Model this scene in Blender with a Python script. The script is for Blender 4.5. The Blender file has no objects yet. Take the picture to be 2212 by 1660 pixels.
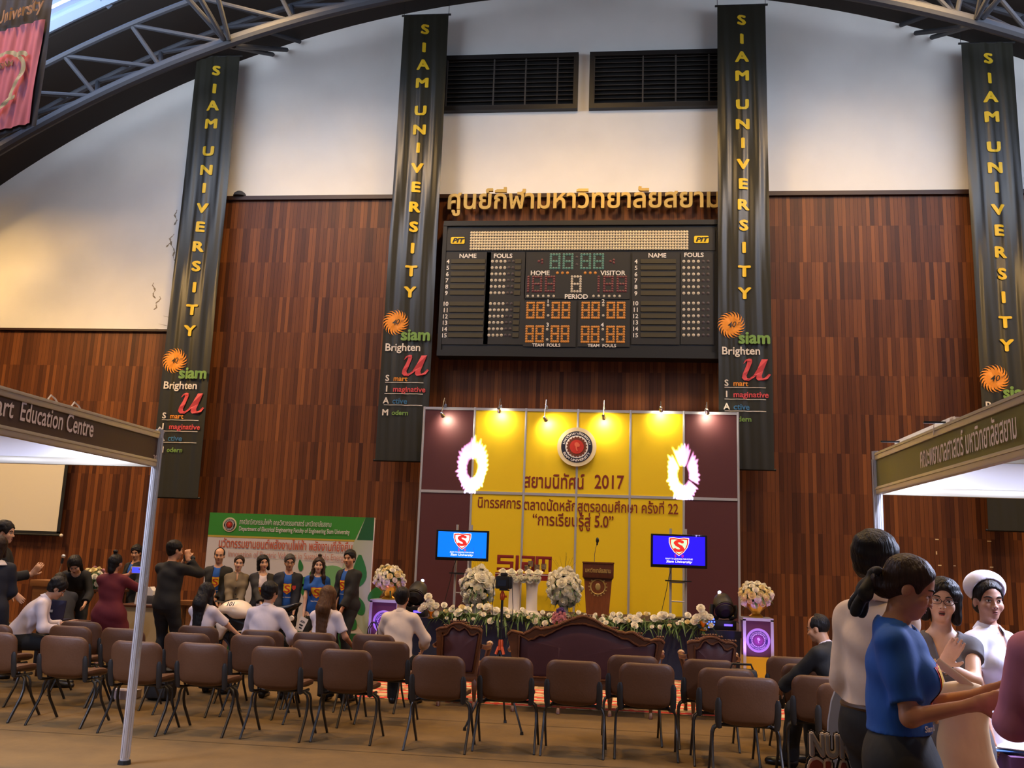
import bpy, bmesh, math, random
import numpy as np
from mathutils import Vector, Matrix, geometry
from mathutils.bvhtree import BVHTree
sc = bpy.context.scene
COL = sc.collection
rnd = random.Random(7)
PI = math.pi

# ---------------------------------------------------------------- camera
CAMZ = 1.65
FOC = 2000.0
YAW, PITCH, ROLL = .115812, .185927, .03623
def cam_axes():
    cy, sy = math.cos(YAW), math.sin(YAW); cp, sp = math.cos(PITCH), math.sin(PITCH)
    f = Vector((-sy*cp, cy*cp, sp)); r = Vector((cy, sy, 0)); u = r.cross(f)
    cr, sr = math.cos(ROLL), math.sin(ROLL)
    return cr*r + sr*u, -sr*r + cr*u, f
CR, CU, CF = cam_axes()
cd = bpy.data.cameras.new('camera'); cam = bpy.data.objects.new('camera', cd); COL.objects.link(cam)
cd.sensor_fit = 'HORIZONTAL'; cd.sensor_width = 36; cd.lens = FOC*36/2212; cd.clip_start = .05; cd.clip_end = 200
M = Matrix((CR, CU, -CF)).transposed().to_4x4(); M.translation = (0, 0, CAMZ); cam.matrix_world = M
sc.camera = cam
def ray(px, py): return CF + (px-1106)/FOC*CR - (py-830)/FOC*CU
def at(px, py, Y):
    "the point of the vertical plane y=Y seen at a photograph pixel"
    d = ray(px, py); return d*(Y/d.y) + Vector((0, 0, CAMZ))
def fl(px, py, Z=0.0):
    d = ray(px, py); return d*((Z-CAMZ)/d.z) + Vector((0, 0, CAMZ))

# ---------------------------------------------------------------- world, colour management
sc.view_settings.view_transform = 'Standard'; sc.view_settings.look = 'None'
sc.view_settings.gamma = 1; sc.view_settings.use_curve_mapping = False
sc.view_settings.exposure = 0.22
w = bpy.data.worlds.new('world'); sc.world = w; w.use_nodes = True
bg = w.node_tree.nodes['Background']; bg.inputs[0].default_value = (.82, .84, 1, 1); bg.inputs[1].default_value = .10

def light(kind, name, loc, power, col, parent=None, **kw):
    L = bpy.data.lights.new(name, kind); L.energy = power; L.color = col
    to = kw.pop('to', None)
    for k, v in kw.items(): setattr(L, k, v)
    o = bpy.data.objects.new(name, L); COL.objects.link(o); o.location = loc
    if to is not None:
        d = Vector(to) - Vector(loc); o.rotation_euler = d.to_track_quat('-Z', 'Y').to_euler()
    if parent:
        o.parent = parent; o.location = Vector(loc) - parent.location
    return o
WARM = (1, .61, .22)
DAY = (.80, .87, 1)
# added area lamps under two rooflights, filling in daylight over the chairs
for x, sx in ((-10.2, 1), (8.7, -1)):
    light('AREA', 'daylight_fill', (x, 7.0, 11.0), 110, DAY, to=(x+sx*5, 8.6, 0), shape='RECTANGLE', size=7.5, size_y=4.4)
# two more added lamps near the end wall, tilted up to brighten its top
for x, sx in ((-9.4, 1), (7.9, -1)):
    light('AREA', 'daylight_fill', (x, 12.4, 11.2), 385, (.74, .84, 1), to=(x+sx*3.5, 18.4, 16.0), shape='RECTANGLE', size=7.0, size_y=2.6)
# row of warm high-bay lamps hung under the roof near the wall, and two rows behind
HIGHBAY = [(-13.2, 14.2, 9.3), (-6.7, 14.2, 12.1), (-.74, 14.2, 12.7), (5.2, 14.2, 12.1), (11.5, 14.2, 9.3)]
HIGHBAY2 = [(-8, 8.5, 11.5), (-.74, 8.5, 12.5), (6.5, 8.5, 11.5), (-8, 2, 11.5), (-.74, 1, 12.5), (6.5, 2, 11.5)]
for i, p in enumerate(HIGHBAY):
    light('SPOT', 'highbay_light', p, (2500, 1250, 1050, 1250, 1900)[i], WARM, to=(p[0], p[1]+2.2, 0), spot_size=math.radians(152), spot_blend=.85, shadow_soft_size=.6)
for p in HIGHBAY2:
    light('SPOT', 'highbay_light', p, 1500 if p[1] > 5 else 620, WARM, to=(p[0], p[1]+(1.2 if p[1] > 5 else -.3), 0), spot_size=math.radians(100), spot_blend=.7, shadow_soft_size=.18)

# ---------------------------------------------------------------- materials
def lin(c): return tuple((x/12.92 if x <= .04045 else ((x+.055)/1.055)**2.4) for x in (v/255 for v in c))
MATS = {}
def mat(name, rgb, rough=.6, metal=0, var=.0, bump=0, scale=40, emit=0, spec=.5, stretch=None, trans=0):
    if name in MATS: return MATS[name]
    m = bpy.data.materials.new(name); m.use_nodes = True; nt = m.node_tree; b = nt.nodes['Principled BSDF']
    c = lin(rgb); b.inputs['Base Color'].default_value = (*c, 1)
    b.inputs['Roughness'].default_value = rough; b.inputs['Metallic'].default_value = metal
    b.inputs['Specular IOR Level'].default_value = spec
    if emit:
        b.inputs['Emission Color'].default_value = (*c, 1); b.inputs['Emission Strength'].default_value = emit
    if trans: b.inputs['Transmission Weight'].default_value = trans
    if var or bump:
        tc = nt.nodes.new('ShaderNodeTexCoord'); n = nt.nodes.new('ShaderNodeTexNoise'); n.inputs['Scale'].default_value = scale
        n.inputs['Detail'].default_value = 3
        src = tc.outputs['Object']
        if stretch:
            mp = nt.nodes.new('ShaderNodeMapping'); mp.inputs['Scale'].default_value = stretch
            nt.links.new(src, mp.inputs[0]); src = mp.outputs[0]
        nt.links.new(src, n.inputs['Vector'])
        if var:
            r = nt.nodes.new('ShaderNodeValToRGB'); r.color_ramp.elements[0].position = .3; r.color_ramp.elements[1].position = .7
            r.color_ramp.elements[0].color = (*[x*(1-var) for x in c], 1); r.color_ramp.elements[1].color = (*[min(1, x*(1+var)) for x in c], 1)
            nt.links.new(n.outputs['Fac'], r.inputs[0]); nt.links.new(r.outputs[0], b.inputs['Base Color'])
        if bump:
            bp = nt.nodes.new('ShaderNodeBump'); bp.inputs['Strength'].default_value = bump; bp.inputs['Distance'].default_value = .02
            nt.links.new(n.outputs['Fac'], bp.inputs['Height']); nt.links.new(bp.outputs[0], b.inputs['Normal'])
    MATS[name] = m
    return m
def node(nt, t, **kw):
    n = nt.nodes.new(t)
    for k, v in kw.items(): setattr(n, k, v)
    return n
def mnode(nt, op, a, b=None):
    n = nt.nodes.new('ShaderNodeMath'); n.operation = op
    for i, x in enumerate((a, b)):
        if x is None: continue
        if isinstance(x, (int, float)): n.inputs[i].default_value = x
        else: nt.links.new(x, n.inputs[i])
    return n.outputs[0]
def wood_planks(name, w=.086, h=.77, dark=(66, 33, 18), mid=(116, 60, 31), lite=(166, 96, 48), rough=.5):
    m = bpy.data.materials.new(name); m.use_nodes = True; nt = m.node_tree; b = nt.nodes['Principled BSDF']; L = nt.links.new
    tc = node(nt, 'ShaderNodeTexCoord'); s = node(nt, 'ShaderNodeSeparateXYZ'); L(tc.outputs['Object'], s.inputs[0])
    u = mnode(nt, 'DIVIDE', s.outputs[0], w); v = mnode(nt, 'DIVIDE', s.outputs[2], h)
    cu = mnode(nt, 'FLOOR', u); cv = mnode(nt, 'FLOOR', v)
    def wn(a, bb):
        c = node(nt, 'ShaderNodeCombineXYZ'); L(a, c.inputs[0]); L(bb, c.inputs[1])
        n = node(nt, 'ShaderNodeTexWhiteNoise', noise_dimensions='2D'); L(c.outputs[0], n.inputs['Vector']); return n.outputs['Value']
    # about half of the boards run over two rows
    r1 = wn(cu, cv); r2 = wn(cu, mnode(nt, 'FLOOR', mnode(nt, 'ADD', mnode(nt, 'MULTIPLY', v, .5), mnode(nt, 'MULTIPLY', mnode(nt, 'FLOOR', mnode(nt, 'MULTIPLY', wn(cu, cu), 2)), .5))))
    val = mnode(nt, 'ADD', mnode(nt, 'MULTIPLY', r1, .45), mnode(nt, 'MULTIPLY', r2, .55))
    mp = node(nt, 'ShaderNodeMapping'); mp.inputs['Scale'].default_value = (30, 30, 1.6); L(tc.outputs['Object'], mp.inputs[0])
    n = node(nt, 'ShaderNodeTexNoise'); n.inputs['Scale'].default_value = 1.5; n.inputs['Detail'].default_value = 5; L(mp.outputs[0], n.inputs['Vector'])
    val = mnode(nt, 'ADD', val, mnode(nt, 'MULTIPLY', mnode(nt, 'SUBTRACT', n.outputs['Fac'], .5), .35))
    r = node(nt, 'ShaderNodeValToRGB'); L(val, r.inputs[0])
    e = r.color_ramp.elements; e[0].position = .12; e[0].color = (*lin(dark), 1); e[1].position = .95; e[1].color = (*lin(lite), 1)
    k = e.new(.5); k.color = (*lin(mid), 1)
    fu = mnode(nt, 'FRACT', u); g = mnode(nt, 'LESS_THAN', mnode(nt, 'ABSOLUTE', mnode(nt, 'SUBTRACT', fu, .5)), .472)
    mx = node(nt, 'ShaderNodeMix', data_type='RGBA'); mx.inputs[6].default_value = (*lin((24, 11, 7)), 1); L(g, mx.inputs[0]); L(r.outputs[0], mx.inputs[7])
    L(mx.outputs[2], b.inputs['Base Color']); b.inputs['Roughness'].default_value = rough; b.inputs['Specular IOR Level'].default_value = .3
    bp = node(nt, 'ShaderNodeBump'); bp.inputs['Strength'].default_value = .4; bp.inputs['Distance'].default_value = .006; L(g, bp.inputs['Height']); L(bp.outputs[0], b.inputs['Normal'])
    return m

# ---------------------------------------------------------------- mesh building
class MB:
    def __init__(s): s.v = []; s.f = []; s.mi = []
    def add(s, vs, fs, m=0):
        o = len(s.v); s.v += [tuple(p) for p in vs]; s.f += [tuple(i+o for i in f) for f in fs]; s.mi += [m]*len(fs); return s
    def box(s, c, d, m=0, R=None, bev=0):
        x, y, z = (q/2 for q in d)
        if bev:
            bm = bmesh.new(); bmesh.ops.create_cube(bm, size=1)
            for q in bm.verts: q.co = Vector((q.co.x*d[0], q.co.y*d[1], q.co.z*d[2]))
            bmesh.ops.bevel(bm, geom=bm.edges[:], offset=bev, segments=2, affect='EDGES', profile=.6)
            vs = [q.co.copy() for q in bm.verts]; bm.verts.index_update(); fs = [[q.index for q in f.verts] for f in bm.faces]; bm.free()
        else:
            vs = [Vector((a*x, b*y, e*z)) for a in (-1, 1) for b in (-1, 1) for e in (-1, 1)]
            fs = [(0, 1, 3, 2), (4, 6, 7, 5), (0, 4, 5, 1), (2, 3, 7, 6), (0, 2, 6, 4), (1, 5, 7, 3)]
        if R is not None: vs = [R @ q for q in vs]
        c = Vector(c); return s.add([q+c for q in vs], fs, m)
    def ring_tube(s, rings, m=0, caps=True, closed=False):
        n = len(rings[0]); vs = [p for r in rings for p in r]; fs = []; k = len(rings)
        for i in range(k if closed else k-1):
            a = i*n; b = ((i+1) % k)*n
            for j in range(n): fs.append((a+j, a+(j+1) % n, b+(j+1) % n, b+j))
        if caps and not closed:
            fs.append(tuple(range(n))[::-1]); fs.append(tuple((k-1)*n+j for j in range(n)))
        return s.add(vs, fs, m)
    def tube(s, path, r, n=8, m=0, closed=False, flat=1.0, up=None, caps=True):
        P = [Vector(p) for p in path]; k = len(P); rr = r if isinstance(r, (list, tuple)) else [r]*k
        rings = []; prev = None
        for i in range(k):
            a = P[(i-1) % k] if (i or closed) else P[0]; b = P[(i+1) % k] if (i < k-1 or closed) else P[-1]
            t = (b-a).normalized() if (b-a).length > 1e-9 else Vector((0, 0, 1))
            if prev is None:
                q = Vector(up) if up else (Vector((0, 0, 1)) if abs(t.z) < .9 else Vector((1, 0, 0)))
            else: q = prev
            nn = (q - t*q.dot(t)).normalized(); prev = nn; bb = t.cross(nn)
            rings.append([P[i] + rr[i]*(math.cos(2*PI*j/n)*nn*flat + math.sin(2*PI*j/n)*bb) for j in range(n)])
        return s.ring_tube(rings, m, caps, closed)
    def cyl(s, a, b, r0, r1=None, n=16, m=0): return s.tube([a, b], [r0, r0 if r1 is None else r1], n, m)
    def lathe(s, prof, c=(0, 0, 0), n=20, m=0, R=None):
        c = Vector(c); rings = []
        for r, z in prof:
            ring = [Vector((r*math.cos(2*PI*j/n), r*math.sin(2*PI*j/n), z)) for j in range(n)]
            rings.append([(R @ q if R is not None else q)+c for q in ring])
        return s.ring_tube(rings, m)
    def ball(s, c, r, nu=14, nv=9, m=0, R=None):
        if not isinstance(r, (tuple, list, Vector)): r = (r, r, r)
        c = Vector(c); vs = []; fs = []
        for i in range(nv+1):
            th = PI*i/nv
            for j in range(nu):
                q = Vector((r[0]*math.sin(th)*math.cos(2*PI*j/nu), r[1]*math.sin(th)*math.sin(2*PI*j/nu), r[2]*math.cos(th)))
                vs.append((R @ q if R is not None else q)+c)
        for i in range(nv):
            for j in range(nu): fs.append((i*nu+j, (i+1)*nu+j, (i+1)*nu+(j+1) % nu, i*nu+(j+1) % nu))
        return s.add(vs, fs, m)
    def prism(s, poly, o, u, v, d, m=0, holes=()):
        "polygon (2D) spanned on u,v at o, extruded by vector d"
        o, u, v, d = Vector(o), Vector(u), Vector(v), Vector(d)
        loops = [poly]+list(holes); flat = [p for l in loops for p in l]
        tri = geometry.tessellate_polygon([[Vector((p[0], p[1], 0)) for p in l] for l in loops])
        n = len(flat); base = [o+u*p[0]+v*p[1] for p in flat]
        fs = []; nrm = u.cross(v)
        for t in tri:
            a, b, c = (Vector(flat[i]) for i in t)
            cr = (b.x-a.x)*(c.y-a.y)-(b.y-a.y)*(c.x-a.x)
            if abs(cr) < 1e-12: continue
            t = tuple(t) if cr > 0 else tuple(t)[::-1]
            if nrm.dot(d) > 0: fs.append(tuple(i+n for i in t)); fs.append(t[::-1])
            else: fs.append(tuple(i+n for i in t[::-1])); fs.append(t)
        k = 0
        for l in loops:
            q = len(l)
            for i in range(q): fs.append((k+i, k+(i+1) % q, k+n+(i+1) % q, k+n+i))
            k += q
        return s.add(base+[b+d for b in base], fs, m)
    def obj(s, name, mats, parent=None, smooth=35, loc=None, **props):
        me = bpy.data.meshes.new(name); me.from_pydata([tuple(q) for q in s.v], [], s.f)
        if not isinstance(mats, (list, tuple)): mats = [mats]
        for mm in mats: me.materials.append(mm)
        me.polygons.foreach_set('material_index', s.mi)
        bm = bmesh.new(); bm.from_mesh(me); bmesh.ops.recalc_face_normals(bm, faces=bm.faces[:]); bm.to_mesh(me); bm.free()
        if smooth:
            me.shade_smooth(); me.set_sharp_from_angle(angle=math.radians(smooth))
        return link(name, me, parent, loc, **props)
def link(name, me, parent=None, loc=None, **props):
    o = bpy.data.objects.new(name, me); COL.objects.link(o)
    if loc is not None: o.location = loc
    if parent is not None: o.parent = parent
    for k, v in props.items(): o[k] = v
    return o
def thing(name, label, cat, loc=(0, 0, 0), rz=0, group=None):
    o = bpy.data.objects.new(name, None); COL.objects.link(o); o.location = loc; o.rotation_euler = (0, 0, rz); o.empty_display_size = .1
    o['label'] = label; o['category'] = cat
    if group: o['group'] = group
    return o
def tag(o, label, cat, group=None):
    o['label'] = label; o['category'] = cat
    if group: o['group'] = group
    return o
def copy_tree(o, parent=None):
    c = o.copy(); COL.objects.link(c); c.parent = parent
    for ch in list(o.children): copy_tree(ch, c)
    return c
def dup(o, loc, rz, label, group=None):
    c = copy_tree(o); c.location = loc; c.rotation_euler = (0, 0, rz); c['label'] = label
    if group: c['group'] = group
    return c
def rrect(w, h, r, n=5, cx=0, cy=0):
    out = []
    for sx, sy, a0 in ((1, 1, 0), (-1, 1, 90), (-1, -1, 180), (1, -1, 270)):
        for i in range(n+1):
            a = math.radians(a0+90*i/n); out.append((cx+sx*(w/2-r)+r*math.cos(a), cy+sy*(h/2-r)+r*math.sin(a)))
    return out
def circ(r, n=24, cx=0, cy=0, a0=0): return [(cx+r*math.cos(a0+2*PI*i/n), cy+r*math.sin(a0+2*PI*i/n)) for i in range(n)]
def area(l): return sum(l[i-1][0]*l[i][1]-l[i][0]*l[i-1][1] for i in range(len(l)))/2
def inpoly(p, l):
    r = False
    for i in range(len(l)):
        a, b = l[i-1], l[i]
        if (a[1] > p[1]) != (b[1] > p[1]) and p[0] < (b[0]-a[0])*(p[1]-a[1])/(b[1]-a[1])+a[0]: r = not r
    return r

# lettering: outlines of the built-in font, filled contour by contour
TXT = {}
def outlines(s):
    if s in TXT: return TXT[s]
    c = bpy.data.curves.new('t', 'FONT'); c.body = s; c.size = 1; c.fill_mode = 'NONE'; c.resolution_u = 3
    o = bpy.data.objects.new('t', c); COL.objects.link(o)
    dg = bpy.context.evaluated_depsgraph_get(); me = o.evaluated_get(dg).to_mesh()
    nb = {}
    for e in me.edges: a, b = e.vertices; nb.setdefault(a, []).append(b); nb.setdefault(b, []).append(a)
    co = [(v.co.x, v.co.y) for v in me.vertices]; seen = set(); loops = []
    for s0 in nb:
        if s0 in seen: continue
        l = [s0]; seen.add(s0); cur = s0
        while True:
            nx = [q for q in nb[cur] if q not in seen]
            if not nx: break
            cur = nx[0]; seen.add(cur); l.append(cur)
        if len(l) > 2: loops.append([co[i] for i in l])
    # vertex order follows the spline, so the winding of outlines and counters differs
    res = []
    for l in loops: res.append(l)
    o.evaluated_get(dg).to_mesh_clear(); bpy.data.objects.remove(o); bpy.data.curves.remove(c)
    # a counter is a contour inside a larger one that runs the other way round
    A_ = [area(l) for l in res]; hol = []; outs = []
    for i, l in enumerate(res):
        h = any(j != i and A_[j]*A_[i] < 0 and abs(A_[j]) > abs(A_[i]) and inpoly(l[0], res[j]) for j in range(len(res)))
        (hol if h else outs).append(l)
    pol = []
    for a in outs: pol.append((a, [h for h in hol if area(h)*area(a) < 0 and inpoly(h[0], a) and abs(area(h)) < abs(area(a))]))
    TXT[s] = pol
    return pol
def offset_loop(l, d):
    n = len(l); out = []
    for i in range(n):
        p, q, r = l[i-1], l[i], l[(i+1) % n]
        e1 = Vector((q[0]-p[0], q[1]-p[1])); e2 = Vector((r[0]-q[0], r[1]-q[1]))
        if e1.length < 1e-7 or e2.length < 1e-7: out.append(q); continue
        e1.normalize(); e2.normalize(); n1 = Vector((e1.y, -e1.x)); n2 = Vector((e2.y, -e2.x)); mm = n1+n2
        if mm.length < .3: mm = n1
        else: mm = mm/max(.45, mm.dot(n1))
        out.append((q[0]+mm.x*d, q[1]+mm.y*d))
    return out
def bold_polys(s, bold=0):
    out = []
    for a, hs in outlines(s):
        sg = 1 if area(a) > 0 else -1
        if bold >= .03:                     # heavy faces: the outline laid over itself in a small ring of shifts
            for q in range(9):
                dx, dy = (0, 0) if q == 8 else (bold*math.cos(q*PI/4), bold*.85*math.sin(q*PI/4))
                out.append(([(p[0]+dx, p[1]+dy) for p in a], [[(p[0]+dx, p[1]+dy) for p in h] for h in hs]))
            continue
        if bold: a = offset_loop(a, bold*sg); hs = [offset_loop(h, bold*sg) for h in hs]
        out.append((a, hs))
    return out
def text_tris(s, bold=0, sx=1.0, sub=0):
    "-> verts (x, y, layer), tris"
    V = []; F = []
    for k, (a, hs) in enumerate(bold_polys(s, bold)):
        loops = [a]+hs; flat = [p for l in loops for p in l]
        tri = [tuple(t) for t in geometry.tessellate_polygon([[Vector((p[0], p[1], 0)) for p in l] for l in loops])]
        flat = [(p[0]*sx, p[1]) for p in flat]
        for _ in range(4 if sub else 0):
            mid = {}; nf = []
            def mp(i, j):
                key = (min(i, j), max(i, j))
                if key not in mid: flat.append(((flat[i][0]+flat[j][0])/2, (flat[i][1]+flat[j][1])/2)); mid[key] = len(flat)-1
                return mid[key]
            L = lambda i, j: math.hypot(flat[i][0]-flat[j][0], flat[i][1]-flat[j][1]) > sub
            for t in tri:
                i, j, q = t; cut = [L(i, j), L(j, q), L(q, i)]
                if sum(cut) == 3: x, y, z = mp(i, j), mp(j, q), mp(q, i); nf += [(i, x, z), (x, j, y), (z, y, q), (x, y, z)]
                elif sum(cut) == 0: nf.append(t)
                else:
                    while not cut[0] or (sum(cut) == 2 and cut[2]): i, j, q = j, q, i; cut = cut[1:]+cut[:1]
                    x = mp(i, j)
                    if sum(cut) == 1: nf += [(i, x, q), (x, j, q)]
                    else: y = mp(j, q); nf += [(i, x, q), (x, j, y), (x, y, q)]
            tri = nf
        o = len(V); V += [(p[0], p[1], k) for p in flat]; F += [tuple(i+o for i in t) for t in tri]
    return V, F
def extent(V):
    xs = [p[0] for p in V]; ys = [p[1] for p in V]; return min(xs), max(xs), min(ys), max(ys)
def put_text(mb, s, fn, cx, cy, size=None, width=None, m=0, bold=0, sx=1.0, align='c', cap=None, skew=0, sub=0):
    "map letters with fn(x, y) -> 3D point; size = em size, width overrides"
    V, F = text_tris(s, bold, sx)
    if not V: return
    x0, x1, y0, y1 = extent(V)
    if cap:  k = cap/.70
    elif size: k = size
    else: k = width/(x1-x0)
    kx = k if not (width and (size or cap)) else width/(x1-x0)
    if sub: V, F = text_tris(s, bold, sx, sub/k)
    ox = {'c': (x0+x1)/2, 'l': x0, 'r': x1}[align]
    o = fn(cx, cy); e = .01*k
    nn = (fn(cx+e, cy)-o).cross(fn(cx, cy+e)-o).normalized()*min(.0003, .002*k)
    mb.add([fn(cx+(p[0]-ox)*kx+skew*p[1]*k, cy+p[1]*k)+nn*p[2] for p in V], F, m)
def planefn(o, u, v, off=0):
    o, u, v = Vector(o), Vector(u).normalized(), Vector(v).normalized(); n = u.cross(v)*off
    return lambda x, y: o+u*x+v*y+n
# ================================================================ the hall
ACX, ACZ, AR = -.74, -8.38, 22.29          # arch of the end wall
YW = 18.4                                  # plane of the end wall
def arc(x, R=AR): return ACZ+math.sqrt(R*R-(x-ACX)**2)
ST = dict(kind='structure')
m_plaster = mat('plaster_white', (238, 236, 232), .85, var=.03, scale=1.2)
m_dark = mat('roof_dark', (34, 27, 23), .9)
m_steel = mat('truss_steel', (52, 55, 63), .7)
m_trim = mat('dark_trim_wood', (52, 25, 14), .5)
m_wood = wood_planks('wall_planks', w=.078, dark=(72, 37, 19), mid=(101, 56, 28), lite=(132, 78, 38))
m_carpet = mat('hall_carpet', (100, 76, 37), .95, var=.2, bump=.3, scale=2.2)
nt = m_carpet.node_tree; n_ = [q for q in nt.nodes if q.type == 'TEX_NOISE'][0]; n_.inputs['Detail'].default_value = 8; n_.inputs['Roughness'].default_value = .7

# end wall
xs = [-19+i*.5 for i in range(73)]
poly = [(-19, 0), (17, 0)]+[(x, arc(x)) for x in reversed(xs)]
b = MB(); b.prism(poly, (0, YW, 0), (1, 0, 0), (0, 0, 1), (0, .3, 0))
# black streaks of damp on the plaster by the left banner
wall = b.obj('wall_back', m_plaster, None, 0, **ST)
m_stain = mat('damp_stain', (150, 138, 118), .9, var=.3, scale=6)
b = MB()
for (px, py, L, sl) in ((368, 545, .5, 8), (372, 520, .3, -5), (330, 628, .35, 3), (345, 655, .3, -6), (378, 470, .35, 2), (340, 706, .12, 40), (300, 712, .1, 60), (352, 690, .15, 30)):
    c = at(px, py, YW-.004); pts = []
    for i in range(7): pts.append((c.x+.03*math.sin(i*1.7+px)+sl*.003*i, YW-.004, c.z+L/2-L*i/6))
    for i in range(6):
        wd = .008+.008*((i*7+px) % 3)
        p, q = pts[i], pts[i+1]; b.add([(p[0]-wd, p[1], p[2]), (p[0]+wd, p[1], p[2]), (q[0]+wd*.7, q[1], q[2]), (q[0]-wd*.7, q[1], q[2])], [(0, 1, 2, 3)])
b.obj('damp_stain', m_stain, wall, 0, **ST)
# bits of tape on the timber at the right
# timber cladding: tall over the middle, lower at the far left
ZH, ZL, XS = 9.11, 6.14, -9.2
b = MB(); b.prism([(-19, .0), (17, 0), (17, ZH), (XS, ZH), (XS, ZL), (-19, ZL)], (0, YW-.06, 0), (1, 0, 0), (0, 0, 1), (0, .06, 0))
b.obj('wood_cladding', m_wood, wall, 0, **ST)
b = MB()
for px, py, w_, h_ in ((2024, 1166, .06, .02), (2023, 1195, .02, .06), (2030, 1222, .06, .02), (2137, 1170, .07, .02), (2142, 1226, .06, .02), (2062, 1223, .04, .015)):
    c = at(px, py, YW-.064); b.box(c, (w_, .004, h_))
b.obj('tape_strips', mat('tape_cream', (222, 196, 150), .7), wall, 0, **ST)
b = MB(); b.box(((XS+17)/2, YW-.06, ZH+.04), (17-XS, .14, .09)); b.obj('trim_1', m_trim, None, 0, **ST)
b = MB(); b.box(((XS-19)/2, YW-.06, ZL+.03), (XS+19, .12, .05)); b.obj('trim_2', m_trim, None, 0, **ST)
# floor with carpet strips
b = MB(); b.box((-1, 6.2, -.05), (36, 26, .1)); floor = b.obj('floor', m_carpet, None, 0, **ST)
m_seam = mat('carpet_seam', (84, 64, 32), .95)
b = MB()
for y, x0, x1 in ((8.07, -8, 2.4), (9.78, -2.5, 3), (6.1, -8, 2.4)):
    b.add([(x0, y-.006, .002), (x1, y-.006, .002), (x1, y+.006, .002), (x0, y+.006, .002)], [(0, 1, 2, 3)])
b.obj('carpet_seam', m_seam, floor, 0, **ST)
# barrel roof, with two rows of rooflights
def P_(a, y, R=AR): return Vector((ACX+R*math.sin(a), y, ACZ+R*math.cos(a)))
a0, a1 = math.asin((-19-ACX)/AR), math.asin((17-ACX)/AR)
sk = [(math.asin((-13.6-ACX)/AR), math.asin((-6.0-ACX)/AR)), (math.asin((4.6-ACX)/AR), math.asin((12.1-ACX)/AR))]
ye = [-7, 4.7, 9.3, 10.8, 15.42, YW+.3]
ae = sorted([a0+(a1-a0)*i/60 for i in range(61)]+[q for s in sk for q in s])
b = MB()
for i in range(len(ae)-1):
    am = (ae[i]+ae[i+1])/2
    for j in range(5):
        if j in (1, 3) and any(s[0] < am < s[1] for s in sk): continue
        y0, y1 = ye[j], ye[j+1]
        b.add([P_(ae[i], y0), P_(ae[i+1], y0), P_(ae[i+1], y1), P_(ae[i], y1), P_(ae[i], y0, AR+.25), P_(ae[i+1], y0, AR+.25), P_(ae[i+1], y1, AR+.25), P_(ae[i], y1, AR+.25)],
              [(0, 1, 2, 3), (4, 7, 6, 5), (0, 4, 5, 1), (1, 5, 6, 2), (2, 6, 7, 3), (3, 7, 4, 0)])
b.obj('ceiling', m_dark, None, 0, **ST)
m_sky = mat('rooflight_sheet', (190, 212, 255), .5, emit=3.5)
m_flash = mat('rooflight_frame', (150, 170, 200), .5)
m_slat = mat('rooflight_slat', (120, 135, 165), .6)
k = 0
for s in sk:
    for (y0, y1) in ((ye[1], ye[2]), (ye[3], ye[4])):
        k += 1
        e = bpy.data.objects.new('window_%d' % k, None); COL.objects.link(e); e['kind'] = 'structure'
        N = 12; A = [s[0]+(s[1]-s[0])*i/N for i in range(N+1)]
        b = MB()
        for i in range(N): b.add([P_(A[i], y0, AR+.22), P_(A[i+1], y0, AR+.22), P_(A[i+1], y1, AR+.22), P_(A[i], y1, AR+.22)], [(0, 1, 2, 3)])
        b.obj('pane', m_sky, e, 0, **ST)
        b = MB()
        for y in (y0+.12, y1-.17): b.tube([P_(a, y, AR+.12) for a in A], .16, 6)
        for i in range(0, N+1, 2): b.tube([P_(A[i], y0, AR+.08), P_(A[i], y1, AR+.08)], .08, 4)
        b.obj('frame', m_flash, e, 0, **ST)
        b = MB(); n = int((y1-y0)/.2)
        for q in range(1, n): b.tube([P_(a, y0+(y1-y0)*q/n, AR+.14) for a in A], .055, 4)
        b.obj('slat', m_slat, e, 0, **ST)
for s in (-8.2, 6.4):
    pass

# ---------------------------------------------------------------- roof truss following the arch
tr = thing('roof_truss', 'curved grey tubular steel truss spanning under the dark roof before the end wall', 'truss', (0, 0, 0))
def ta(x): return math.asin((x-ACX)/20.7)
CB = lambda a: P_(a, 15.5, 20.7)
CT = lambda a: P_(a, 15.1, 21.5)
CT2 = lambda a: P_(a, 16.4, 21.7)
AA = [ta(-16.5)+(ta(15)-ta(-16.5))*i/80 for i in range(81)]
b = MB(); b.tube([CB(a) for a in AA], .11, 10); b.obj('bottom_chord', m_steel, tr)
b = MB(); b.tube([CT(a) for a in AA], .06, 8); b.obj('top_chord', m_steel, tr)
b = MB(); b.tube([CT2(a) for a in AA], .06, 8); b.obj('top_chord', m_steel, tr)
step = 1.36/20.7; abase = ta(-7.55)
for i in range(-7, 12):
    a = abase+i*step
    x = CB(a).x
    if -3.2 < x < 3.0 or x > 13 or x < -15: continue
    for T in (CT, CT2):
        b = MB(); b.cyl(CB(a), T(a-.12*step), .045, n=8); b.obj('strut', m_steel, tr)
        b = MB(); b.cyl(T(a-.12*step), CB(a+step), .042, n=8); b.obj('brace', m_steel, tr)
    b = MB(); b.cyl(CT(a-.12*step), CT2(a+.4*step), .03, n=6); b.obj('cross_tie', m_steel, tr)
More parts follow.
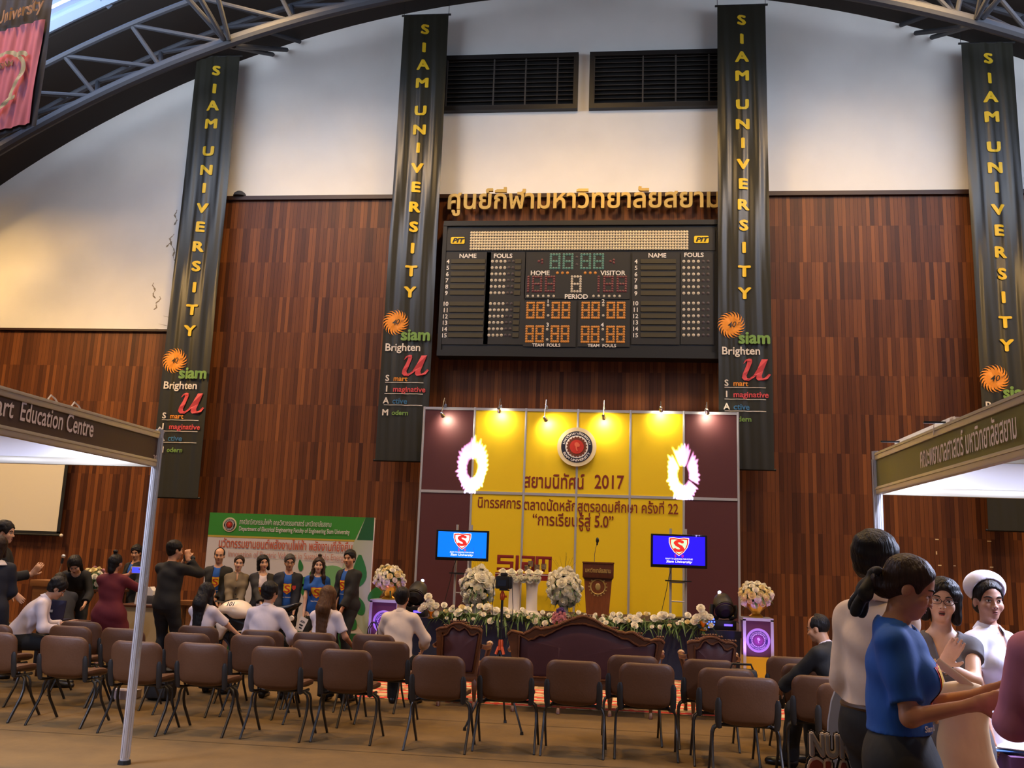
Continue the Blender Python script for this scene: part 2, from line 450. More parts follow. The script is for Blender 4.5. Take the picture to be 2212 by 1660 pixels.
for lab, x in (('grey tubular bracing frame meeting the left side of the curved roof truss', -7.55), ('grey tubular bracing frame meeting the right side of the curved roof truss', 6.1)):
    sg_ = 1 if x < 0 else -1
    a = ta(x); t = thing('bracing_frame', lab, 'roof bracing', (0, 0, 0), 0, 'roof bracing frames')
    for p, q in ((CB(a)+Vector((0, -.12, .0)), P_(a-.03, 13.2, 21.9)), (CB(a)+Vector((0, -.12, 0)), P_(a, 12.0, 21.9)), (CB(a)+Vector((.1, -.12, 0)), P_(a+.03, 13.2, 21.9)),
                 (CB(a)+Vector((0, .12, 0)), P_(a+sg_*.01, 18.3, 22.1)), (CB(a)+Vector((.1, .12, 0)), P_(a+sg_*.025, 18.3, 22.1)), (CT2(a)+Vector((sg_*.2, 0, 0)), P_(a+sg_*.04, 18.3, 22.2))):
        b = MB(); b.cyl(p, q, .05, n=8); b.obj('brace', m_steel, t)
# high-bay lamp fittings where the warm lights hang
m_lampshade = mat('lamp_reflector', (70, 70, 72), .5, .6)
m_bulb = mat('lamp_bulb', (255, 205, 140), .4, emit=3)
proto = None
for i, p in enumerate(HIGHBAY+HIGHBAY2):
    lab = 'warm bell-shaped high-bay lamp hanging under the roof, %s' % ('above the stage end wall' if i < 5 else 'above the middle of the hall')
    if proto is None:
        proto = thing('high_bay_lamp', lab, 'ceiling lamp', p, 0, 'high-bay lamps by the end wall')
        b = MB(); b.lathe([(.06, .42), (.1, .4), (.13, .25), (.28, .02), (.3, 0), (.27, .0), (.12, .22), (.06, .25)], n=20); b.obj('reflector', m_lampshade, proto)
        b = MB(); b.ball((0, 0, .12), .06); b.obj('bulb', m_bulb, proto)
        b = MB(); b.cyl((0, 0, .42), (0, 0, .95), .015, n=6); b.obj('rod', m_lampshade, proto)
    else:
        dup(proto, p, 0, lab, 'high-bay lamps by the end wall' if i < 5 else 'high-bay lamps over the hall')

# ---------------------------------------------------------------- louvred vents high on the wall
m_vent = mat('vent_frame_black', (30, 28, 28), .5); m_void = mat('vent_inside', (12, 10, 9), .9); m_louvre = mat('vent_louvre', (70, 66, 62), .6)
for lab, x0, x1 in (('black louvred vent to the left of centre, high on the white wall', -3.9, -.94), ('black louvred vent to the right of centre, high on the white wall', -.70, 2.26)):
    z0, z1 = 11.1, 12.4
    t = thing('louvred_vent', lab, 'vent', ((x0+x1)/2, YW, z0), 0, 'vents above the scoreboard'); W = x1-x0; Hh = z1-z0
    b = MB()
    b.prism([(-W/2, 0), (W/2, 0), (W/2, Hh), (-W/2, Hh)], (0, -.14, 0), (1, 0, 0), (0, 0, 1), (0, .14, 0), holes=[[(-W/2+.1, .1), (-W/2+.1, Hh-.1), (W/2-.1, Hh-.1), (W/2-.1, .1)]])
    b.obj('frame', m_vent, t)
    b = MB(); b.box((0, -.005, Hh/2), (W-.2, .008, Hh-.2)); b.obj('backing', m_void, t)
    b = MB()
    for q in range(4): b.box((-W/2+.1+(W-.2)*(q+.5)/4 if q else -W/2+.1, -.09, Hh/2), (.03, .03, Hh-.2))
    for q in range(11):
        z = .14+(Hh-.26)*q/10; b.box((0, -.07, z), (W-.2, .075, .008), R=Matrix.Rotation(math.radians(28), 3, 'X'))
    b.obj('louvres', m_louvre, t)

# ---------------------------------------------------------------- university banners
m_ban = mat('banner_vinyl', (46, 45, 36), .38, bump=.35, scale=1.3, stretch=(5, 1, .35), spec=.6)
m_yel = mat('banner_yellow', (236, 196, 36), .5); m_wht = mat('print_white', (232, 222, 205), .6); m_org = mat('print_orange', (240, 150, 40), .6)
m_grn = mat('print_green', (120, 160, 75), .6); m_red = mat('print_red', (214, 74, 78), .6); m_blu = mat('print_blue', (52, 110, 150), .6)
m_blk = mat('black_metal', (25, 25, 27), .45)
BW, BL = .98, 9.69
def ban_y(x, z):
    t = (z+BL)/BL                          # 1 at the hem of the top pole
    amp = .007+.012*max(0, 1-abs(t-.55)*1.6)
    return -.03+amp*math.sin(x*19+1.5*math.sin(z*.7))+-.0+.006*math.sin(x*41+z*.9+1)+.014*(x/.49)**2*(.35+.6*math.sin(z*.8+.6)**2)
CURL_U = [(0, .74), (.05, .92), (.16, 1.0), (.27, .98), (.3, .84), (.22, .45), (.16, .2), (.2, .08), (.28, .08), (.4, .22), (.5, .5), (.62, .98), (.83, .98), (.72, .45), (.68, .2), (.72, .08), (.8, .12), (.92, .3), (.99, .26), (.9, .06), (.76, -.03), (.58, -.03), (.5, .06), (.5, .22), (.42, .1), (.26, -.04), (.1, -.03), (.01, .08), (.02, .26), (.1, .6), (.14, .82), (.1, .9), (.05, .8)]
def make_banner(label, x, ztop):
    t = thing('university_banner', label, 'banner', (x, YW-.50, ztop), 0, 'black university banners on the end wall')
    nx, nz = 28, 120; b = MB(); vs = []; fs = []
    for j in range(nz+1):
        for i in range(nx+1):
            X = -BW/2+BW*i/nx; Z = -BL*j/nz; vs.append((X*(1+.05*j/nz), ban_y(X, Z), Z))
    for j in range(nz):
        for i in range(nx): a = j*(nx+1)+i; fs.append((a, a+1, a+nx+2, a+nx+1))
    n = len(vs); vs += [(p[0], p[1]+.006, p[2]) for p in vs]; fs += [tuple(q+n for q in reversed(f)) for f in fs]
    b.add(vs, fs); b.obj('vinyl_sheet', m_ban, t, 60)
    fn = lambda X, Z: Vector((X, ban_y(X, Z)-.017, Z))
    b = MB()
    zs = [-.37, -.80, -1.20, -1.62, -2.26, -2.69, -3.11, -3.56, -3.98, -4.42, -4.85, -5.31, -5.80, -6.25]
    for ch, z in zip('SIAMUNIVERSITY', zs):
        b = MB(); put_text(b, ch, fn, 0, z-.09, cap=.21, bold=.05, sx=1.25, sub=.04); b.obj('yellow_letter', m_yel, t, 0)
    # printed sun badge
    cx, cz = -.26, -6.88; b = MB()
    b.add([fn(cx, cz)]+[fn(cx+.15*math.cos(q*PI/12), cz+.15*math.sin(q*PI/12)) for q in range(24)], [(0, q+1, (q+1) % 24+1) for q in range(24)])
    for q in range(20):
        a = q*2*PI/20; pts = []
        for r, da, wd in ((.14, 0, .026), (.2, .16, .022), (.25, .38, .012), (.27, .55, .003)):
            c = (cx+r*math.cos(a+da), cz+r*math.sin(a+da)); tn = (-math.sin(a+da), math.cos(a+da)); pts.append((c, tn, wd))
        vs = [];
        for c, tn, wd in pts: vs += [fn(c[0]+tn[0]*wd, c[1]+tn[1]*wd), fn(c[0]-tn[0]*wd, c[1]-tn[1]*wd)]
        b.add(vs, [(0, 1, 3, 2), (2, 3, 5, 4), (4, 5, 7, 6)])
    b.obj('sun_badge', m_org, t, 0)
    fn2 = lambda X, Z: Vector((X, ban_y(X, Z)-.032, Z))
    b = MB(); put_text(b, '40', fn2, cx, cz-.05, cap=.11, bold=.01, skew=.25, sub=.035); put_text(b, 'th', fn2, cx+.14, cz+.01, cap=.05, skew=.25, sub=.035)
    b.obj('badge_number', m_ban, t, 0)
    b = MB(); put_text(b, 'siam', fn2, .17, -7.25, width=.60, bold=.04, sub=.035); put_text(b, 'odern', fn, -.23, -8.78, width=.33, align='l', bold=.018, sub=.035); b.obj('green_lettering', m_grn, t, 0)
    b = MB(); put_text(b, 'Brighten', fn, -.08, -7.47, width=.72, bold=.018, sub=.035)
    for ch, z in (('S', -8.09), ('I', -8.31), ('A', -8.55), ('M', -8.79)): put_text(b, ch, fn, -.36, z, cap=.12, bold=.03, sub=.035)
    for z in (-8.12, -8.35, -8.58):
        b.add([fn(-.40+.06*i+dx, z+dz) for i in range(14) for dx, dz in ((0, .006), (0, -.006))], [(2*i, 2*i+1, 2*i+3, 2*i+2) for i in range(13)])
    b.obj('white_lettering', m_wht, t, 0)
    b = MB()
    pl = [(p[0]*.55, p[1]*.42) for p in CURL_U]
    tri = geometry.tessellate_polygon([[Vector((*p, 0)) for p in pl]])
    b.add([fn(-.08+p[0]+.12*p[1], -7.97+p[1]) for p in pl], tri); put_text(b, 'maginative', fn, -.23, -8.31, width=.66, align='l', bold=.018, sub=.035)
    b.obj('red_lettering', m_red, t, 0)
    b = MB(); put_text(b, 'ctive', fn, -.23, -8.55, width=.30, align='l', bold=.018, sub=.035); b.obj('blue_lettering', m_blu, t, 0)
    b = MB(); put_text(b, 'mart', fn, -.23, -8.09, width=.28, align='l', bold=.018, sub=.035); b.obj('orange_lettering', m_org, t, 0)
    b = MB(); b.cyl((-BW/2-.05, -.01, .0), (BW/2+.05, -.01, 0), .022, n=10); b.obj('top_pole', m_blk, t)
    b = MB(); b.cyl((-BW/2-.06, .01, -BL), (BW/2+.06, .01, -BL), .022, n=10); b.obj('bottom_pole', m_blk, t)
    for sx in (-1, 1):
        b = MB(); b.cyl((sx*BW/2, 0, 0), (sx*BW/2, 0, min(1.2, 13.8-ztop)), .006, n=5); b.obj('cord', m_blk, t)
    return t
ban = make_banner('black banner at the far left, left of the green exhibit board', -8.86, 12.3)
for lab, x, zt in (('black banner hanging just left of the scoreboard', -4.24, 13.15), ('black banner hanging just right of the scoreboard', 2.44, 13.15), ('black banner at the far right, running down behind the right booth sign', 7.25, 12.15)):
    c = dup(ban, (x, YW-.50, zt), 0, lab)

q = at(517, 433, YW-.08); t = thing('dome_lamp', 'small grey dome on the timber ledge just right of the far-left banner', 'lamp', (q.x, YW-.08, ZH+.086))
b = MB(); b.lathe([(.14, 0), (.14, .02), (.12, .07), (.07, .11), (.01, .12)], n=18); b.obj('dome', m_steel, t); b = MB(); b.box((0, .03, .03), (.2, .03, .04)); b.obj('bracket', m_blk, t)
# ---------------------------------------------------------------- scoreboard
m_sb = mat('scoreboard_black', (33, 34, 35), .5); m_sbp = mat('scoreboard_panel', (40, 40, 40), .55); m_slot = mat('name_slot', (66, 60, 40), .6)
m_lamp = mat('lamp_cream', (205, 190, 158), .35, .1); m_dotw = mat('dot_white', (190, 180, 160), .4); m_doto = mat('dot_amber', (196, 128, 40), .4)
m_dotg = mat('dot_green', (78, 128, 116), .4); m_dotr = mat('dot_red', (98, 36, 42), .4); m_dotd = mat('dot_dim', (66, 56, 58), .5); m_sbt = mat('scoreboard_white', (235, 230, 220), .5)
SX0, SX1, SZ0, SZ1 = -3.60, 1.98, 5.67, 8.42
YS = 18.0
sb = thing('scoreboard', 'large black sports scoreboard with unlit dot digits on the wooden wall', 'scoreboard', ((SX0+SX1)/2, YW-.065, SZ0))
W = SX1-SX0; Hh = SZ1-SZ0; yf = YS-(YW-.06)
b = MB(); b.box((0, yf/2, Hh/2), (W, -yf, Hh)); 
b.box((0, (yf-.05)/2, -.0), (W+.08, .05-yf, .12)); b.box((0, (yf-.04)/2, Hh), (W+.06, .04-yf, .1)); b.box((-W/2, yf, Hh/2), (.08, .06, Hh)); b.box((W/2-.02, yf, Hh/2), (.06, .06, Hh))
b.obj('housing', m_sb, sb)
def sp(px, py):                            # scoreboard face: photograph pixel to local coordinates
    q = at(px, py, YS-.02); return q.x-(SX0+SX1)/2, q.z-SZ0
fn = lambda x, z: Vector((x, yf-.022, z))
def dot(b, x, z, r, m=0, n=8, y=.03):
    vs = [(x, yf-y, z)]+[(x+r*math.cos(2*PI*i/n), yf-y+.008, z+r*math.sin(2*PI*i/n)) for i in range(n)]
    b.add(vs, [(0, 1+i, 1+(i+1) % n) for i in range(n)], m)
def panel(x0, z0, x1, z1): 
    b.box(((x0+x1)/2, yf-.008, (z0+z1)/2), (x1-x0, .016, z1-z0))
b = MB()
rects = [((957, 545), (1053, 745)), ((1052, 545), (1130, 745)), ((1135, 545), (1360, 646)), ((1133, 649), (1243, 750)), ((1250, 649), (1360, 750)), ((1366, 547), (1468, 745)), ((1471, 547), (1542, 745)), ((963, 497), (1545, 541))]
for p, q in rects:
    (x0, z1), (x1, z0) = sp(*p), sp(*q); panel(x0, z0, x1, z1)
b.obj('face_panels', m_sbp, sb)
b = MB(); x0, z1 = sp(1019, 503); x1, z0 = sp(1484, 537)
for i in range(79):
    for j in range(7): dot(b, x0+(x1-x0)*i/78, z0+(z1-z0)*j/6, .029, n=8)
b.obj('message_lamps', m_lamp, sb, 0, kind='stuff')
# name slots and foul lamps
bs = []; bw = MB(); bd = MB(); bt = MB()
for side in (0, 1):
    for i in range(12):
        f = i/11
        g = i*14.05+(10 if i >= 6 else 0) if side == 0 else i*14.2+(8 if i >= 6 else 0)
        py = 565+g*.97
        if side == 0: xa, xb, xt, xf, xe = 975-7*f, 1048-5*f, 968-8*f, 1064-8*f, 1113-6*f
        else: xa, xb, xt, xf, xe = 1384, 1460, 1374-1*f, 1477, 1532
        (u0, w), (u1, _) = sp(xa, py), sp(xb, py); bs.append(((u0+u1)/2, w, u1-u0, .085))
        (u0, w), (u1, _) = sp(xe, py), sp(xe+13, py); 
        if side == 0: bs.append(((u0+u1)/2, w, u1-u0, .09))
        tx, tz = sp(xt, py); put_text(bt, str(4+i), fn, tx, tz-.045, cap=.085, bold=.02)
        for k in range(6):
            u, w2 = sp(xf+(9 if side == 0 else 10.5)*k, py); dot(bw if k < 4 or (side == 0 and i == 7 and k == 4) else bd, u, w2, .032)
for s, px, py, cap in (('NAME', 1011, 553, .088), ('FOULS', 1087, 553, .088), ('NAME', 1420, 552, .088), ('FOULS', 1499, 551, .088), ('HOME', 1167, 590, .092), ('VISITOR', 1324, 590, .092), ('PERIOD', 1245, 641, .092),
                       ('TEAM  FOULS', 1180, 746, .062), ('TEAM  FOULS', 1300, 747, .062), ('1', 1184, 651, .08), ('2', 1303, 651, .08), ('3', 1183, 702, .08), ('4', 1301, 702, .08)):
    u, w = sp(px, py); put_text(bt, s, fn, u, w-cap/2, cap=cap, bold=.022, sx=1.05)
for x_, z_, w_, h_ in bs:
    b = MB(); b.box((x_, yf-.015, z_), (w_, .03, h_)); b.obj('name_slot', m_slot, sb, 0)
bt.obj('white_lettering', m_sbt, sb, 0)
G8 = [(i, j) for i in range(4) for j in range(7) if i in (0, 3) or j in (0, 3, 6)]
def digit(b, px, py, wpx, hpx, g=G8):
    u, w = sp(px, py); k = 2000/18.5*1.02; W, Hh = wpx/k, hpx/k
    for i, j in g: dot(b, u+W*(i/3-.5), w+Hh*(j/6-.5), .027)
bo = MB(); bg_ = MB(); br = MB()
for (cx, cy) in ((1184, 671), (1303, 671), (1182, 722), (1302, 723)):
    for dx in (-38, -16.5, 16.5, 38.5): digit(bo, cx+dx, cy, 14, 34)
for px in (1199, 1227, 1265, 1293): digit(bg_, px, 565, 19, 32)
for px in (1160, 1188, 1314, 1343): digit(br, px, 614, 18, 33)
for px in (1141, 1293): digit(br, px, 614, 0, 33, [(0, j) for j in range(7)])
digit(bw, 1244.5, 614, 19, 34)
for cx, cy in ((1184, 660), (1303, 660), (1182, 712), (1302, 712)):
    for dy in (0, 22): dot(bw, *sp(cx, cy+dy), .027)
for k in range(6): dot(bw, *sp(1140+11.2*k, 640), .027); dot(bw, *sp(1282+11.3*k, 640), .027)
for k in range(3): dot(bo, *sp(1204+11*k, 590), .03); dot(bo, *sp(1264+11*k, 590), .03)
for px in (1168, 1323):
    for dx, dy in ((-4, 2), (3, -1), (3, 5)): dot(br, *sp(px+dx, 563+dy), .027)
for py in (556, 572): dot(bd, *sp(1246, py), .03)
bw.obj('white_lamps', m_dotw, sb, 0, kind='stuff'); bd.obj('dim_lamps', m_dotd, sb, 0); bo.obj('amber_lamps', m_doto, sb, 0, kind='stuff'); bg_.obj('green_lamps', m_dotg, sb, 0); br.obj('red_lamps', m_dotr, sb, 0)
bp = MB(); bl = MB()
for px, py in ((989, 520), (1515, 518)):
    u, w = sp(px, py); bp.prism(rrect(.29, .15, .03), (u, yf-.03, w), (1, 0, 0), (0, 0, 1), (0, .03, 0))
    put_text(bl, 'PIT', lambda x, z: Vector((x, yf-.033, z)), u+.005, w-.045, cap=.09, bold=.045, sx=1.3, skew=.35)
bp.obj('maker_plate', mat('plate_yellow', (240, 205, 30), .5), sb); bl.obj('plate_lettering', m_sb, sb, 0)

# ---------------------------------------------------------------- gold raised lettering above the scoreboard
m_gold = mat('gold_letters', (206, 176, 104), .42, .35)
gl = thing('raised_gold_sign', 'raised gold Thai lettering standing off the wall above the scoreboard', 'sign', (-.80, YW-.25, 8.82))
V, F = text_tris('ศูนย์กีฬามหาวิทยาลัยสยาม', .018)
x0, x1, y0, y1 = extent(V); kx = 5.62/(x1-x0); kz = .58
isl = []
for a, hs in bold_polys('ศูนย์กีฬามหาวิทยาลัยสยาม', .018):
    xs_ = [p[0] for p in a]; isl.append([min(xs_), max(xs_), [(a, hs)]])
isl.sort(key=lambda q: q[0]); merged = []
for q in isl:
    if merged and q[0] < merged[-1][1]-.05: merged[-1][1] = max(merged[-1][1], q[1]); merged[-1][2] += q[2]
    else: merged.append(q)
for q in merged:
    b = MB()
    for k_, (a, hs) in enumerate(q[2]):
        f_ = lambda p: ((p[0]-(x0+x1)/2)*kx, p[1]*kz)
        b.prism([f_(p) for p in a], (0, -.001*k_, 0), (1, 0, 0), (0, 0, 1), (0, .06, 0), holes=[[f_(p) for p in h] for h in hs])
    b.obj('letter', m_gold, gl, 0)
b = MB()
for i in range(22):
    x = -2.7+5.4*i/21; b.cyl((x, .04, .12), (x, .22, .1), .008, n=5)
b.obj('stand_off_pins', m_blk, gl)

# ---------------------------------------------------------------- projection screen on the far left
ps = thing('projection_screen', 'white pull-down projection screen on the wooden wall at the far left', 'projection screen', (-13.2, YW-.2, 1.85))
b = MB(); b.box((0, 0, 1.15), (3.5, .012, 2.3)); b.obj('fabric', mat('screen_white', (226, 218, 198), .8), ps)
b = MB(); b.box((1.78, -.004, 1.15), (.07, .012, 2.36)); b.box((0, -.004, -.03), (3.63, .012, .07)); b.obj('black_border', m_sb, ps)
b = MB(); b.cyl((-1.8, 0, -.07), (1.84, 0, -.07), .02, n=10); b.ball((1.85, 0, -.07), .035, m=1); b.obj('bottom_bar', [m_sb, m_wht], ps)
# ---------------------------------------------------------------- conference chairs
m_vinyl = mat('chair_vinyl_brown', (86, 54, 33), .5, var=.06, bump=.06, scale=60)
m_ctube = mat('chair_tube_black', (34, 31, 29), .42)
m_cplas = mat('chair_plastic_black', (27, 25, 24), .55)
def pad(b, outline, fn, th, bulge=.012, rows=(1, .96, .8, .5, 0)):
    "padded panel: outline (2D, closed) shrunk in steps; fn(x, y, h) -> 3D"
    n = len(outline); vs = []; fs = []; cx = sum(p[0] for p in outline)/n; cy = sum(p[1] for p in outline)/n
    prof = [(0.0, -1, .0), (.45, -1, .25), (.85, -1, .7), (.985, -1, .9), (1, -.0, 1), (.985, 1, .9), (.85, 1, .7), (.45, 1, .25), (0, 1, 0)]
    hs = []
    for k, (sc_, sgn, q) in enumerate(prof):
        h = sgn*(th/2*(1 if sc_ < .9 else .55 if sc_ < 1 else 0)+bulge*(1-sc_*sc_)*(1 if sc_ < .99 else 0))
        if sc_ == 0: vs.append(fn(cx, cy, h)); hs.append([len(vs)-1]*n)
        else: hs.append(list(range(len(vs), len(vs)+n))); vs += [fn(cx+(p[0]-cx)*sc_, cy+(p[1]-cy)*sc_, h) for p in outline]
    for k in range(len(prof)-1):
        for i in range(n):
            f = [hs[k][i], hs[k][(i+1) % n], hs[k+1][(i+1) % n], hs[k+1][i]]
            f2 = []
            for q in f:
                if q not in f2: f2.append(q)
            if len(f2) > 2: fs.append(tuple(f2))
    b.add(vs, fs)
def dense(l, k=3):
    out = []
    for i in range(len(l)):
        p, q = l[i], l[(i+1) % len(l)]; d = math.hypot(q[0]-p[0], q[1]-p[1]); m = max(1, int(d/.05))
        out += [(p[0]+(q[0]-p[0])*j/m, p[1]+(q[1]-p[1])*j/m) for j in range(m)]
    return out
def make_chair(label, group):
    t = thing('conference_chair', label, 'chair', (0, 0, 0), 0, group)
    tilt = .16
    def fb(x, z, h):      # backrest surface, concave towards the sitter
        return (x, -.20-(z-.42)*tilt+.9*x*x*.6+h, z)
    b = MB(); pad(b, dense(rrect(.475, .36, .085, 6, 0, .62)), fb, .045); b.obj('backrest', m_vinyl, t, 60)
    def fs_(x, y, h): return (x, y, .445+h+.55*x*x-.03*((y-.02)/.22)**2*(1 if y > 0 else .1))
    b = MB(); pad(b, dense(rrect(.465, .43, .09, 6, 0, .02)), fs_, .055); b.obj('seat', m_vinyl, t, 60)
    for s in (-1, 1):
        b = MB(); b.tube([(s*.222, -.185, .40), (s*.226, -.195, .44), (s*.228, -.213, .52), (s*.228, -.228, .60), (s*.228, -.232, .63)], [.02, .026, .027, .025, .012], 10, flat=.6, up=(0, 1, 0)); b.obj('backrest_bracket', m_cplas, t)
        for f in (-1, 1):
            y0 = -.055 if f < 0 else .015
            b = MB(); b.tube([(s*.19, y0, .398), (s*.222, y0, .392), (s*.248, y0+f*.004, .372), (s*.26, y0+f*.008, .335), (s*.263, y0+f*.012, .27), (s*.265, y0+f*.045, .20), (s*.268, -.255 if f < 0 else .22, .0)], [.015]*6+[.014], 8, flat=.75); b.obj('leg', m_ctube, t)
        b = MB(); b.tube([(s*.222, -.185, .405), (s*.205, -.12, .395), (s*.20, .12, .395)], .014, 8); b.obj('side_rail', m_ctube, t)
    b = MB(); b.cyl((-.2, -.02, .398), (.2, -.02, .398), .014, n=8); b.obj('cross_rail', m_ctube, t)
    return t
ROWS = [
 ('nearest row of chairs', 'front', [(-18, 1366), (136, 1375), (291, 1386), (436, 1390), (596, 1398), (747, 1404), (948, 1417), (1093, 1420), (1241, 1428), (1398, 1434)]),
 ('second row of chairs', 'mid', [(-22, 1349), (150, 1353), (263, 1358), (400, 1368), (545, 1373), (682, 1384), (832, 1386), (1366, 1417), (1532, 1426), (1571, 1445)]),
 ('row of chairs nearest the stage', 'back', [(170, 1343), (427, 1353), (563, 1362), (678, 1367), (807, 1371), (1712, 1420)]),
 ('chairs at the right behind the standing group', 'right', [(1618, 1464), (1745, 1436), (1785, 1462), (1845, 1480)])]
LAB = {
 'front': ['brown padded chair cut off by the left edge, nearest row', 'brown padded chair in the nearest row, left of the silver booth post', 'brown padded chair in the nearest row, crossed by the silver booth post',
   'brown padded chair in the nearest row, first to the right of the booth post', 'brown padded chair in the nearest row, directly in line with the white motorcycle', 'brown padded chair in the nearest row, in front of the long-haired woman in white',
   'brown padded chair in the nearest row, behind the left wooden armchair', 'brown padded chair in the nearest row, behind the camera tripod', 'brown padded chair in the nearest row, behind the middle of the carved sofa', 'brown padded chair in the nearest row, behind the right end of the carved sofa'],
 'mid': ['brown padded chair in the second row, at the left edge of the picture', 'brown padded chair in the second row, left of the woman in the dark red dress', 'brown padded chair in the second row, just behind the woman in dark red', 'brown padded chair in the second row, right of the photographer in black',
   'brown padded chair in the second row, behind the seated man in front of the motorcycle', 'brown padded chair in the second row, behind the seated long-haired woman', 'brown padded chair in the second row, behind the man seated by the left plinth', 'brown padded chair standing against the right half of the carved sofa',
   'brown padded chair standing right behind the right wooden armchair', 'brown padded chair in front of the right plinth, just ahead of the largest chair'],
 'back': ['brown padded chair half hidden behind the dark red dress', 'brown padded chair of the seated woman with black hair beside the motorcycle', 'brown padded chair of the seated man in white in front of the motorcycle', 'brown padded chair of the seated woman with long brown hair', 'brown padded chair holding the brown handbag with looped handles', 'brown padded chair just right of the right plinth'],
 'right': ['largest brown padded chair, alone nearest to the viewer at the right', 'brown padded chair the man in the black suit leans over', 'brown padded chair under the elbow of the man in the black suit', 'brown padded chair partly hidden by the standing man in the white shirt']}
chair0 = None
CHAIRS = {}
for group, key, L in ROWS:
    for i, (px, py) in enumerate(L):
        q = fl(px, py, .80); x, y = q.x, q.y+.27; rz = rnd.uniform(-.04, .04)
        if key == 'right' and i > 1: rz = -.12
        if chair0 is None: c = chair0 = make_chair(LAB[key][i], group); c.location = (x, y, 0); c.rotation_euler.z = rz
        else: c = dup(chair0, (x, y, 0), rz, LAB[key][i], group)
        CHAIRS[key, i] = (x, y, rz)
# ---------------------------------------------------------------- stage, backdrop
SH = .72; YB = 17.5
m_skirt = mat('stage_skirt_navy', (26, 38, 66), .85, var=.1, scale=8); m_stop = mat('stage_carpet', (60, 40, 40), .9)
st = thing('stage', 'low stage with a navy blue skirt in front of the yellow backdrop', 'stage', (-.6, 15.8, 0))
b = MB(); b.box((0, 0, SH/2), (5.3, 3.3, SH)); b.obj('deck', m_stop, st)
b = MB(); vs = []; n = 160
for i in range(n+1):
    u = i/n*(5.34+2*3.2)
    y = -1.67; x = -2.67+u-3.2
    if u < 3.2: x, y = -2.67, 1.53-u
    elif u > 8.54: x, y = 2.67, -1.67+(u-8.54)
    w_ = .012*math.sin(u*38); vs += [(x+(w_ if abs(x) > 2.66 else 0), y+(w_ if abs(x) < 2.66 else 0), .01), (x, y, SH+.005)]
b.add(vs, [(2*i, 2*i+2, 2*i+3, 2*i+1) for i in range(n)]); b.obj('skirt', m_skirt, st)
m_yelp = mat('panel_yellow', (236, 200, 12), .55); m_mar = mat('panel_maroon', (82, 38, 42), .55); m_alu = mat('aluminium', (206, 206, 212), .35, .55)
m_tred = mat('lettering_red', (122, 34, 20), .6)
bd = thing('stage_backdrop', 'exhibition-wall backdrop of yellow panels between maroon end panels', 'backdrop', (-.74, YB, 0))
X0, X1 = -3.73+.74, 2.24+.74; zt, zm = 4.46, 2.855; N = 6
xs = [X0+(X1-X0)*i/N for i in range(N+1)]
for i in range(N):
    for z0, z1 in ((.06, zm), (zm, zt)):
        b = MB(); b.box(((xs[i]+xs[i+1])/2, .0, (z0+z1)/2), (xs[i+1]-xs[i]-.02, .012, z1-z0-.02)); b.obj('panel', m_mar if i in (0, 5) else m_yelp, bd)
for x in xs: b = MB(); b.tube([(x, 0, 0), (x, 0, zt+.03)], .024, 8); b.obj('post', m_alu, bd)
for z in (.06, zm, zt):
    for i in range(N): b = MB(); b.box(((xs[i]+xs[i+1])/2, -.002, z), (xs[i+1]-xs[i]-.04, .03, .05)); b.obj('rail', m_alu, bd)
fn = lambda x, z: Vector((x, -.0105, z))
def bp_(px, py): q = at(px, py, YB-.01); return q.x+.74, q.z
def line(b, s, px0, px1, pyb, fn, bold, cap=None, par=bp_):
    (a, z0), (c, z1) = par(px0, pyb[0]), par(px1, pyb[1]); put_text(b, s, fn, (a+c)/2, (z0+z1)/2, width=c-a, size=cap, bold=bold)
b = MB()
line(b, 'สยามนิทัศน์', 1131, 1262, (1054, 1056), fn, .014, .36); line(b, '2017', 1284, 1348, (1055, 1057), fn, .014, .36)
line(b, 'นิทรรศการ', 1032, 1125, (1096, 1100), fn, .012, .27); line(b, 'ตลาดนัดหลักสูตรอุดมศึกษา ครั้งที่ 22', 1131, 1465, (1103, 1110), fn, .012, .27)
line(b, '“การเรียนรู้สู่ 5.0”', 1150, 1325, (1136, 1139), fn, .012, .30)
b.obj('thai_lettering', m_tred, bd, 0)
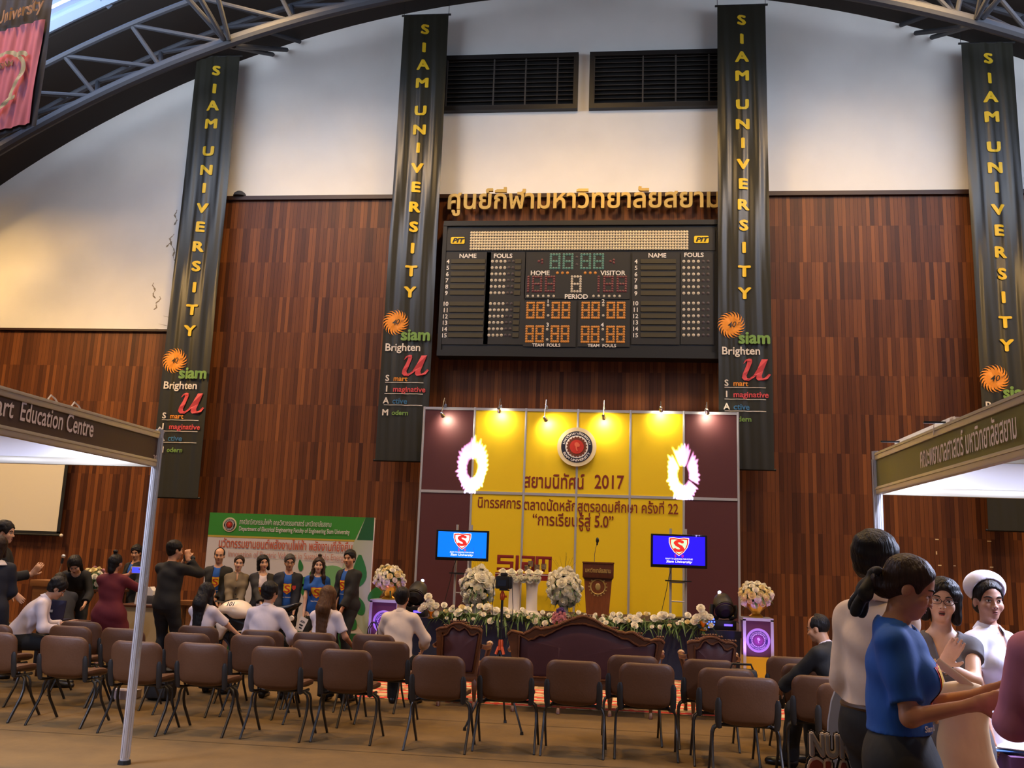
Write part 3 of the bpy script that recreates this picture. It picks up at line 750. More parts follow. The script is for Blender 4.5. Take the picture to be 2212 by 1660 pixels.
# round crest hanging on the backdrop
m_rim = mat('crest_rim', (232, 214, 170), .5); m_navy = mat('crest_navy', (28, 30, 52), .5); m_cw = mat('crest_white', (238, 232, 226), .5); m_crd = mat('crest_red', (196, 52, 40), .5); m_cbr = mat('crest_brown', (110, 50, 30), .6)
m_csal = mat('crest_salmon', (226, 110, 80), .5)
def crest(parent, R, c, fy, name_prefix='', tint=None):
    "disc facing -Y at local c; parts are parented to parent"
    c = Vector(c); rim, nav, wh, rd, br = tint or (m_rim, m_navy, m_cw, m_crd, m_cbr)
    def disc(r, y, mt, nm, n=48, wob=0):
        b = MB(); pts = [(r*(1+(wob*(i % 2))) * math.cos(2*PI*i/n), r*(1+(wob*(i % 2)))*math.sin(2*PI*i/n)) for i in range(n)]
        b.prism(pts, c+Vector((0, y, 0)), (1, 0, 0), (0, 0, 1), (0, fy, 0)); b.obj(nm, mt, parent, 0)
    disc(R, -.0, rim, 'crest_rim'); disc(R*.80, -.004, nav, 'crest_ring'); disc(R*.58, -.008, wh, 'crest_field')
    disc(R*.47, -.012, br, 'crest_wreath', 40, .16); disc(R*.36, -.016, rd, 'crest_centre')
    b = MB()
    if R > .1:
        # small map-like mark
        pl = [(-.1, .2), (.0, .24), (.08, .2), (.16, .1), (.13, .0), (.02, .0), (.0, -.08), (.06, -.2), (.0, -.22), (-.05, -.1), (-.06, .02), (-.12, .08)]
        b.prism([(p[0]*R, p[1]*R) for p in pl], c+Vector((0, -.020, 0)), (1, 0, 0), (0, 0, 1), (0, .004, 0)); b.obj('crest_mark', m_csal if tint is None else wh, parent, 0)
        b = MB()
    def arcfn(r0, top):
        def f(x, y):
            a = (PI/2-x/r0) if top else (-PI/2+x/r0); r = r0+y if top else r0-y
            return c+Vector((r*math.cos(a), -.0135, r*math.sin(a)))
        return f
    put_text(b, 'มหาวิทยาลัยสยาม', arcfn(R*.635, True), 0, 0, width=R*1.75, size=R*.17, bold=.02, sub=R*.05 if R > .1 else 0)
    put_text(b, 'SIAM UNIVERSITY', arcfn(R*.755, False), 0, 0, width=R*1.75, size=R*.17, bold=.03, sub=R*.05 if R > .1 else 0)
    b.obj('crest_lettering', wh, parent, 0)
q = at(1246, 966, YB-.06)
ce = thing('round_crest', 'round university crest plaque on the yellow backdrop, above the red lettering', 'crest', (q.x, YB-.072, q.z))
crest(ce, .37, (0, 0, 0), .035)
# clip-on spotlights along the top of the backdrop
m_chr = mat('chrome', (200, 200, 205), .2, .9); m_lampon = mat('lit_lamp', (255, 240, 214), .4, emit=14)
SPL = ['first clip-on spotlight from the left, over the maroon panel', 'second clip-on spotlight from the left along the top of the backdrop', 'third clip-on spotlight from the left along the top of the backdrop', 'fourth clip-on spotlight from the left, right of the crest', 'fifth clip-on spotlight from the left along the top of the backdrop', 'sixth clip-on spotlight, over the right maroon panel']
for i, (px, py) in enumerate([(956, 897), (1078, 887), (1178, 906), (1304, 902), (1428, 885), (1528, 890)]):
    q = at(px, py, YB-.28); tx = at(px+(14 if i in (0, 2) else 4), py+22, YB)
    t = thing('clip_on_spotlight', SPL[i], 'spotlight', (q.x, YB, zt+.03), 0, 'spotlights along the backdrop top')
    l = Vector((0, q.y-YB, q.z-zt-.03)); d = (Vector((tx.x, YB, tx.z))-q).normalized()
    b = MB(); b.box((0, -.0, .02), (.05, .06, .05)); b.obj('clamp', m_chr, t)
    b = MB(); b.tube([(0, 0, .03), (0, -.05, .12), (0, -.16, .15), l-d*.05], .009, 6); b.obj('arm', m_chr, t)
    R = d.to_track_quat('Z', 'Y').to_matrix()
    b = MB(); b.lathe([(.012, -.08), (.03, -.06), (.036, 0), (.045, .035), (.04, .035), (.03, .0)], l, 14, R=R); b.obj('lamp_head', m_chr, t)
    b = MB(); b.ball(l+d*.022, (.036, .036, .02), R=R); b.obj('bulb', m_lampon, t)
    light('SPOT', 'clip_spot_light', q+d*.05, 26, (1, .86, .62), t, to=q+d, spot_size=math.radians(150), spot_blend=.9, shadow_soft_size=.03)
# ---------------------------------------------------------------- flowers
m_petal = mat('petal_white', (244, 240, 224), .6, var=.06, scale=30); m_petc = mat('petal_cream', (240, 226, 176), .6); m_pink = mat('petal_pink', (214, 160, 168), .6); m_purp = mat('petal_purple', (120, 92, 150), .6)
m_leaf = mat('leaf_green', (64, 92, 42), .6, var=.35, scale=14); m_goldv = mat('gold_vase', (190, 140, 50), .3, .8); m_wcol = mat('white_column', (236, 228, 222), .45)
def rose_mesh(name, mt, seed=0, layers=4):
    r = random.Random(seed); b = MB()
    b.ball((0, 0, -.05), (.62, .62, .55), 10, 6)
    for L in range(layers):
        n = 5+L; rad = .34+.17*L; h = .66-.17*L; tilt = .10+.17*L
        for k in range(n):
            a = 2*PI*(k+.5*(L % 2)+r.uniform(-.12, .12))/n; w_ = 1.35*PI*rad/n
            c, s = math.cos(a), math.sin(a); rows = []
            for j, (q, ww) in enumerate(((0, .45), (.45, .95), (.8, 1), (1.0, .6))):
                rr = rad*.45+rad*.75*(q**.8)*(.75+tilt*.5); z = -.35+(h+.45)*q-(tilt*.25*q*q)
                rows.append([Vector((c*(rr-(.1*abs(t))) - s*t*w_*ww, s*(rr-(.1*abs(t)))+c*t*w_*ww, z+.05*abs(t))) for t in (-1, 0, 1)])
            b.add([p for row in rows for p in row], [(3*i+j, 3*i+j+1, 3*i+j+4, 3*i+j+3) for i in range(3) for j in range(2)])
    o = b.obj(name, mt); me = o.data; bpy.data.objects.remove(o)
    me.shade_smooth()
    return me
ROSE = [rose_mesh('rose_a', m_petal, 1), rose_mesh('rose_b', m_petal, 2, 5), rose_mesh('rose_c', m_petal, 3, 3)]
ROSEC = [rose_mesh('rose_cream', m_petc, 4), ROSE[0]]
ROSEP = [rose_mesh('rose_pink', m_pink, 5), rose_mesh('rose_purple', m_purp, 6)]
def flower(parent, p, r, d, meshes, i):
    o = bpy.data.objects.new('flower', meshes[i % len(meshes)]); COL.objects.link(o); o.parent = parent; o.location = p; o.scale = (r, r, r)
    o.rotation_euler = Vector(d).to_track_quat('Z', 'Y').to_euler(); return o
def leaves(b, p, d, L, w, droop=.3):
    p = Vector(p); d = Vector(d).normalized(); s = d.cross(Vector((0, 0, 1)))
    s = s.normalized() if s.length > .1 else Vector((1, 0, 0))
    q = [(0, .25), (.3, 1), (.65, .8), (1, .05)]; vs = []
    for t, ww in q:
        c = p+d*L*t-Vector((0, 0, droop*L*t*t)); vs += [c-s*w*ww, c+s*w*ww]
    b.add(vs, [(0, 1, 3, 2), (2, 3, 5, 4), (4, 5, 7, 6)])
def sphere_pts(n, r):
    return [Vector((math.sin(math.acos(1-2*(i+.5)/n))*math.cos(i*2.399963), math.sin(math.acos(1-2*(i+.5)/n))*math.sin(i*2.399963), 1-2*(i+.5)/n)) for i in range(n)]
def bouquet(name, label, loc, R, n, fr, meshes, group=None, squash=(1, 1, 1), leafn=60, zmin=-.6, leafL=.2, foot=None):
    t = thing(name, label, 'flowers', loc, 0, group)
    b = MB(); r = random.Random(hash(label) % 999 if False else len(label)*7+int(R*100))
    for i in range(leafn):
        d = Vector((r.gauss(0, 1), r.gauss(0, 1), r.gauss(-.1, .8))).normalized(); p = Vector((d.x*R*squash[0]*.7, d.y*R*squash[1]*.7, d.z*R*squash[2]*.7)); leaves(b, p, d+Vector((0, 0, -.1)), min(leafL, R*.5)*r.uniform(.7, 1.3), .014, r.uniform(.4, .9))
    b.ball((0, 0, -.02), (R*.72*squash[0], R*.72*squash[1], R*.72*squash[2]), 12, 8)
    b.obj('foliage', m_leaf, t, 0, kind='stuff')
    k = 0
    for d in sphere_pts(n, 1):
        if d.z < zmin: continue
        q = r.uniform(.86, 1.05); flower(t, (d.x*R*squash[0]*q, d.y*R*squash[1]*q, d.z*R*squash[2]*q), fr*r.uniform(.75, 1.25), d+Vector((0, 0, .2)), meshes, k+r.randint(0, 3)); k += 1
    return t
# long flower bed along the front edge of the stage
fb = thing('flower_bed', 'long bed of white flowers and grassy leaves along the stage front edge', 'flower bed', (-.75, 14.26, SH))
b = MB(); r = random.Random(3)
def fbx(u): q = at(945+585*u, 1345, 14.12); return q.x+.75
for i in range(620):
    u = r.random(); a = r.uniform(0, 2*PI); d = Vector((math.cos(a), -abs(math.sin(a))*1.2 if r.random() < .75 else .5, r.uniform(-.5, .9)))
    leaves(b, (fbx(u), r.uniform(-.20, .10), r.uniform(.0, .14)), d, r.uniform(.14, .30), r.uniform(.008, .02), r.uniform(.4, 1.1))
b.box(((fbx(0)+fbx(1))/2, .0, .04), (fbx(1)-fbx(0), .2, .08)); b.obj('foliage', m_leaf, fb, 0, kind='stuff')
for i in range(92):
    u = (i+r.random())/92; z = r.uniform(.08, .2) if i % 3 else r.uniform(-.02, .1); y = -.20+.6*(z-.05)+r.uniform(-.03, .03)
    if z < .08: y = -.25
    flower(fb, (fbx(u), y, z+.02*math.sin(u*9)), r.choice((.028, .034, .04, .05, .058)), (r.uniform(-.4, .4), -1, .8), ROSE if r.random() < .8 else ROSEC, i)
q = at(1209, 1337, 13.98); bouquet('hydrangea_bunch', 'bunch of pink hydrangea with one purple bloom above the sofa back', q, .10, 34, .036, [ROSEP[0], ROSEP[0], ROSEP[0]], leafn=8, leafL=.1)
q = at(1211, 1322, 13.98); bouquet('purple_bloom', 'purple bloom resting on top of the pink hydrangea bunch', q, .05, 16, .03, [ROSEP[1]], leafn=4, leafL=.08)
# two big white arrangements on short stands
def stand(t, z0, r=.09):
    b = MB(); b.lathe([(r*1.3, z0), (r*1.3, z0+.03), (r*.8, z0+.05), (r*.8, -.28), (r*1.2, -.24), (r*1.25, -.2), (r*.6, -.2)], n=20); b.obj('stand', mat('stand_white', (190, 186, 170), .5), t)
for lab, px, py in (('big round white flower arrangement on the stage, left of the white columns', 1031, 1268), ('big round white flower arrangement on the stage, right of the white columns', 1219, 1272)):
    q = at(px, py, 15.1); t = bouquet('flower_arrangement', lab, q, .27, 44, .080, ROSE, 'big white flower arrangements', (.92, .8, 1.12), 90, -.75, .22); stand(t, SH-q.z)
    b = MB(); r = random.Random(px)
    for i in range(9):
        a = r.uniform(0, 2*PI); x = r.uniform(.05, .35); b.tube([(0, 0, 0), (math.cos(a)*x*.4, math.sin(a)*.1, .3), (math.cos(a)*x, math.sin(a)*.15, .42+r.random()*.2)], .0014, 4)
    b.obj('twigs', mat('twig', (96, 74, 48), .8), t)
# two white columns carrying a row of white roses
for lab, px in (('white flared column, left of the pair under the row of roses', 1112), ('white flared column, right of the pair under the row of roses', 1150)):
    q = at(px, 1250, 15.7); h = q.z-SH
    b = MB(); b.lathe([(.15, 0), (.15, .04), (.12, .06), (.095, .10), (.09, h*.6), (.10, h*.82), (.135, h*.95), (.15, h-.01), (.14, h)], n=24)
    tag(b.obj('white_column', m_wcol, None, 40, (q.x, 15.7, SH)), lab, 'column', 'white columns on the stage')
q0, q1 = at(1082, 1245, 15.66), at(1166, 1248, 15.66)
t = thing('rose_garland', 'row of white roses laid across the two white columns', 'flowers', ((q0.x+q1.x)/2, 15.66, q0.z))
b = MB(); W = (q1.x-q0.x)/2
for i in range(40): leaves(b, (-W+2*W*i/39, r.uniform(-.06, .06), -.02), (r.uniform(-1, 1), r.uniform(-1, .4), r.uniform(-.3, .6)), .1, .014)
b.box((0, 0, -.01), (2*W, .12, .05)); b.obj('foliage', m_leaf, t, 0, kind='stuff')
k = 0
for i in range(5): flower(t, (-W*.9+2*W*.9*i/4, -.03, .075), .072, (r.uniform(-.2, .2), -.5, 1), ROSE, i)
for i in range(18): flower(t, (-W+2*W*i/17, -.07-.02*(i % 2), -.01-.035*(i % 3 == 1)), .046, (0, -1, .3), ROSE, i)
# gold vases at the ends of the stage front
for lab, px, py in (('gold vase of white roses at the left end of the stage front', 930, 1340), ('gold vase of white roses at the right end of the stage front', 1519, 1365)):
    q = at(px, py, 14.02); t = thing('gold_flower_vase', lab, 'vase', (q.x, 14.02, SH), 0, 'gold vases of roses')
    b = MB(); b.lathe([(.05, 0), (.05, .01), (.018, .03), (.02, .06), (.05, .10), (.06, .14), (.05, .145)], n=18); b.obj('vase', m_goldv, t)
    b = MB()
    for i in range(24): leaves(b, (0, 0, .14), (r.gauss(0, 1), r.gauss(0, 1), .5), .15, .018)
    b.obj('foliage', m_leaf, t, 0, kind='stuff')
    for i, (x, z, s_) in enumerate(((-.09, .15, .06), (0, .2, .055), (.09, .16, .065), (.02, .12, .05), (-.04, .29, .05), (.1, .05, .055), (-.14, .1, .05))): flower(t, (x, -.07, z+.03), s_, (x, -1, .5), ROSE, i)

# ---------------------------------------------------------------- screens on stands
m_tvb = mat('tv_black', (16, 16, 18), .3); m_scrb = mat('screen_blue', (0, 110, 235), .4, emit=1.0); m_scrd = mat('screen_deep_blue', (34, 16, 235), .4, emit=1.0)
m_ered = mat('screen_red', (200, 40, 34), .4, emit=.9); m_ewht = mat('screen_white_print', (240, 240, 240), .4, emit=.95); m_egrn = mat('screen_pale_green', (190, 235, 190), .4, emit=.9)
SHIELD = [(-.5, .42), (-.25, .44), (0, .40), (.25, .44), (.5, .42), (.5, .18), (.42, -.06), (.24, -.30), (0, -.48), (-.24, -.30), (-.42, -.06), (-.5, .18)]
def soften(l, k=2):
    for _ in range(k):
        l = [p for i in range(len(l)) for p in (((l[i][0]*3+l[(i+1) % len(l)][0])/4, (l[i][1]*3+l[(i+1) % len(l)][1])/4), ((l[i][0]+3*l[(i+1) % len(l)][0])/4, (l[i][1]+3*l[(i+1) % len(l)][1])/4))]
    return l
def flatpoly(b, pl, fn, m=0):
    tri = geometry.tessellate_polygon([[Vector((*p, 0)) for p in pl]]); b.add([fn(*p) for p in pl], [tuple(t) for t in tri], m)
def ring_poly(b, a, c, fn, m=0): n = len(a); b.add([fn(*p) for p in a]+[fn(*p) for p in c], [(i, (i+1) % n, n+(i+1) % n, n+i) for i in range(n)], m)
TVS = [('screen with a bright blue shield picture, at the left of the stage', (943, 1144), (1054, 1214), m_scrb, m_ewht), ('screen with a deep blue shield picture, at the right of the stage', (1406, 1153), (1528, 1230), m_scrd, m_egrn)]
for lab, a_, c_, ms, mf in TVS:
    Yt = 16.3; p, q = at(*a_, Yt), at(*c_, Yt); cx = (p.x+q.x)/2; W = q.x-p.x; Hh = p.z-q.z; cz = (p.z+q.z)/2-SH
    t = thing('television', lab, 'television', (cx, Yt, SH+cz-Hh/2), 0, 'screens on the stage'); t.rotation_euler = (0, 0, 0)
    b = MB(); b.box((0, .03, Hh/2), (W, .06, Hh), bev=.01); b.box((0, .08, Hh/2), (W*.6, .06, Hh*.6)); b.obj('bezel', m_tvb, t)
    w2, h2 = W-.075, Hh-.085; zc = Hh/2+.01
    b = MB(); b.box((0, -.001, zc), (w2, .004, h2)); b.obj('display', ms, t, 0)
    sc_ = h2*.62; f1 = lambda x, z: Vector((x*sc_, -.0045, zc+h2*.14+z*sc_)); f2 = lambda x, z: Vector((x*sc_, -.0055, zc+h2*.14+z*sc_)); f3 = lambda x, z: Vector((x*sc_, -.0065, zc+h2*.14+z*sc_))
    b = MB(); flatpoly(b, SHIELD, lambda x, z: f1(x*1.14, z*1.14+.012)); b.obj('emblem_outline', m_ewht, t, 0)
    b = MB(); flatpoly(b, SHIELD, lambda x, z: f2(x*1.06, z*1.06+.008)); b.obj('emblem_border', m_ered, t, 0)
    b = MB(); flatpoly(b, SHIELD, lambda x, z: f3(x*.9, z*.9)); b.obj('emblem_field', mf, t, 0)
    b = MB(); put_text(b, 'S', lambda X, Z: Vector((X, -.0075, Z)), 0, zc+h2*.14-sc_*.27, cap=sc_*.62, width=sc_*.62, bold=.05)
    for s_, x in (('5', -.2), ('0', .2)): put_text(b, s_, lambda X, Z: Vector((X, -.006, Z)), x*sc_, zc-h2*.24, cap=h2*.10, bold=.03)
    b.obj('emblem_letter', m_ered, t, 0)
    b = MB(); put_text(b, 'READY TO LEARNING FOR FUTURE', lambda X, Z: Vector((X, -.006, Z)), 0, zc-h2*.32, width=h2*.95, size=h2*.075, bold=.01, skew=.2); put_text(b, 'Siam University', lambda X, Z: Vector((X, -.006, Z)), 0, zc-h2*.43, width=h2*.9, size=h2*.12, bold=.02, skew=.3)
    b.obj('screen_caption', m_ewht, t, 0)
    s = thing('screen_stand', 'truss ladder stand carrying the %s screen' % ('bright blue' if 'bright' in lab else 'deep blue'), 'stand', (cx, Yt+.2, SH), 0, 'stands of the screens')
    for x in (-.13, .13):
        b = MB(); b.cyl((x, 0, 0), (x, 0, cz+Hh/2+.1), .022, n=10); b.obj('pole', m_alu, s)
    b = MB()
    for z in (.3, .62): b.cyl((-.13, 0, z), (.13, 0, z), .012, n=6)
    b.obj('rungs', m_alu, s)
    b = MB(); b.box((0, -.02, cz-Hh/2-.22), (.44, .2, .02)); b.obj('shelf', m_blk, s)
    b = MB(); b.box((0, -.0, .02), (.5, .4, .03)); b.obj('foot_plate', m_blk, s)
    b = MB(); b.tube([(-.1, -.1, cz-Hh/2+.05), (-.16, -.1, cz-Hh/2-.15), (-.2, -.1, .5), (-.3, -.1, .05)], .006, 5); b.obj('cable', m_blk, s)

# ---------------------------------------------------------------- red block-letter decoration
m_lred = mat('deco_red', (132, 30, 30), .5)
p, q = at(1070, 1250, 16.9), at(1190, 1200, 16.9); W = q.x-p.x; Hh = q.z-p.z
t = thing('siam_letter_display', 'red block-letter display standing behind the row of roses', 'sign', (p.x, 16.9, SH))
z0 = p.z-SH
def strokes(b, L, x, y, w, h, tk):
    for i_, (u0, v0, u1, v1) in enumerate(L):
        a0_, a1_ = x+u0*w, x+u1*w; c0, c1 = y+v0*h, y+v1*h
        b.box(((a0_+a1_)/2, .0025*i_, (c0+c1)/2), (abs(a1_-a0_)+tk, .08, abs(c1-c0)+tk), bev=.008)
LET = {'s': [(0, 0, 1, 0), (1, 0, 1, .5), (0, .5, 1, .5), (0, .5, 0, 1), (0, 1, 1, 1)], 'i': [(.5, 0, .5, 1)], 'a': [(0, 1, 1, 1), (1, 0, 1, 1), (0, 0, 1, 0), (0, 0, 0, .5), (0, .5, 1, .5)], 'm': [(0, 0, 0, 1), (0, 1, 1, 1), (.5, 0, .5, 1), (1, 0, 1, 1)]}
for ch, x, w_ in (('s', .02, .24), ('i', .31, .10), ('a', .47, .18), ('m', .72, .24)):
    b = MB(); strokes(b, LET[ch], W*x+.03, z0+.17, W*w_, Hh*.5, .055); b.obj('letter', m_lred, t)
b = MB(); b.box((W/2, 0, z0+.05), (W, .1, .12)); b.obj('base_band', m_lred, t)
b = MB(); b.box((W/2, -.052, z0+.09), (W, .006, .012)); b.obj('white_stripe', m_wcol, t)
b = MB(); b.box((W*.3, .02, z0/2), (.05, .05, z0)); b.box((W*.7, .02, z0/2), (.05, .05, z0)); b.obj('support', m_blk, t)
m_pics = mat('photo_collage', (120, 100, 80), .5, var=.7, scale=30)
b = MB()
for x, z in ((.64, .28), (.76, .22), (.88, .24), (.58, .2)): b.box((W*x, -.055, z0+z), (.09, .01, .1))
b.obj('photo_cards', m_pics, t, 0)

# ---------------------------------------------------------------- lectern with microphone
m_pod = mat('lectern_wood', (128, 70, 36), .4, var=.15, scale=6, stretch=(6, 6, 1)); m_podd = mat('lectern_wood_dark', (96, 48, 26), .4, var=.15, scale=6, stretch=(6, 6, 1))
q = at(1293, 1300, 16.0); p1, p2 = at(1260, 1214, 16.0), at(1326, 1216, 16.0); W = p2.x-p1.x; h = p1.z-SH
t = thing('lectern', 'brown wooden lectern with gold lettering and emblem on the stage', 'lectern', ((p1.x+p2.x)/2, 16.0, SH))
b = MB(); b.prism([(-W*.36, .05), (W*.36, .05), (W*.45, h-.26), (-W*.45, h-.26)], (0, -.2, 0), (1, 0, 0), (0, 0, 1), (0, .4, 0)); b.obj('body', m_pod, t)
b = MB(); b.box((0, 0, .025), (W*.86, .46, .05)); b.obj('plinth', m_podd, t)
b = MB(); b.box((0, 0, h-.14), (W, .48, .24), bev=.01); b.box((0, 0, h-.265), (W*.94, .44, .03)); b.box((0, 0, h-.01), (W*1.03, .5, .025)); b.obj('top_box', m_podd, t)
b = MB(); put_text(b, 'มหาวิทยาลัยสยาม', lambda x, z: Vector((x, -.247, z)), 0, h-.17, width=W*.82, size=.10, bold=.02); b.obj('gold_lettering', m_gold, t, 0)
b = MB(); b.tube([(.12*math.cos(k*PI/12), -.2, h*.56+.12*math.sin(k*PI/12)) for k in range(24)], .012, 5, closed=True)
for k in range(16): b.box((.145*math.cos(k*PI/8), -.2, h*.56+.145*math.sin(k*PI/8)), (.022, .01, .022))
b.ball((0, -.2, h*.56), (.045, .01, .06), 10, 6); b.obj('gold_emblem', m_gold, t)
mic = thing('microphone', 'black gooseneck microphone on the stage lectern', 'microphone', ((p1.x+p2.x)/2-.04, 16.0, SH+h+.004), 0, 'microphones')
b = MB(); b.tube([(-.03, 0, 0), (-.03, 0, .12), (-.01, -.02, .24), (.01, -.04, .30)], .005, 6); b.obj('gooseneck', m_chr, mic)
b = MB(); b.ball((.015, -.045, .36), (.028, .028, .05)); b.cyl((.01, -.04, .28), (.014, -.044, .34), .014); b.obj('head', m_blk, mic)

# ---------------------------------------------------------------- moving-head stage lights
m_lens = mat('lens', (40, 44, 60), .1, spec=.8); m_led = mat('led_display', (90, 70, 255), .4, emit=2.5)
MH = []
for lab, px, py, tgt in (('black moving-head stage light at the left corner of the stage', 893, 1348, (1020, 1012)), ('black moving-head stage light at the right corner of the stage', 1566, 1383, (1476, 1028))):
    q = at(px, py, 14.3); tg = at(*tgt, YB-.01)
    t = thing('moving_head_light', lab, 'stage light', (q.x, 14.45, SH), 0, 'moving-head lights')
    b = MB(); b.box((0, 0, .07), (.34, .3, .14), bev=.02); b.obj('base', m_blk, t)
    b = MB(); b.box((.05, -.152, .075), (.12, .004, .03)); b.obj('display', m_led, t, 0)
    b = MB()
    for s in (-1, 1): b.tube([(s*.08, 0, .15), (s*.17, 0, .19), (s*.175, 0, .30), (s*.17, 0, .36)], [.03, .035, .035, .03], 10, flat=1.6, up=(0, 1, 0))
    b.obj('yoke', m_blk, t)
    c = Vector((0, 0, .345)); d = (tg-Vector((q.x, 14.45, SH+.345))).normalized(); R = d.to_track_quat('Z', 'Y').to_matrix()
    b = MB(); b.lathe([(.07, -.17), (.12, -.13), (.145, -.04), (.14, .08), (.115, .16), (.105, .17), (.098, .155)], c, 22, R=R)
    for k in range(5): b.lathe([(.128, -.12+k*.03), (.15-.004*k, -.115+k*.03), (.15-.004*k, -.105+k*.03), (.128, -.10+k*.03)], c, 22, R=R)
    b.obj('head', m_blk, t)
    b = MB(); b.lathe([(.1, .150), (.1, .156)], c, 22, R=R); b.obj('lens', m_lens, t)
    MH.append((t, Vector((q.x, 14.45, SH+.345))+d*.20, tg))
q = at(1532, 1357, 14.35); t = thing('led_par_light', 'small par light with glowing blue dots beside the right moving-head light', 'stage light', (q.x-.02, 14.32, SH))
b = MB(); b.lathe([(.06, 0), (.1, .04), (.1, .14), (.095, .14)], (0, 0, .12), 18, R=Matrix.Rotation(PI/2, 3, 'X')); b.box((0, .03, .02), (.2, .12, .03)); b.obj('housing', m_blk, t)
b = MB()
for k in range(19):
    rr = 0 if k == 0 else .04 if k < 7 else .078; a = k*PI/3 if k < 7 else k*PI/6; b.ball((rr*math.cos(a), -.145, .12+rr*math.sin(a)), .012, 6, 4)
b.obj('led_lenses', mat('led_blue', (60, 90, 255), .4, emit=4), t)

# ---------------------------------------------------------------- plinths with bouquets
m_ppl = mat('plinth_maroon', (84, 34, 50), .5); m_pyl = mat('plinth_yellow', (232, 186, 16), .5)
for lab, bl, px0, px1, pyt in (('aluminium framed plinth left of the stage, behind the seated man in white', 'round cream bouquet on the left plinth', 799, 863, 1298), ('aluminium framed plinth with a crest and yellow base right of the stage', 'round cream bouquet on the right plinth with the crest', 1605, 1671, 1338)):
    Yp = 13.75; p, q = at(px0, pyt, Yp), at(px1, pyt, Yp); W = q.x-p.x; h = p.z; cx = (p.x+q.x)/2
    t = thing('display_plinth', lab, 'plinth', (cx, Yp+W/2, 0), 0, 'plinths beside the stage')
    b = MB(); b.box((0, 0, h*.72), (W-.05, W-.05, h*.55)); b.obj('maroon_panel', m_ppl, t)
    b = MB(); b.box((0, 0, h*.24), (W-.05, W-.05, h*.42)); b.obj('yellow_panel', m_pyl, t)
    for sx in (-1, 1):
        for sy in (-1, 1): b = MB(); b.box((sx*(W/2-.02), sy*(W/2-.02), h/2), (.04, .04, h)); b.obj('corner_post', m_alu, t)
    b = MB(); b.box((0, 0, h+.0), (W, W, .04)); b.obj('top', m_alu, t)
    crest(t, .165, (0, -W/2+.02, h*.69), .004, tint=(mat('purple_lit_rim', (200, 170, 235), .5), mat('purple_lit_ring', (60, 30, 120), .5), mat('purple_lit_field', (220, 200, 245), .5), mat('purple_lit_centre', (150, 50, 150), .5), mat('purple_lit_wreath', (110, 40, 120), .5)))  # purple light on the crest is put into its colours
    v = bouquet('plinth_bouquet', bl, (cx, Yp+W/2, h+.32), .225, 60, .05, ROSEC, 'bouquets on the plinths', (1, .9, .85), 30, -.7, .12)
    b = MB(); b.lathe([(.10, -.30), (.10, -.28), (.06, -.25), (.07, -.22), (.15, -.15), (.17, -.10), (.14, -.10)], n=20); b.obj('gold_bowl', m_goldv, v)
    light('SPOT', 'plinth_glow_light', (cx-.05, Yp-.75, .35), 22, (.42, .18, 1), t, to=(cx, Yp, h*.85), spot_size=math.radians(55), spot_blend=.6, shadow_soft_size=.04)
# ---------------------------------------------------------------- moving-head beams: a cut metal gobo in the lens throws a ragged ring of light
m_gobo = mat('gobo_plate', (20, 20, 20), .6)
for k_, (t, L0, tg) in enumerate(MH):
    d = (tg-L0); dist = d.length; d.normalize(); u = d.cross(Vector((0, 0, 1))).normalized(); v = u.cross(d); f = .12/dist; r = random.Random(11+k_)
    n = 72; o = L0-t.location+d*.12
    def rag(r0, amp): return [(r0*(1+amp*(r.random() if i % 2 else -.25*r.random()))) for i in range(n)]
    ro, ri = rag(.31, .24), rag(.125, .4)
    P = lambda rad, i: o+(u*rad*.86*math.cos(2*PI*i/n)+v*rad*1.22*math.sin(2*PI*i/n))*f
    b = MB()
    vs = [P(ro[i], i) for i in range(n)]+[P(1.1, i) for i in range(n)]; b.add(vs, [(i, (i+1) % n, n+(i+1) % n, n+i) for i in range(n)])
    b.add([P(ri[i], i) for i in range(n)], [tuple(range(n))])
    for a in (() if k_ == 0 else (1.0, 2.2, 5.9)):
        i = int(a/(2*PI)*n); w_ = 1 if k_ == 0 else 2
        b.add([P(.10, i), P(.5, i), P(.5, i+w_), P(.10, i+w_)], [(0, 1, 2, 3)])
    b.obj('gobo', m_gobo, t, 0)
    light('SPOT', 'beam_light', L0, 30000, (.6, .5, 1), t, to=tg, spot_size=math.radians(17), spot_blend=.1, shadow_soft_size=.0006)
# ---------------------------------------------------------------- carpet before the stage
m_rug = bpy.data.materials.new('rug_pattern'); m_rug.use_nodes = True; nt = m_rug.node_tree; bs_ = nt.nodes['Principled BSDF']; bs_.inputs['Roughness'].default_value = .95
tc = node(nt, 'ShaderNodeTexCoord'); sp_ = node(nt, 'ShaderNodeSeparateXYZ'); nt.links.new(tc.outputs['Object'], sp_.inputs[0])
vor = node(nt, 'ShaderNodeTexVoronoi'); vor.inputs['Scale'].default_value = 7; nt.links.new(tc.outputs['Object'], vor.inputs['Vector'])
rp = node(nt, 'ShaderNodeValToRGB'); rp.color_ramp.interpolation = 'CONSTANT'; nt.links.new(vor.outputs['Distance'], rp.inputs[0])
e = rp.color_ramp.elements; e[0].position = 0; e[0].color = (*lin((190, 60, 44)), 1); e[1].position = .25; e[1].color = (*lin((196, 170, 128)), 1); k_ = e.new(.55); k_.color = (*lin((150, 120, 80)), 1)
st_ = node(nt, 'ShaderNodeValToRGB'); st_.color_ramp.interpolation = 'CONSTANT'; fr = mnode(nt, 'FRACT', mnode(nt, 'MULTIPLY', sp_.outputs[1], 1.55)); nt.links.new(fr, st_.inputs[0])
e = st_.color_ramp.elements; e[0].color = (1, 1, 1, 1); e[1].position = .16; e[1].color = (0, 0, 0, 1)
for q_, v_ in ((.62, 1), (.74, 0)): k_ = e.new(q_); k_.color = (v_, v_, v_, 1)
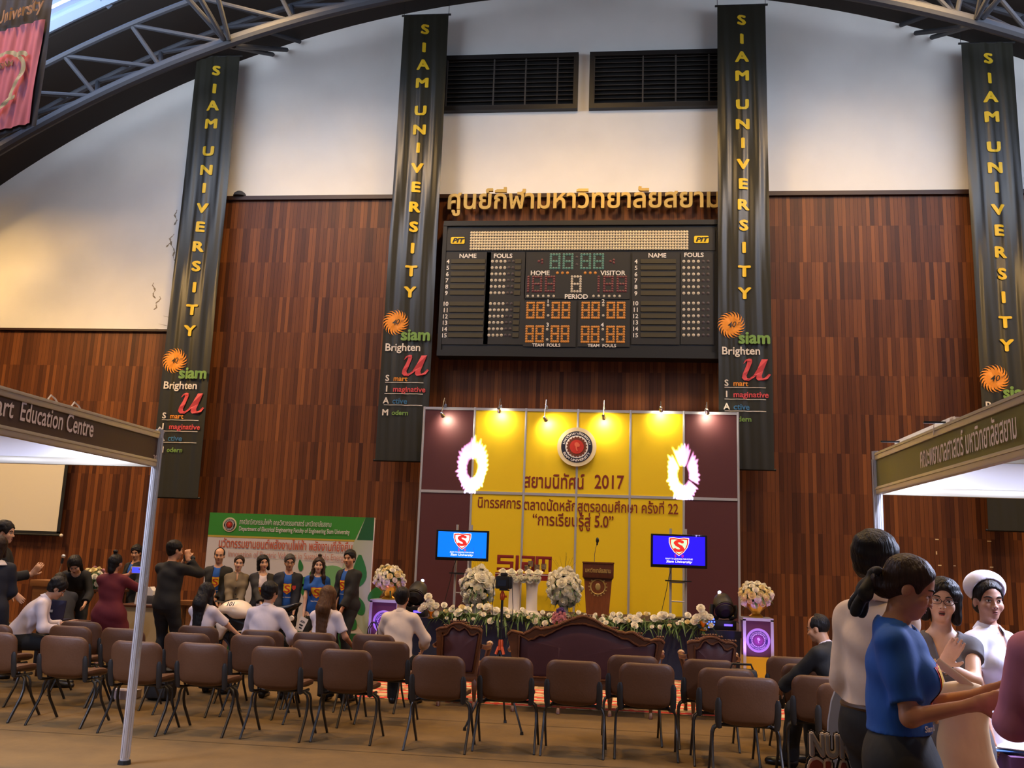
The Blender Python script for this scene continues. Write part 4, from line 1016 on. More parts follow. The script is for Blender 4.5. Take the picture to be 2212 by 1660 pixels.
mx = node(nt, 'ShaderNodeMix', data_type='RGBA'); nt.links.new(st_.outputs[0], mx.inputs[0]); nt.links.new(rp.outputs[0], mx.inputs[6]); mx.inputs[7].default_value = (*lin((196, 44, 34)), 1)
nt.links.new(mx.outputs[2], bs_.inputs['Base Color'])
b = MB(); b.prism([(-3.05, 0), (2.6, 0), (2.6, 3.15), (-3.05, 3.15)], (0, 10.95, .003), (1, 0, 0), (0, 1, 0), (0, 0, .005))
tag(b.obj('patterned_rug', m_rug, None, 0), 'red and cream patterned rug on the floor before the stage', 'rug')

# ---------------------------------------------------------------- carved sofa and armchairs, seen from behind
m_carv = mat('carved_wood', (92, 52, 26), .4, var=.18, scale=9, bump=.1); m_uph = mat('upholstery_plum', (70, 34, 40), .5, var=.06, scale=20); m_goldw = mat('worn_gilding', (190, 160, 130), .35, .2)
def louis(name, label, group, top_px, left_bot, right_bot, Y, legs_x, zb=.30, seat_d=.55):
    P = [at(px, py, Y) for px, py in top_px]; cx = (P[0].x+P[-1].x)/2; T = [(p.x-cx, p.z) for p in P]
    T = [q for i in range(len(T)-1) for q in ((T[i][0], T[i][1]), (T[i][0]*.5+T[i+1][0]*.5, T[i][1]*.5+T[i+1][1]*.5+.004))]+[T[-1]]
    W = T[-1][0]-T[0][0]; bx = W/2*.90
    out = T+[(bx+.005, zb+.25), (bx-.02, zb)]+[(-bx+.02, zb), (-bx-.005, zb+.25)]
    zc = zb+.07; inn = [(max(-bx+.055-.06*min(1, max(0, (q[1]-zb)))*0, min(bx-.0, q[0]*.905)), q[1]-.072-.028*math.cos(q[0]*2*PI/(W/3.0))) for q in T]+[(bx-.055, zc)]+[(-bx+.055, zc)]
    t = thing(name, label, 'sofa' if 'sofa' in name else 'armchair', (cx, Y, 0), 0, group)
    b = MB(); b.prism(out, (0, -.03, 0), (1, 0, 0), (0, 0, 1), (0, .07, 0), holes=[inn]); b.obj('carved_frame', m_carv, t, 30)
    b = MB(); b.tube([(p[0]*.985, -.035, p[1]-.018) for p in T], .014, 6); b.tube([(p[0], -.035, p[1]+.004) for p in inn], .012, 6, closed=True); b.obj('moulding', m_carv, t, 60)
    b = MB()
    for i in range(len(T)//4, len(T)-1, max(3, len(T)//7)):
        for d in (-.03, 0, .03): b.ball((T[i][0]+d, .0, T[i][1]+.008), (.014, .02, .014), 8, 5)
    b.obj('carved_leaves', m_carv, t)
    n = len(inn); c0 = (0, (zc+max(q[1] for q in inn))/2)
    b = MB(); vs = []; fs = []
    zt_ = min(q[1] for q in inn[:len(T)])
    for k, (s_, y, w_) in enumerate(((1, .0, 1), (.97, -.022, .9), (.85, -.034, .4), (.4, -.04, 0))): vs += [(c0[0]+(q[0]-c0[0])*s_, y, c0[1]+((q[1] if q[1] < zt_ else zt_+(q[1]-zt_)*w_)-c0[1])*s_) for q in inn]
    for k in range(3): fs += [(k*n+i, k*n+(i+1) % n, (k+1)*n+(i+1) % n, (k+1)*n+i) for i in range(n)]
    fs.append(tuple(3*n+i for i in range(n))); b.add(vs, fs); b.obj('upholstered_back', m_uph, t, 50)
    b = MB(); b.box((0, .04+seat_d/2, zb+.09), (2*bx+.02, seat_d, .13), bev=.05); b.obj('seat_cushion', m_uph, t)
    b = MB(); b.box((0, -.01, zb+.005), (2*bx-.02, .05, .06), bev=.01); b.box((0, seat_d+.05, zb+.01), (2*bx+.04, .05, .07), bev=.015)
    for s in (-1, 1): b.box((s*bx, .03+seat_d/2, zb+.01), (.05, seat_d, .07), bev=.01)
    b.obj('seat_rail', m_carv, t)
    for s in (-1, 1):
        b = MB(); b.tube([(s*(bx+.02), .0, zb+.36), (s*(bx+.06), .12, zb+.34), (s*(bx+.07), .30, zb+.33), (s*(bx+.06), .42, zb+.35), (s*(bx+.055), .44, zb+.31), (s*(bx+.03), .38, zb+.2), (s*(bx+.01), .40, zb+.06)], [.025, .028, .03, .036, .034, .028, .026], 8); b.obj('armrest', m_carv, t)
        b = MB(); b.ball((s*(bx+.062), .43, zb+.36), (.04, .05, .032), 10, 6); b.obj('arm_scroll', m_goldw, t)
    for x, y in [(x, -.0) for x in legs_x]+[(-bx, seat_d+.04), (bx, seat_d+.04)]:
        f = 1 if y > .1 else -1
        b = MB(); b.tube([(x, y, zb-.0), (x, y+f*.02, zb-.06), (x, y+f*.012, zb-.16), (x, y-f*.0, .06), (x, y+f*.03, .02), (x, y+f*.035, .0)], [.036, .034, .024, .017, .024, .022], 8); b.obj('leg', m_carv, t)
    return t
SOFA = [(1095, 1368), (1103, 1361), (1118, 1364), (1130, 1367), (1143, 1361), (1156, 1353), (1168, 1357), (1186, 1354), (1204, 1349), (1222, 1341), (1240, 1334), (1254, 1330), (1262, 1329), (1272, 1332), (1290, 1340), (1304, 1350), (1320, 1356), (1336, 1363), (1352, 1366), (1368, 1364), (1380, 1371), (1393, 1379), (1408, 1382), (1422, 1379), (1431, 1380), (1437, 1387)]
louis('carved_sofa', 'long carved wooden sofa with plum upholstery, seen from behind, facing the stage', None, SOFA, None, None, 10.6, (-.78, -.28, .28, .72))
ARM = [(943, 1359), (949, 1355), (958, 1354), (966, 1353), (975, 1347), (985, 1344), (995, 1344), (1003, 1346), (1011, 1351), (1020, 1355), (1031, 1355), (1038, 1358), (1042, 1363)]
louis('carved_armchair', 'carved wooden armchair with plum back, left of the long sofa', 'carved armchairs', ARM, None, None, 10.7, (-.2, .2), seat_d=.5)
louis('carved_armchair', 'carved wooden armchair with plum back, right of the long sofa', 'carved armchairs', [(1484+(p[0]-943)*1.08, p[1]+28.5+(p[0]-943)*.03) for p in ARM], None, None, 10.7, (-.2, .2), seat_d=.5)

# ---------------------------------------------------------------- camera on its tripod
m_or = mat('anodised_orange', (214, 84, 36), .35, .5)
tx, ty = -1.12, 9.46
t = thing('camera_tripod', 'thin black tripod with orange joints standing between the armchair and the sofa', 'tripod', (tx, ty, 0))
hub = .80
for i, (x, y) in enumerate(((-1.42, 9.30), (-1.09, 9.84), (-.86, 9.24))):
    b = MB(); b.cyl((0, 0, hub-.05), ((x-tx)*.5, (y-ty)*.5, hub*.47), .015, n=8); b.cyl(((x-tx)*.5, (y-ty)*.5, hub*.47), (x-tx, y-ty, .02), .010, n=8); l = b.obj('leg', m_blk, t)
    b = MB(); b.cyl((x-tx, y-ty, .03), (x-tx, y-ty, .0), .014, .018, 8); b.obj('rubber_foot', m_blk, l)
    b = MB(); b.cyl(((x-tx)*.06, (y-ty)*.06, hub-.02), ((x-tx)*.14, (y-ty)*.14, hub-.09), .015, n=8); b.obj('joint', m_or, l)
b = MB(); b.lathe([(.03, hub-.05), (.026, hub-.02), (.026, hub+.03), (.02, hub+.05)], n=14); b.obj('hub', m_or, t)
b = MB(); b.cyl((0, 0, hub), (.0, 0, 1.235), .013, n=10); b.obj('centre_column', m_blk, t)
b = MB(); b.lathe([(.02, 1.235), (.024, 1.25), (.024, 1.29), (.016, 1.31), (.012, 1.325)], n=14); b.cyl((.02, 0, 1.27), (.045, 0, 1.27), .01, n=8); b.obj('ball_head', m_or, t)
b = MB(); b.box((0.01, 0, 1.335), (.08, .05, .016)); b.cyl((.04, 0, 1.335), (.07, 0, 1.33), .007, n=6); b.obj('clamp_plate', m_blk, t)
c = thing('camera', 'black stills camera with dangling strap on top of the tripod', 'camera', (tx+.01, ty, 1.3435))
m_cam = mat('camera_black', (26, 26, 27), .5, bump=.1, scale=150)
b = MB(); b.box((0, 0, .065), (.165, .075, .125), bev=.016); b.box((0, 0, .012), (.155, .07, .022), bev=.006); b.box((.07, -.02, .065), (.03, .06, .12), bev=.012); b.obj('body', m_cam, c)
b = MB(); b.box((0, -.0, .14), (.07, .07, .04), bev=.014); b.obj('viewfinder_hump', m_cam, c)
b = MB(); b.box((-.015, -.039, .06), (.085, .004, .06)); b.obj('rear_screen', m_lens, c)
b = MB(); b.lathe([(.034, .03), (.036, .05), (.036, .12), (.03, .122)], (0, 0, .065), 18, R=Matrix.Rotation(-PI/2, 3, 'X')); b.obj('lens', m_cam, c)
b = MB()
b.tube([(-.085, -.02, .11), (-.10, -.03, .03), (-.098, -.035, -.09), (-.105, -.03, -.2), (-.095, -.02, -.3), (-.05, -.02, -.37), (-.0, -.03, -.385), (.05, -.03, -.36), (.095, -.02, -.30), (.105, -.03, -.18), (.094, -.03, -.06), (.09, -.03, .03), (.085, -.02, .11)], .006, 5, flat=.6); b.obj('strap', m_blk, c)

# ---------------------------------------------------------------- green exhibit board
m_bgrn = mat('board_green', (62, 150, 50), .6); m_bgrd = mat('board_dark_green', (34, 100, 56), .6); m_bwht = mat('board_white', (232, 222, 216), .65); m_bgold = mat('board_gold', (206, 176, 70), .6); m_borg = mat('board_orange', (206, 96, 60), .6); m_bpal = mat('board_pale', (188, 198, 170), .65); m_lf = mat('board_leaf', (48, 132, 62), .6); m_lf2 = mat('board_leaf_pale', (130, 190, 120), .6)
YG = 14.4; x0, x1 = -6.49, -3.78; W = x1-x0; H = 2.2
t = thing('exhibit_board', 'green and white printed exhibit board behind the row of standing people', 'display board', ((x0+x1)/2, YG, 0))
b = MB(); b.box((0, .04, H/2), (W, .06, H)); b.obj('panel', m_bwht, t)
def bq(px, py): q = at(px, py, YG-.002); return q.x-(x0+x1)/2, q.z
L = lambda k: (lambda x, z: Vector((x, .009-.002*k, z)))
def quad(b, l, k): b.add([L(k)(*q) for q in l], [tuple(range(len(l)))])
z1 = 1.845
b = MB(); quad(b, [(-W/2, z1), (W/2, z1), (W/2, H), (-W/2, H)], 1); b.obj('green_heading', m_bgrn, t, 0)
b = MB(); quad(b, [(-W/2, z1-.03), (W/2, z1-.03), (W/2, z1), (-W/2, z1)], 1); b.obj('gold_line', m_bgold, t, 0)
b = MB(); quad(b, [(W/2-.14, H), (W/2, H), (W/2, .35), (W/2-.60, 1.1)], 2); b.obj('pale_wedge', m_bpal, t, 0)
b = MB(); quad(b, [(W/2-.14, H), (W/2, H), (W/2, z1), (W/2-.26, z1)], 3); b.obj('dark_wedge', m_bgrd, t, 0)
b = MB(); quad(b, [(-W/2, 0), (W/2, 0), (W/2, .42), (-W/2, .42)], 3); b.obj('green_foot', m_bgrd, t, 0)
b = MB()
LEAF = [(0, 0), (.16, .12), (.24, .34), (.18, .62), (.02, 1), (-.14, .66), (-.2, .36), (-.14, .1)]
def leaf(b, x, z, s, a, k): flatpoly(b, soften([(x+s*(p[0]*math.cos(a)-p[1]*math.sin(a)), z+s*(p[0]*math.sin(a)+p[1]*math.cos(a))) for p in LEAF], 1), L(k))
for px, py, s, a in ((775, 1270, .55, .05), (795, 1300, .4, -.7), (650, 1235, .2, .2), (668, 1245, .34, -1.0), (640, 1262, .34, -1.2), (785, 1330, .45, .6), (770, 1360, .5, .9), (690, 1300, .5, 1.0)): x, z = bq(px, py); leaf(b, x, z, s, a, 4)
b.obj('leaf_print', m_lf, t, 0)
b = MB(); x, z = bq(715, 1270); b.add([L(3)(x+.32*math.cos(q*PI/16), z+.34*math.sin(q*PI/16)) for q in range(32)], [tuple(range(32))]); b.obj('pale_globe_print', m_lf2, t, 0)
b = MB()
x, z = bq(517, 1130); x2, _ = bq(716, 1135); put_text(b, 'ภาควิชาวิศวกรรมไฟฟ้า คณะวิศวกรรมศาสตร์ มหาวิทยาลัยสยาม', L(4), x, z-.02, width=x2-x, size=.115, align='l', bold=.006)
x, z = bq(516, 1144); x2, _ = bq(756, 1150); put_text(b, 'Department of Electrical Engineering Faculty of Engineering Siam University', L(4), x, z-.02, width=x2-x, size=.10, align='l', bold=.012)
b.obj('white_lettering', m_bwht, t, 0)
b = MB(); x, z = bq(472, 1181); x2, _ = bq(761, 1189); put_text(b, 'นวัตกรรมยานยนต์พลังงานไฟฟ้า พลังงานที่ยั่งยืน', L(4), x, z-.01, width=x2-x, size=.19, align='l', bold=.012); b.obj('orange_lettering', m_borg, t, 0)
b = MB(); x, z = bq(493, 1200); x2, _ = bq(748, 1208); put_text(b, 'Innovation of Electric Vehicles in Sustainable Energy', L(4), x, z-.02, width=x2-x, size=.14, align='l'); b.obj('thin_lettering', mat('board_salmon', (214, 150, 130), .6), t, 0)
x, z = bq(496, 1134); crest(t, .115, (x, -.002, z), .003)

# ---------------------------------------------------------------- desk and side lectern at the left
m_desk = mat('desk_panel_beige', (176, 154, 112), .7); m_dwood = mat('desk_wood', (132, 84, 40), .45, var=.15, scale=6, stretch=(1, 6, 6)); m_dark_w = mat('dark_wood', (74, 40, 22), .45)
p, q = at(255, 1306, 13.3), at(392, 1306, 13.3); W = q.x-p.x
t = thing('reception_desk', 'long desk with a beige front panel behind the photographer in black', 'desk', ((p.x+q.x)/2, 13.3, 0)); h = p.z
b = MB(); b.box((0, .35, h-.015), (W+.1, .75, .03), bev=.005); b.obj('desktop', m_dark_w, t)
b = MB(); b.box((0, .02, h/2+.1), (W, .03, h-.25)); b.obj('front_panel', m_desk, t)
for s in (-1, 1): b = MB(); b.box((s*(W/2-.02), .35, h/2-.015), (.04, .7, h-.03)); b.obj('side_panel', m_dark_w, t)
p, q = at(388, 1298, 13.0), at(412, 1298, 13.0)
t = thing('wooden_side_table', 'light wooden table edge just right of the photographer in black', 'table', ((p.x+q.x)/2, 13.0, 0)); h = p.z; W = q.x-p.x
b = MB(); b.box((0, .12, h-.03), (W+.06, .28, .06)); b.obj('tabletop', m_dwood, t)
for sx in (-1, 1):
    for y in (.03, .21): b = MB(); b.box((sx*(W/2-.02), y, h/2-.03), (.06, .06, h-.06)); b.obj('leg', m_dwood, t)
# small lectern with microphone
q = at(122, 1254, 14.6); h = q.z
t = thing('side_lectern', 'light wooden lectern with a microphone near the projection screen', 'lectern', (q.x, 14.6, 0))
b = MB(); b.prism([(-.22, .0), (.22, 0), (.27, h-.1), (-.27, h-.1)], (0, -.2, 0), (1, 0, 0), (0, 0, 1), (0, .4, 0)); b.obj('body', m_dwood, t)
b = MB(); b.box((0, 0, h-.05), (.62, .46, .1), bev=.01); b.obj('top', m_dwood, t)
mc = thing('microphone', 'round-headed microphone standing on the light wooden lectern at the left', 'microphone', (q.x+.05, 14.55, h+.004), 0, 'microphones')
b = MB(); b.tube([(0, 0, 0), (.02, 0, .18), (.05, -.02, .28)], .008, 6); b.obj('gooseneck', m_chr, mc)
b = MB(); b.cyl((.045, -.02, .27), (.06, -.02, .36), .02); b.obj('handle', m_blk, mc)
b = MB(); b.ball((.065, -.02, .385), .034, 12, 8); b.obj('mesh_head', m_alu, mc)
q = at(206, 1250, 13.9); bouquet('desk_bouquet', 'low bouquet of pink and white flowers at the back of the left desk area', q, .17, 26, .05, [ROSE[0], ROSEC[0], ROSEP[0]], leafn=50, leafL=.14)
t = thing('flower_table', 'narrow table under the bouquet in the left desk area', 'table', (q.x, 13.9, 0)); h = q.z-.16
b = MB(); b.box((0, 0, h-.015), (.9, .45, .03)); b.obj('tabletop', m_dark_w, t)
for sx in (-1, 1):
    for y in (-.18, .18): b = MB(); b.box((sx*.4, y, h/2-.015), (.05, .05, h-.03)); b.obj('leg', m_dark_w, t)
# white paper bag on the desk
q = at(310, 1303, 13.5); b = MB(); vs = []
b.prism([(-.14, 0), (.14, 0), (.13, .2), (.08, .26), (.02, .235), (-.06, .27), (-.12, .22)], (0, -.07, 0), (1, 0, 0), (0, 0, 1), (0, .14, 0))
tag(b.obj('paper_bag', mat('bag_white', (226, 218, 208), .7, bump=.3, scale=12), None, 30, (q.x, 13.56, at(255, 1306, 13.3).z+.002)), 'crumpled white bag standing on the desk behind the booth post', 'bag')
q = at(326, 1300, 13.5); b = MB(); b.box((0, 0, .07), (.2, .16, .14), bev=.04)
tag(b.obj('camera_bag', mat('bag_grey', (70, 66, 64), .7), None, 30, (q.x, 13.56, at(255, 1306, 13.3).z+.002)), 'grey cloth bag beside the white bag on the desk', 'bag')
# bags on the floor and hung on a chair
q = fl(333, 1516); t = thing('backpack', 'black backpack on the floor at the feet of the photographer', 'bag', (q.x, q.y+.12, 0))
b = MB(); b.box((0, 0, .17), (.32, .2, .34), bev=.07); b.obj('body', m_cplas, t)
b = MB(); b.box((0, -.11, .12), (.24, .06, .18), bev=.03); b.obj('front_pocket', m_cplas, t)
b = MB(); b.tube([(-.05, 0, .33), (-.03, 0, .38), (.03, 0, .38), (.05, 0, .33)], .012, 6); b.obj('handle', m_cplas, t)
q = fl(260, 1512); t = thing('floor_box', 'small pale box lying on the floor beside the booth post', 'box', (q.x, q.y, 0)); b = MB(); b.box((0, .1, .045), (.26, .2, .09)); b.obj('carton', mat('carton_pale', (150, 130, 128), .7), t); b = MB(); b.box((0, .1, .093), (.27, .05, .006)); b.obj('tape', m_wcol, t)

# ---------------------------------------------------------------- white electric motorcycle
m_fair = mat('fairing_white', (240, 224, 208), .3); m_tyre = mat('tyre', (24, 24, 24), .8)
Ym = 12.35; o = at(560, 1390, Ym); bx = o.x
t = thing('electric_motorcycle', 'white and black motorcycle parked in front of the standing group', 'motorcycle', (bx, Ym, 0))
def mp(px, py): q = at(px, py, Ym); return q.x-bx, q.z
def shell(nm, pts, mt, th, bulge=.05):
    l = [mp(*p) for p in pts]; b = MB(); pad(b, dense(soften(l, 1)), lambda x, z, h: (x, h, z), th, bulge); return b.obj(nm, mt, t, 60)
shell('upper_fairing', [(470, 1320), (482, 1306), (497, 1298), (515, 1296), (532, 1302), (546, 1318), (548, 1330), (535, 1338), (515, 1339), (503, 1332), (498, 1326), (484, 1323)], m_fair, .26, .10)
shell('lower_fairing', [(467, 1328), (478, 1332), (507, 1354), (494, 1362), (487, 1374), (478, 1384), (472, 1380), (479, 1356), (472, 1342)], m_fair, .3, .03)
shell('black_bodywork', [(472, 1326), (500, 1328), (540, 1340), (590, 1318), (640, 1330), (636, 1346), (600, 1365), (570, 1400), (520, 1405), (492, 1385), (505, 1352)], m_blk, .2, .04)
shell('tail', [(590, 1312), (620, 1308), (655, 1300), (640, 1316), (610, 1330), (592, 1326)], m_tvb, .16, .03)
shell('seat', [(545, 1318), (590, 1311), (618, 1310), (600, 1324), (560, 1330)], m_cplas, .2, .04)
for nm, px in (('front_wheel', 470), ('rear_wheel', 650)):
    x, _ = mp(px, 1400); b = MB(); b.tube([(x+.24*math.cos(k*PI/14), 0, .29+.24*math.sin(k*PI/14)) for k in range(28)], .055, 10, closed=True); wq = b.obj(nm, m_tyre, t)
    b = MB(); b.tube([(x+.18*math.cos(k*PI/14), 0, .29+.18*math.sin(k*PI/14)) for k in range(28)], .02, 6, closed=True)
    for k in range(5): b.cyl((x, 0, .29), (x+.18*math.cos(k*2*PI/5), 0, .29+.18*math.sin(k*2*PI/5)), .018, n=6)
    b.cyl((x, -.06, .29), (x, .06, .29), .04, n=12); b.obj('rim', m_steel, wq)
x, z = mp(470, 1330); x2, _ = mp(470, 1400); b = MB()
for s in (-1, 1): b.cyl((x+.05, s*.08, z-.02), (x2, s*.08, .29), .025, n=8)
b.obj('fork', m_steel, t)
x, z = mp(648, 1335); b = MB(); b.cyl((mp(600, 1360)[0], .07, mp(600, 1360)[1]), (mp(650, 1400)[0], .07, .29), .03, n=8); b.cyl((mp(600, 1360)[0], -.07, mp(600, 1360)[1]), (mp(650, 1400)[0], -.07, .29), .03, n=8); b.obj('swing_arm', m_blk, t)
x, z = mp(490, 1302); b = MB(); b.tube([(x, -.36, z+.03), (x-.03, -.2, z+.02), (x-.05, 0, z), (x-.03, .2, z+.02), (x, .36, z+.03)], .014, 8); b.obj('handlebar', m_blk, t)
x, z = mp(638, 1335); b = MB(); b.cyl((x, -.14, z), (x, -.17, z), .035, .03, 16); b.obj('white_cap', m_wcol, t)
x, z = mp(515, 1305); b = MB(); put_text(b, '101', lambda X, Z: Vector((X, -.232, Z)), x-.02, z-.02, cap=.055, bold=.02, skew=.4); b.obj('fairing_number', m_blk, t, 0)
# info card hung on the motorcycle
q = at(652, 1348, 12.1); t = thing('info_card', 'tilted white card with black print hanging beside the motorcycle seat', 'card', (q.x, 12.1, q.z)); t.rotation_euler = (0, math.radians(25), 0)
b = MB(); b.box((0, 0, 0), (.11, .004, .17)); b.obj('card', m_wcol, t)
b = MB()
for z in (.035, .02): b.box((0, -.003, z), (.06, .002, .008))
b.box((.0, -.003, -.02), (.05, .002, .02)); b.box((.01, -.003, -.055), (.04, .002, .018)); b.obj('printed_bars', m_blk, t)
b = MB(); b.cyl((0, 0, .085), (.0, .05, .17), .003, n=5); b.obj('string', m_blk, t)

# ---------------------------------------------------------------- booths
m_boothw = mat('booth_panel_white', (232, 230, 238), .6); m_fasb = mat('fascia_brown', (66, 46, 36), .5); m_faso = mat('fascia_olive', (92, 92, 44), .5); m_ftxt = mat('fascia_text', (214, 196, 190), .6); m_tube = mat('fluorescent_tube', (215, 225, 255), .4, emit=7); m_alub = mat('booth_aluminium', (178, 170, 152), .4, .35)
def booth(label, px_, py_, sgn, ztop, zbot, yend, xend, fmat, txt, number=None):
    t = thing('booth_frame', label, 'exhibition booth', (px_, py_, 0), 0, 'shell-scheme booths')
    def post(x, y):
        b = MB(); b.tube([(x, y, .03), (x, y, ztop+.015)], .034, 8)
        for k in range(8): a = k*PI/4+PI/8; b.box((x+.033*math.cos(a), y+.033*math.sin(a), ztop/2), (.006, .006, ztop-.1), R=Matrix.Rotation(a, 3, 'Z'))
        o = b.obj('post', m_alu, t); b = MB(); b.cyl((x, y, 0), (x, y, .03), .05, .045, 10); b.obj('foot', m_blk, o)
    post(0, 0); post(0, yend); post(xend, 0)
    ln = -yend
    for nm, z in (('top_rail', ztop-.03), ('bottom_rail', zbot+.03)):
        b = MB(); b.box((0, -ln/2, z), (.045, ln-.07, .06), bev=.006); b.box((-sgn*.024, -ln/2, z+.012), (.006, ln-.08, .008)); b.obj(nm, m_alub, t)
        b = MB(); b.box((xend/2, 0, z), (abs(xend)-.07, .045, .06), bev=.006); b.obj(nm, m_alub, t)
    b = MB(); b.box((0, -ln/2, (ztop+zbot)/2), (.02, ln-.07, ztop-zbot-.12)); b.obj('fascia_board', fmat, t)
    b = MB(); b.box((xend/2, 0, (ztop+zbot)/2), (abs(xend)-.07, .02, ztop-zbot-.12)); b.obj('fascia_board', m_boothw, t)
    return t
PLX, PLY, LT, LB = -3.70, 7.12, 2.56, 2.27
t = booth('aluminium booth frame at the left with a dark brown sign', PLX, PLY, -1, LT, LB, -4.2, -3.2, m_fasb, None)
f_ = lambda u, z: Vector((.0145, -4.2+u, z))          # left booth: faces the aisle on +x, reads away from the viewer
def by(px, py, X):                                     # distance along the fascia of a photograph pixel
    d = ray(px, py); s = X/d.x; return d.y*s, CAMZ+d.z*s
b = MB()
y0, _ = by(201, 930, PLX+.015); yc, zc = by(46, 885, PLX+.015)
w1 = y0-yc
put_text(b, 'Education Centre', f_, y0-PLY+4.2, LB+.115, width=w1, size=.175, align='r', bold=.012)
put_text(b, 'Start', f_, yc-PLY+4.2-.07, LB+.115, size=.175, align='r', bold=.012, sx=w1/(1.32) if False else .8)
b.obj('sign_lettering', m_ftxt, t, 0)
b = MB(); y1, z1_ = by(335, 990, PLX+.015); put_text(b, '20', f_, y1-PLY+4.2, z1_-.03, cap=.055, bold=.01, sx=.8); b.obj('booth_number', m_ftxt, t, 0)
PRX, PRY, RT, RB = 2.02, 7.5, 2.56, 2.235
t2 = booth('aluminium booth frame at the right with an olive green sign in Thai', PRX, PRY, 1, RT, RB, -4.6, 3.6, m_faso, None)
g_ = lambda u, z: Vector((-.0145, -u, z))
b = MB(); ya, za = by(1988, 1000, PRX-.015); yb_, zb_ = by(2199, 905, PRX-.015)
put_text(b, 'คณะพยาบาลศาสตร์ มหาวิทยาลัยสยาม', g_, PRY-ya, RB+.10, width=ya-yb_, size=.19, align='l', bold=.008); b.obj('sign_lettering', m_ftxt, t2, 0)
# clamps, cable loops
b = MB()
for px, py in ((115, 848), (165, 866), (347, 930)):
    y, z = by(px, py, PLX); b.tube([(0, y-PLY-.05, LT), (0, y-PLY-.02, LT+.035), (0, y-PLY+.03, LT+.02), (0, y-PLY+.06, LT)], .006, 5)
b.obj('cable_loops', m_wcol, t)
b = MB(); y, z = by(2050, 905, PRX); b.tube([(.02, y-PRY-.05, RT-.01), (.02, y-PRY-.03, RT+.03), (.02, y-PRY+.03, RT+.03), (.02, y-PRY+.05, RT-.01)], .007, 6); b.tube([(-.025, y-PRY+.2, RT+.02), (-.03, y-PRY+.2, RT-.05)], .004, 5); b.obj('cable_loops', m_wcol, t2)
for lab, p in (('bright fluorescent tube behind the top rail of the olive green sign', (PRX+.13, PRY-.75, RT+.03)), ('fluorescent tube lighting the inside of the left booth', (PLX-.5, PLY-.8, LT+.03))):
    l = thing('fluorescent_light', lab, 'light fitting', p, 0, 'fluorescent tubes of the booths')
    b = MB(); b.box((0, 0, .03), (.05, 1.24, .04)); b.obj('batten', m_wcol, l)
    b = MB(); b.cyl((0, -.6, -.012), (0, .6, -.012), .014, n=10); b.obj('tube', m_tube, l)
    b = MB()
    for y in (-.5, .5): b.box((-.06*(1 if p[0] > 0 else -1), y, .03), (.2, .02, .012))
    b.obj('brackets', m_blk, l)
    light('AREA', 'booth_light_source', (p[0], p[1], p[2]-.03), 30, (.72, .78, 1), l, shape='RECTANGLE', size=.05, size_y=1.2)
    light('AREA', 'booth_light_source', (p[0]+(1.15 if p[0] > 0 else -1.6), p[1]-1.2, p[2]-.03), 190, (.66, .72, 1), None, shape='RECTANGLE', size=.05, size_y=1.2)  # extra lamp with no fitting, added to brighten the booth and people below

# ---------------------------------------------------------------- cut-out sign, roll-up board, purple table at the right
m_sgrey = mat('sign_grey', (150, 146, 148), .5); m_sred = mat('sign_red', (128, 48, 34), .5); m_scream = mat('sign_cream', (226, 204, 180), .5)
YN = 4.75; o = at(1745, 1575, YN); t = thing('cutout_sign', 'cut-out foam-board sign with grey NURSE over dark red SIAM lettering', 'sign', (o.x, YN, 0)); t.rotation_euler = (0, 0, math.radians(-6))
zt = o.z
fo = lambda x, z: Vector((x, 0, z))
def word(s, x, z, cap, width, mt, k):
    for nm, bb, y, m_ in (('dark_outline', .15, .012, m_tvb), ('cream_outline', .09, .0, m_scream), ('letters', .03, -.010, mt)):
        V, F = text_tris(s, .03); a0_, a1_, _, _ = extent(V); kx = width/(a1_-a0_); kz = cap/.7; b = MB()
        for q_, (a, hs) in enumerate(bold_polys(s, bb)):
            f2_ = lambda p: (x+(p[0]-a0_)*kx, z+p[1]*kz); keep = [h for h in hs if abs(area(h)) > .01 and nm == 'letters']
            b.prism([f2_(p) for p in a], (0, y-.0006*q_, 0), (1, 0, 0), (0, 0, 1), (0, .012, 0), holes=[[f2_(p) for p in h] for h in keep])
        b.obj(nm, mt if nm == 'letters' else m_, t, 0)
word('NURSE', .01, zt-.115, .095, .27, m_sgrey, 1); word('SIAM', .0, zt-.32, .18, .32, m_sred, 1)
b = MB(); b.prism(rrect(.28, zt-.36, .02, 3, .16, (zt-.36)/2), (0, .03, 0), (1, 0, 0), (0, 0, 1), (0, .015, 0)); b.obj('backing_board', m_scream, t)
b = MB(); b.box((.16, .04, zt*.45), (.05, .015, zt*.9)); b.obj('strut', m_scream, t)
q = fl(1800, 1660); b = MB(); P = []
for k in range(13):
    a = k/12; P.append((-.16+.26*a**1.6 if False else .12-.34*(1-a)**2+.10, a))
pl = [(at(px, py, 5.3).x, at(px, py, 5.3).z) for px, py in ((1793, 1660), (1788, 1610), (1790, 1560), (1797, 1515), (1808, 1485), (1822, 1465), (1835, 1455), (1850, 1450), (1880, 1452), (1880, 1660))]
x0_ = pl[0][0]; pl = [(p[0]-x0_, p[1]) for p in pl]; pl = [(pl[0][0], 0)]+pl[1:-1]+[(pl[-1][0], 0)]
b.prism(pl, (0, 0, 0), (1, 0, 0), (0, 0, 1), (0, .03, 0))
tag(b.obj('curved_board', mat('board_bluegrey', (136, 142, 158), .6), None, 0, (x0_, 5.3, 0)), 'blue-grey board with a curved edge behind the man in the white shirt', 'board')
m_pcl = mat('tablecloth_purple', (96, 58, 110), .8, var=.1, scale=5); q = fl(2108, 1594, .75)
t = thing('purple_table', 'table under a purple cloth at the lower right edge', 'table', (q.x, q.y-.06, 0)); t.rotation_euler = (0, 0, math.radians(-4))
b = MB(); vs = []; N_ = 120; Wt, Dt = 1.5, .5
loop = []
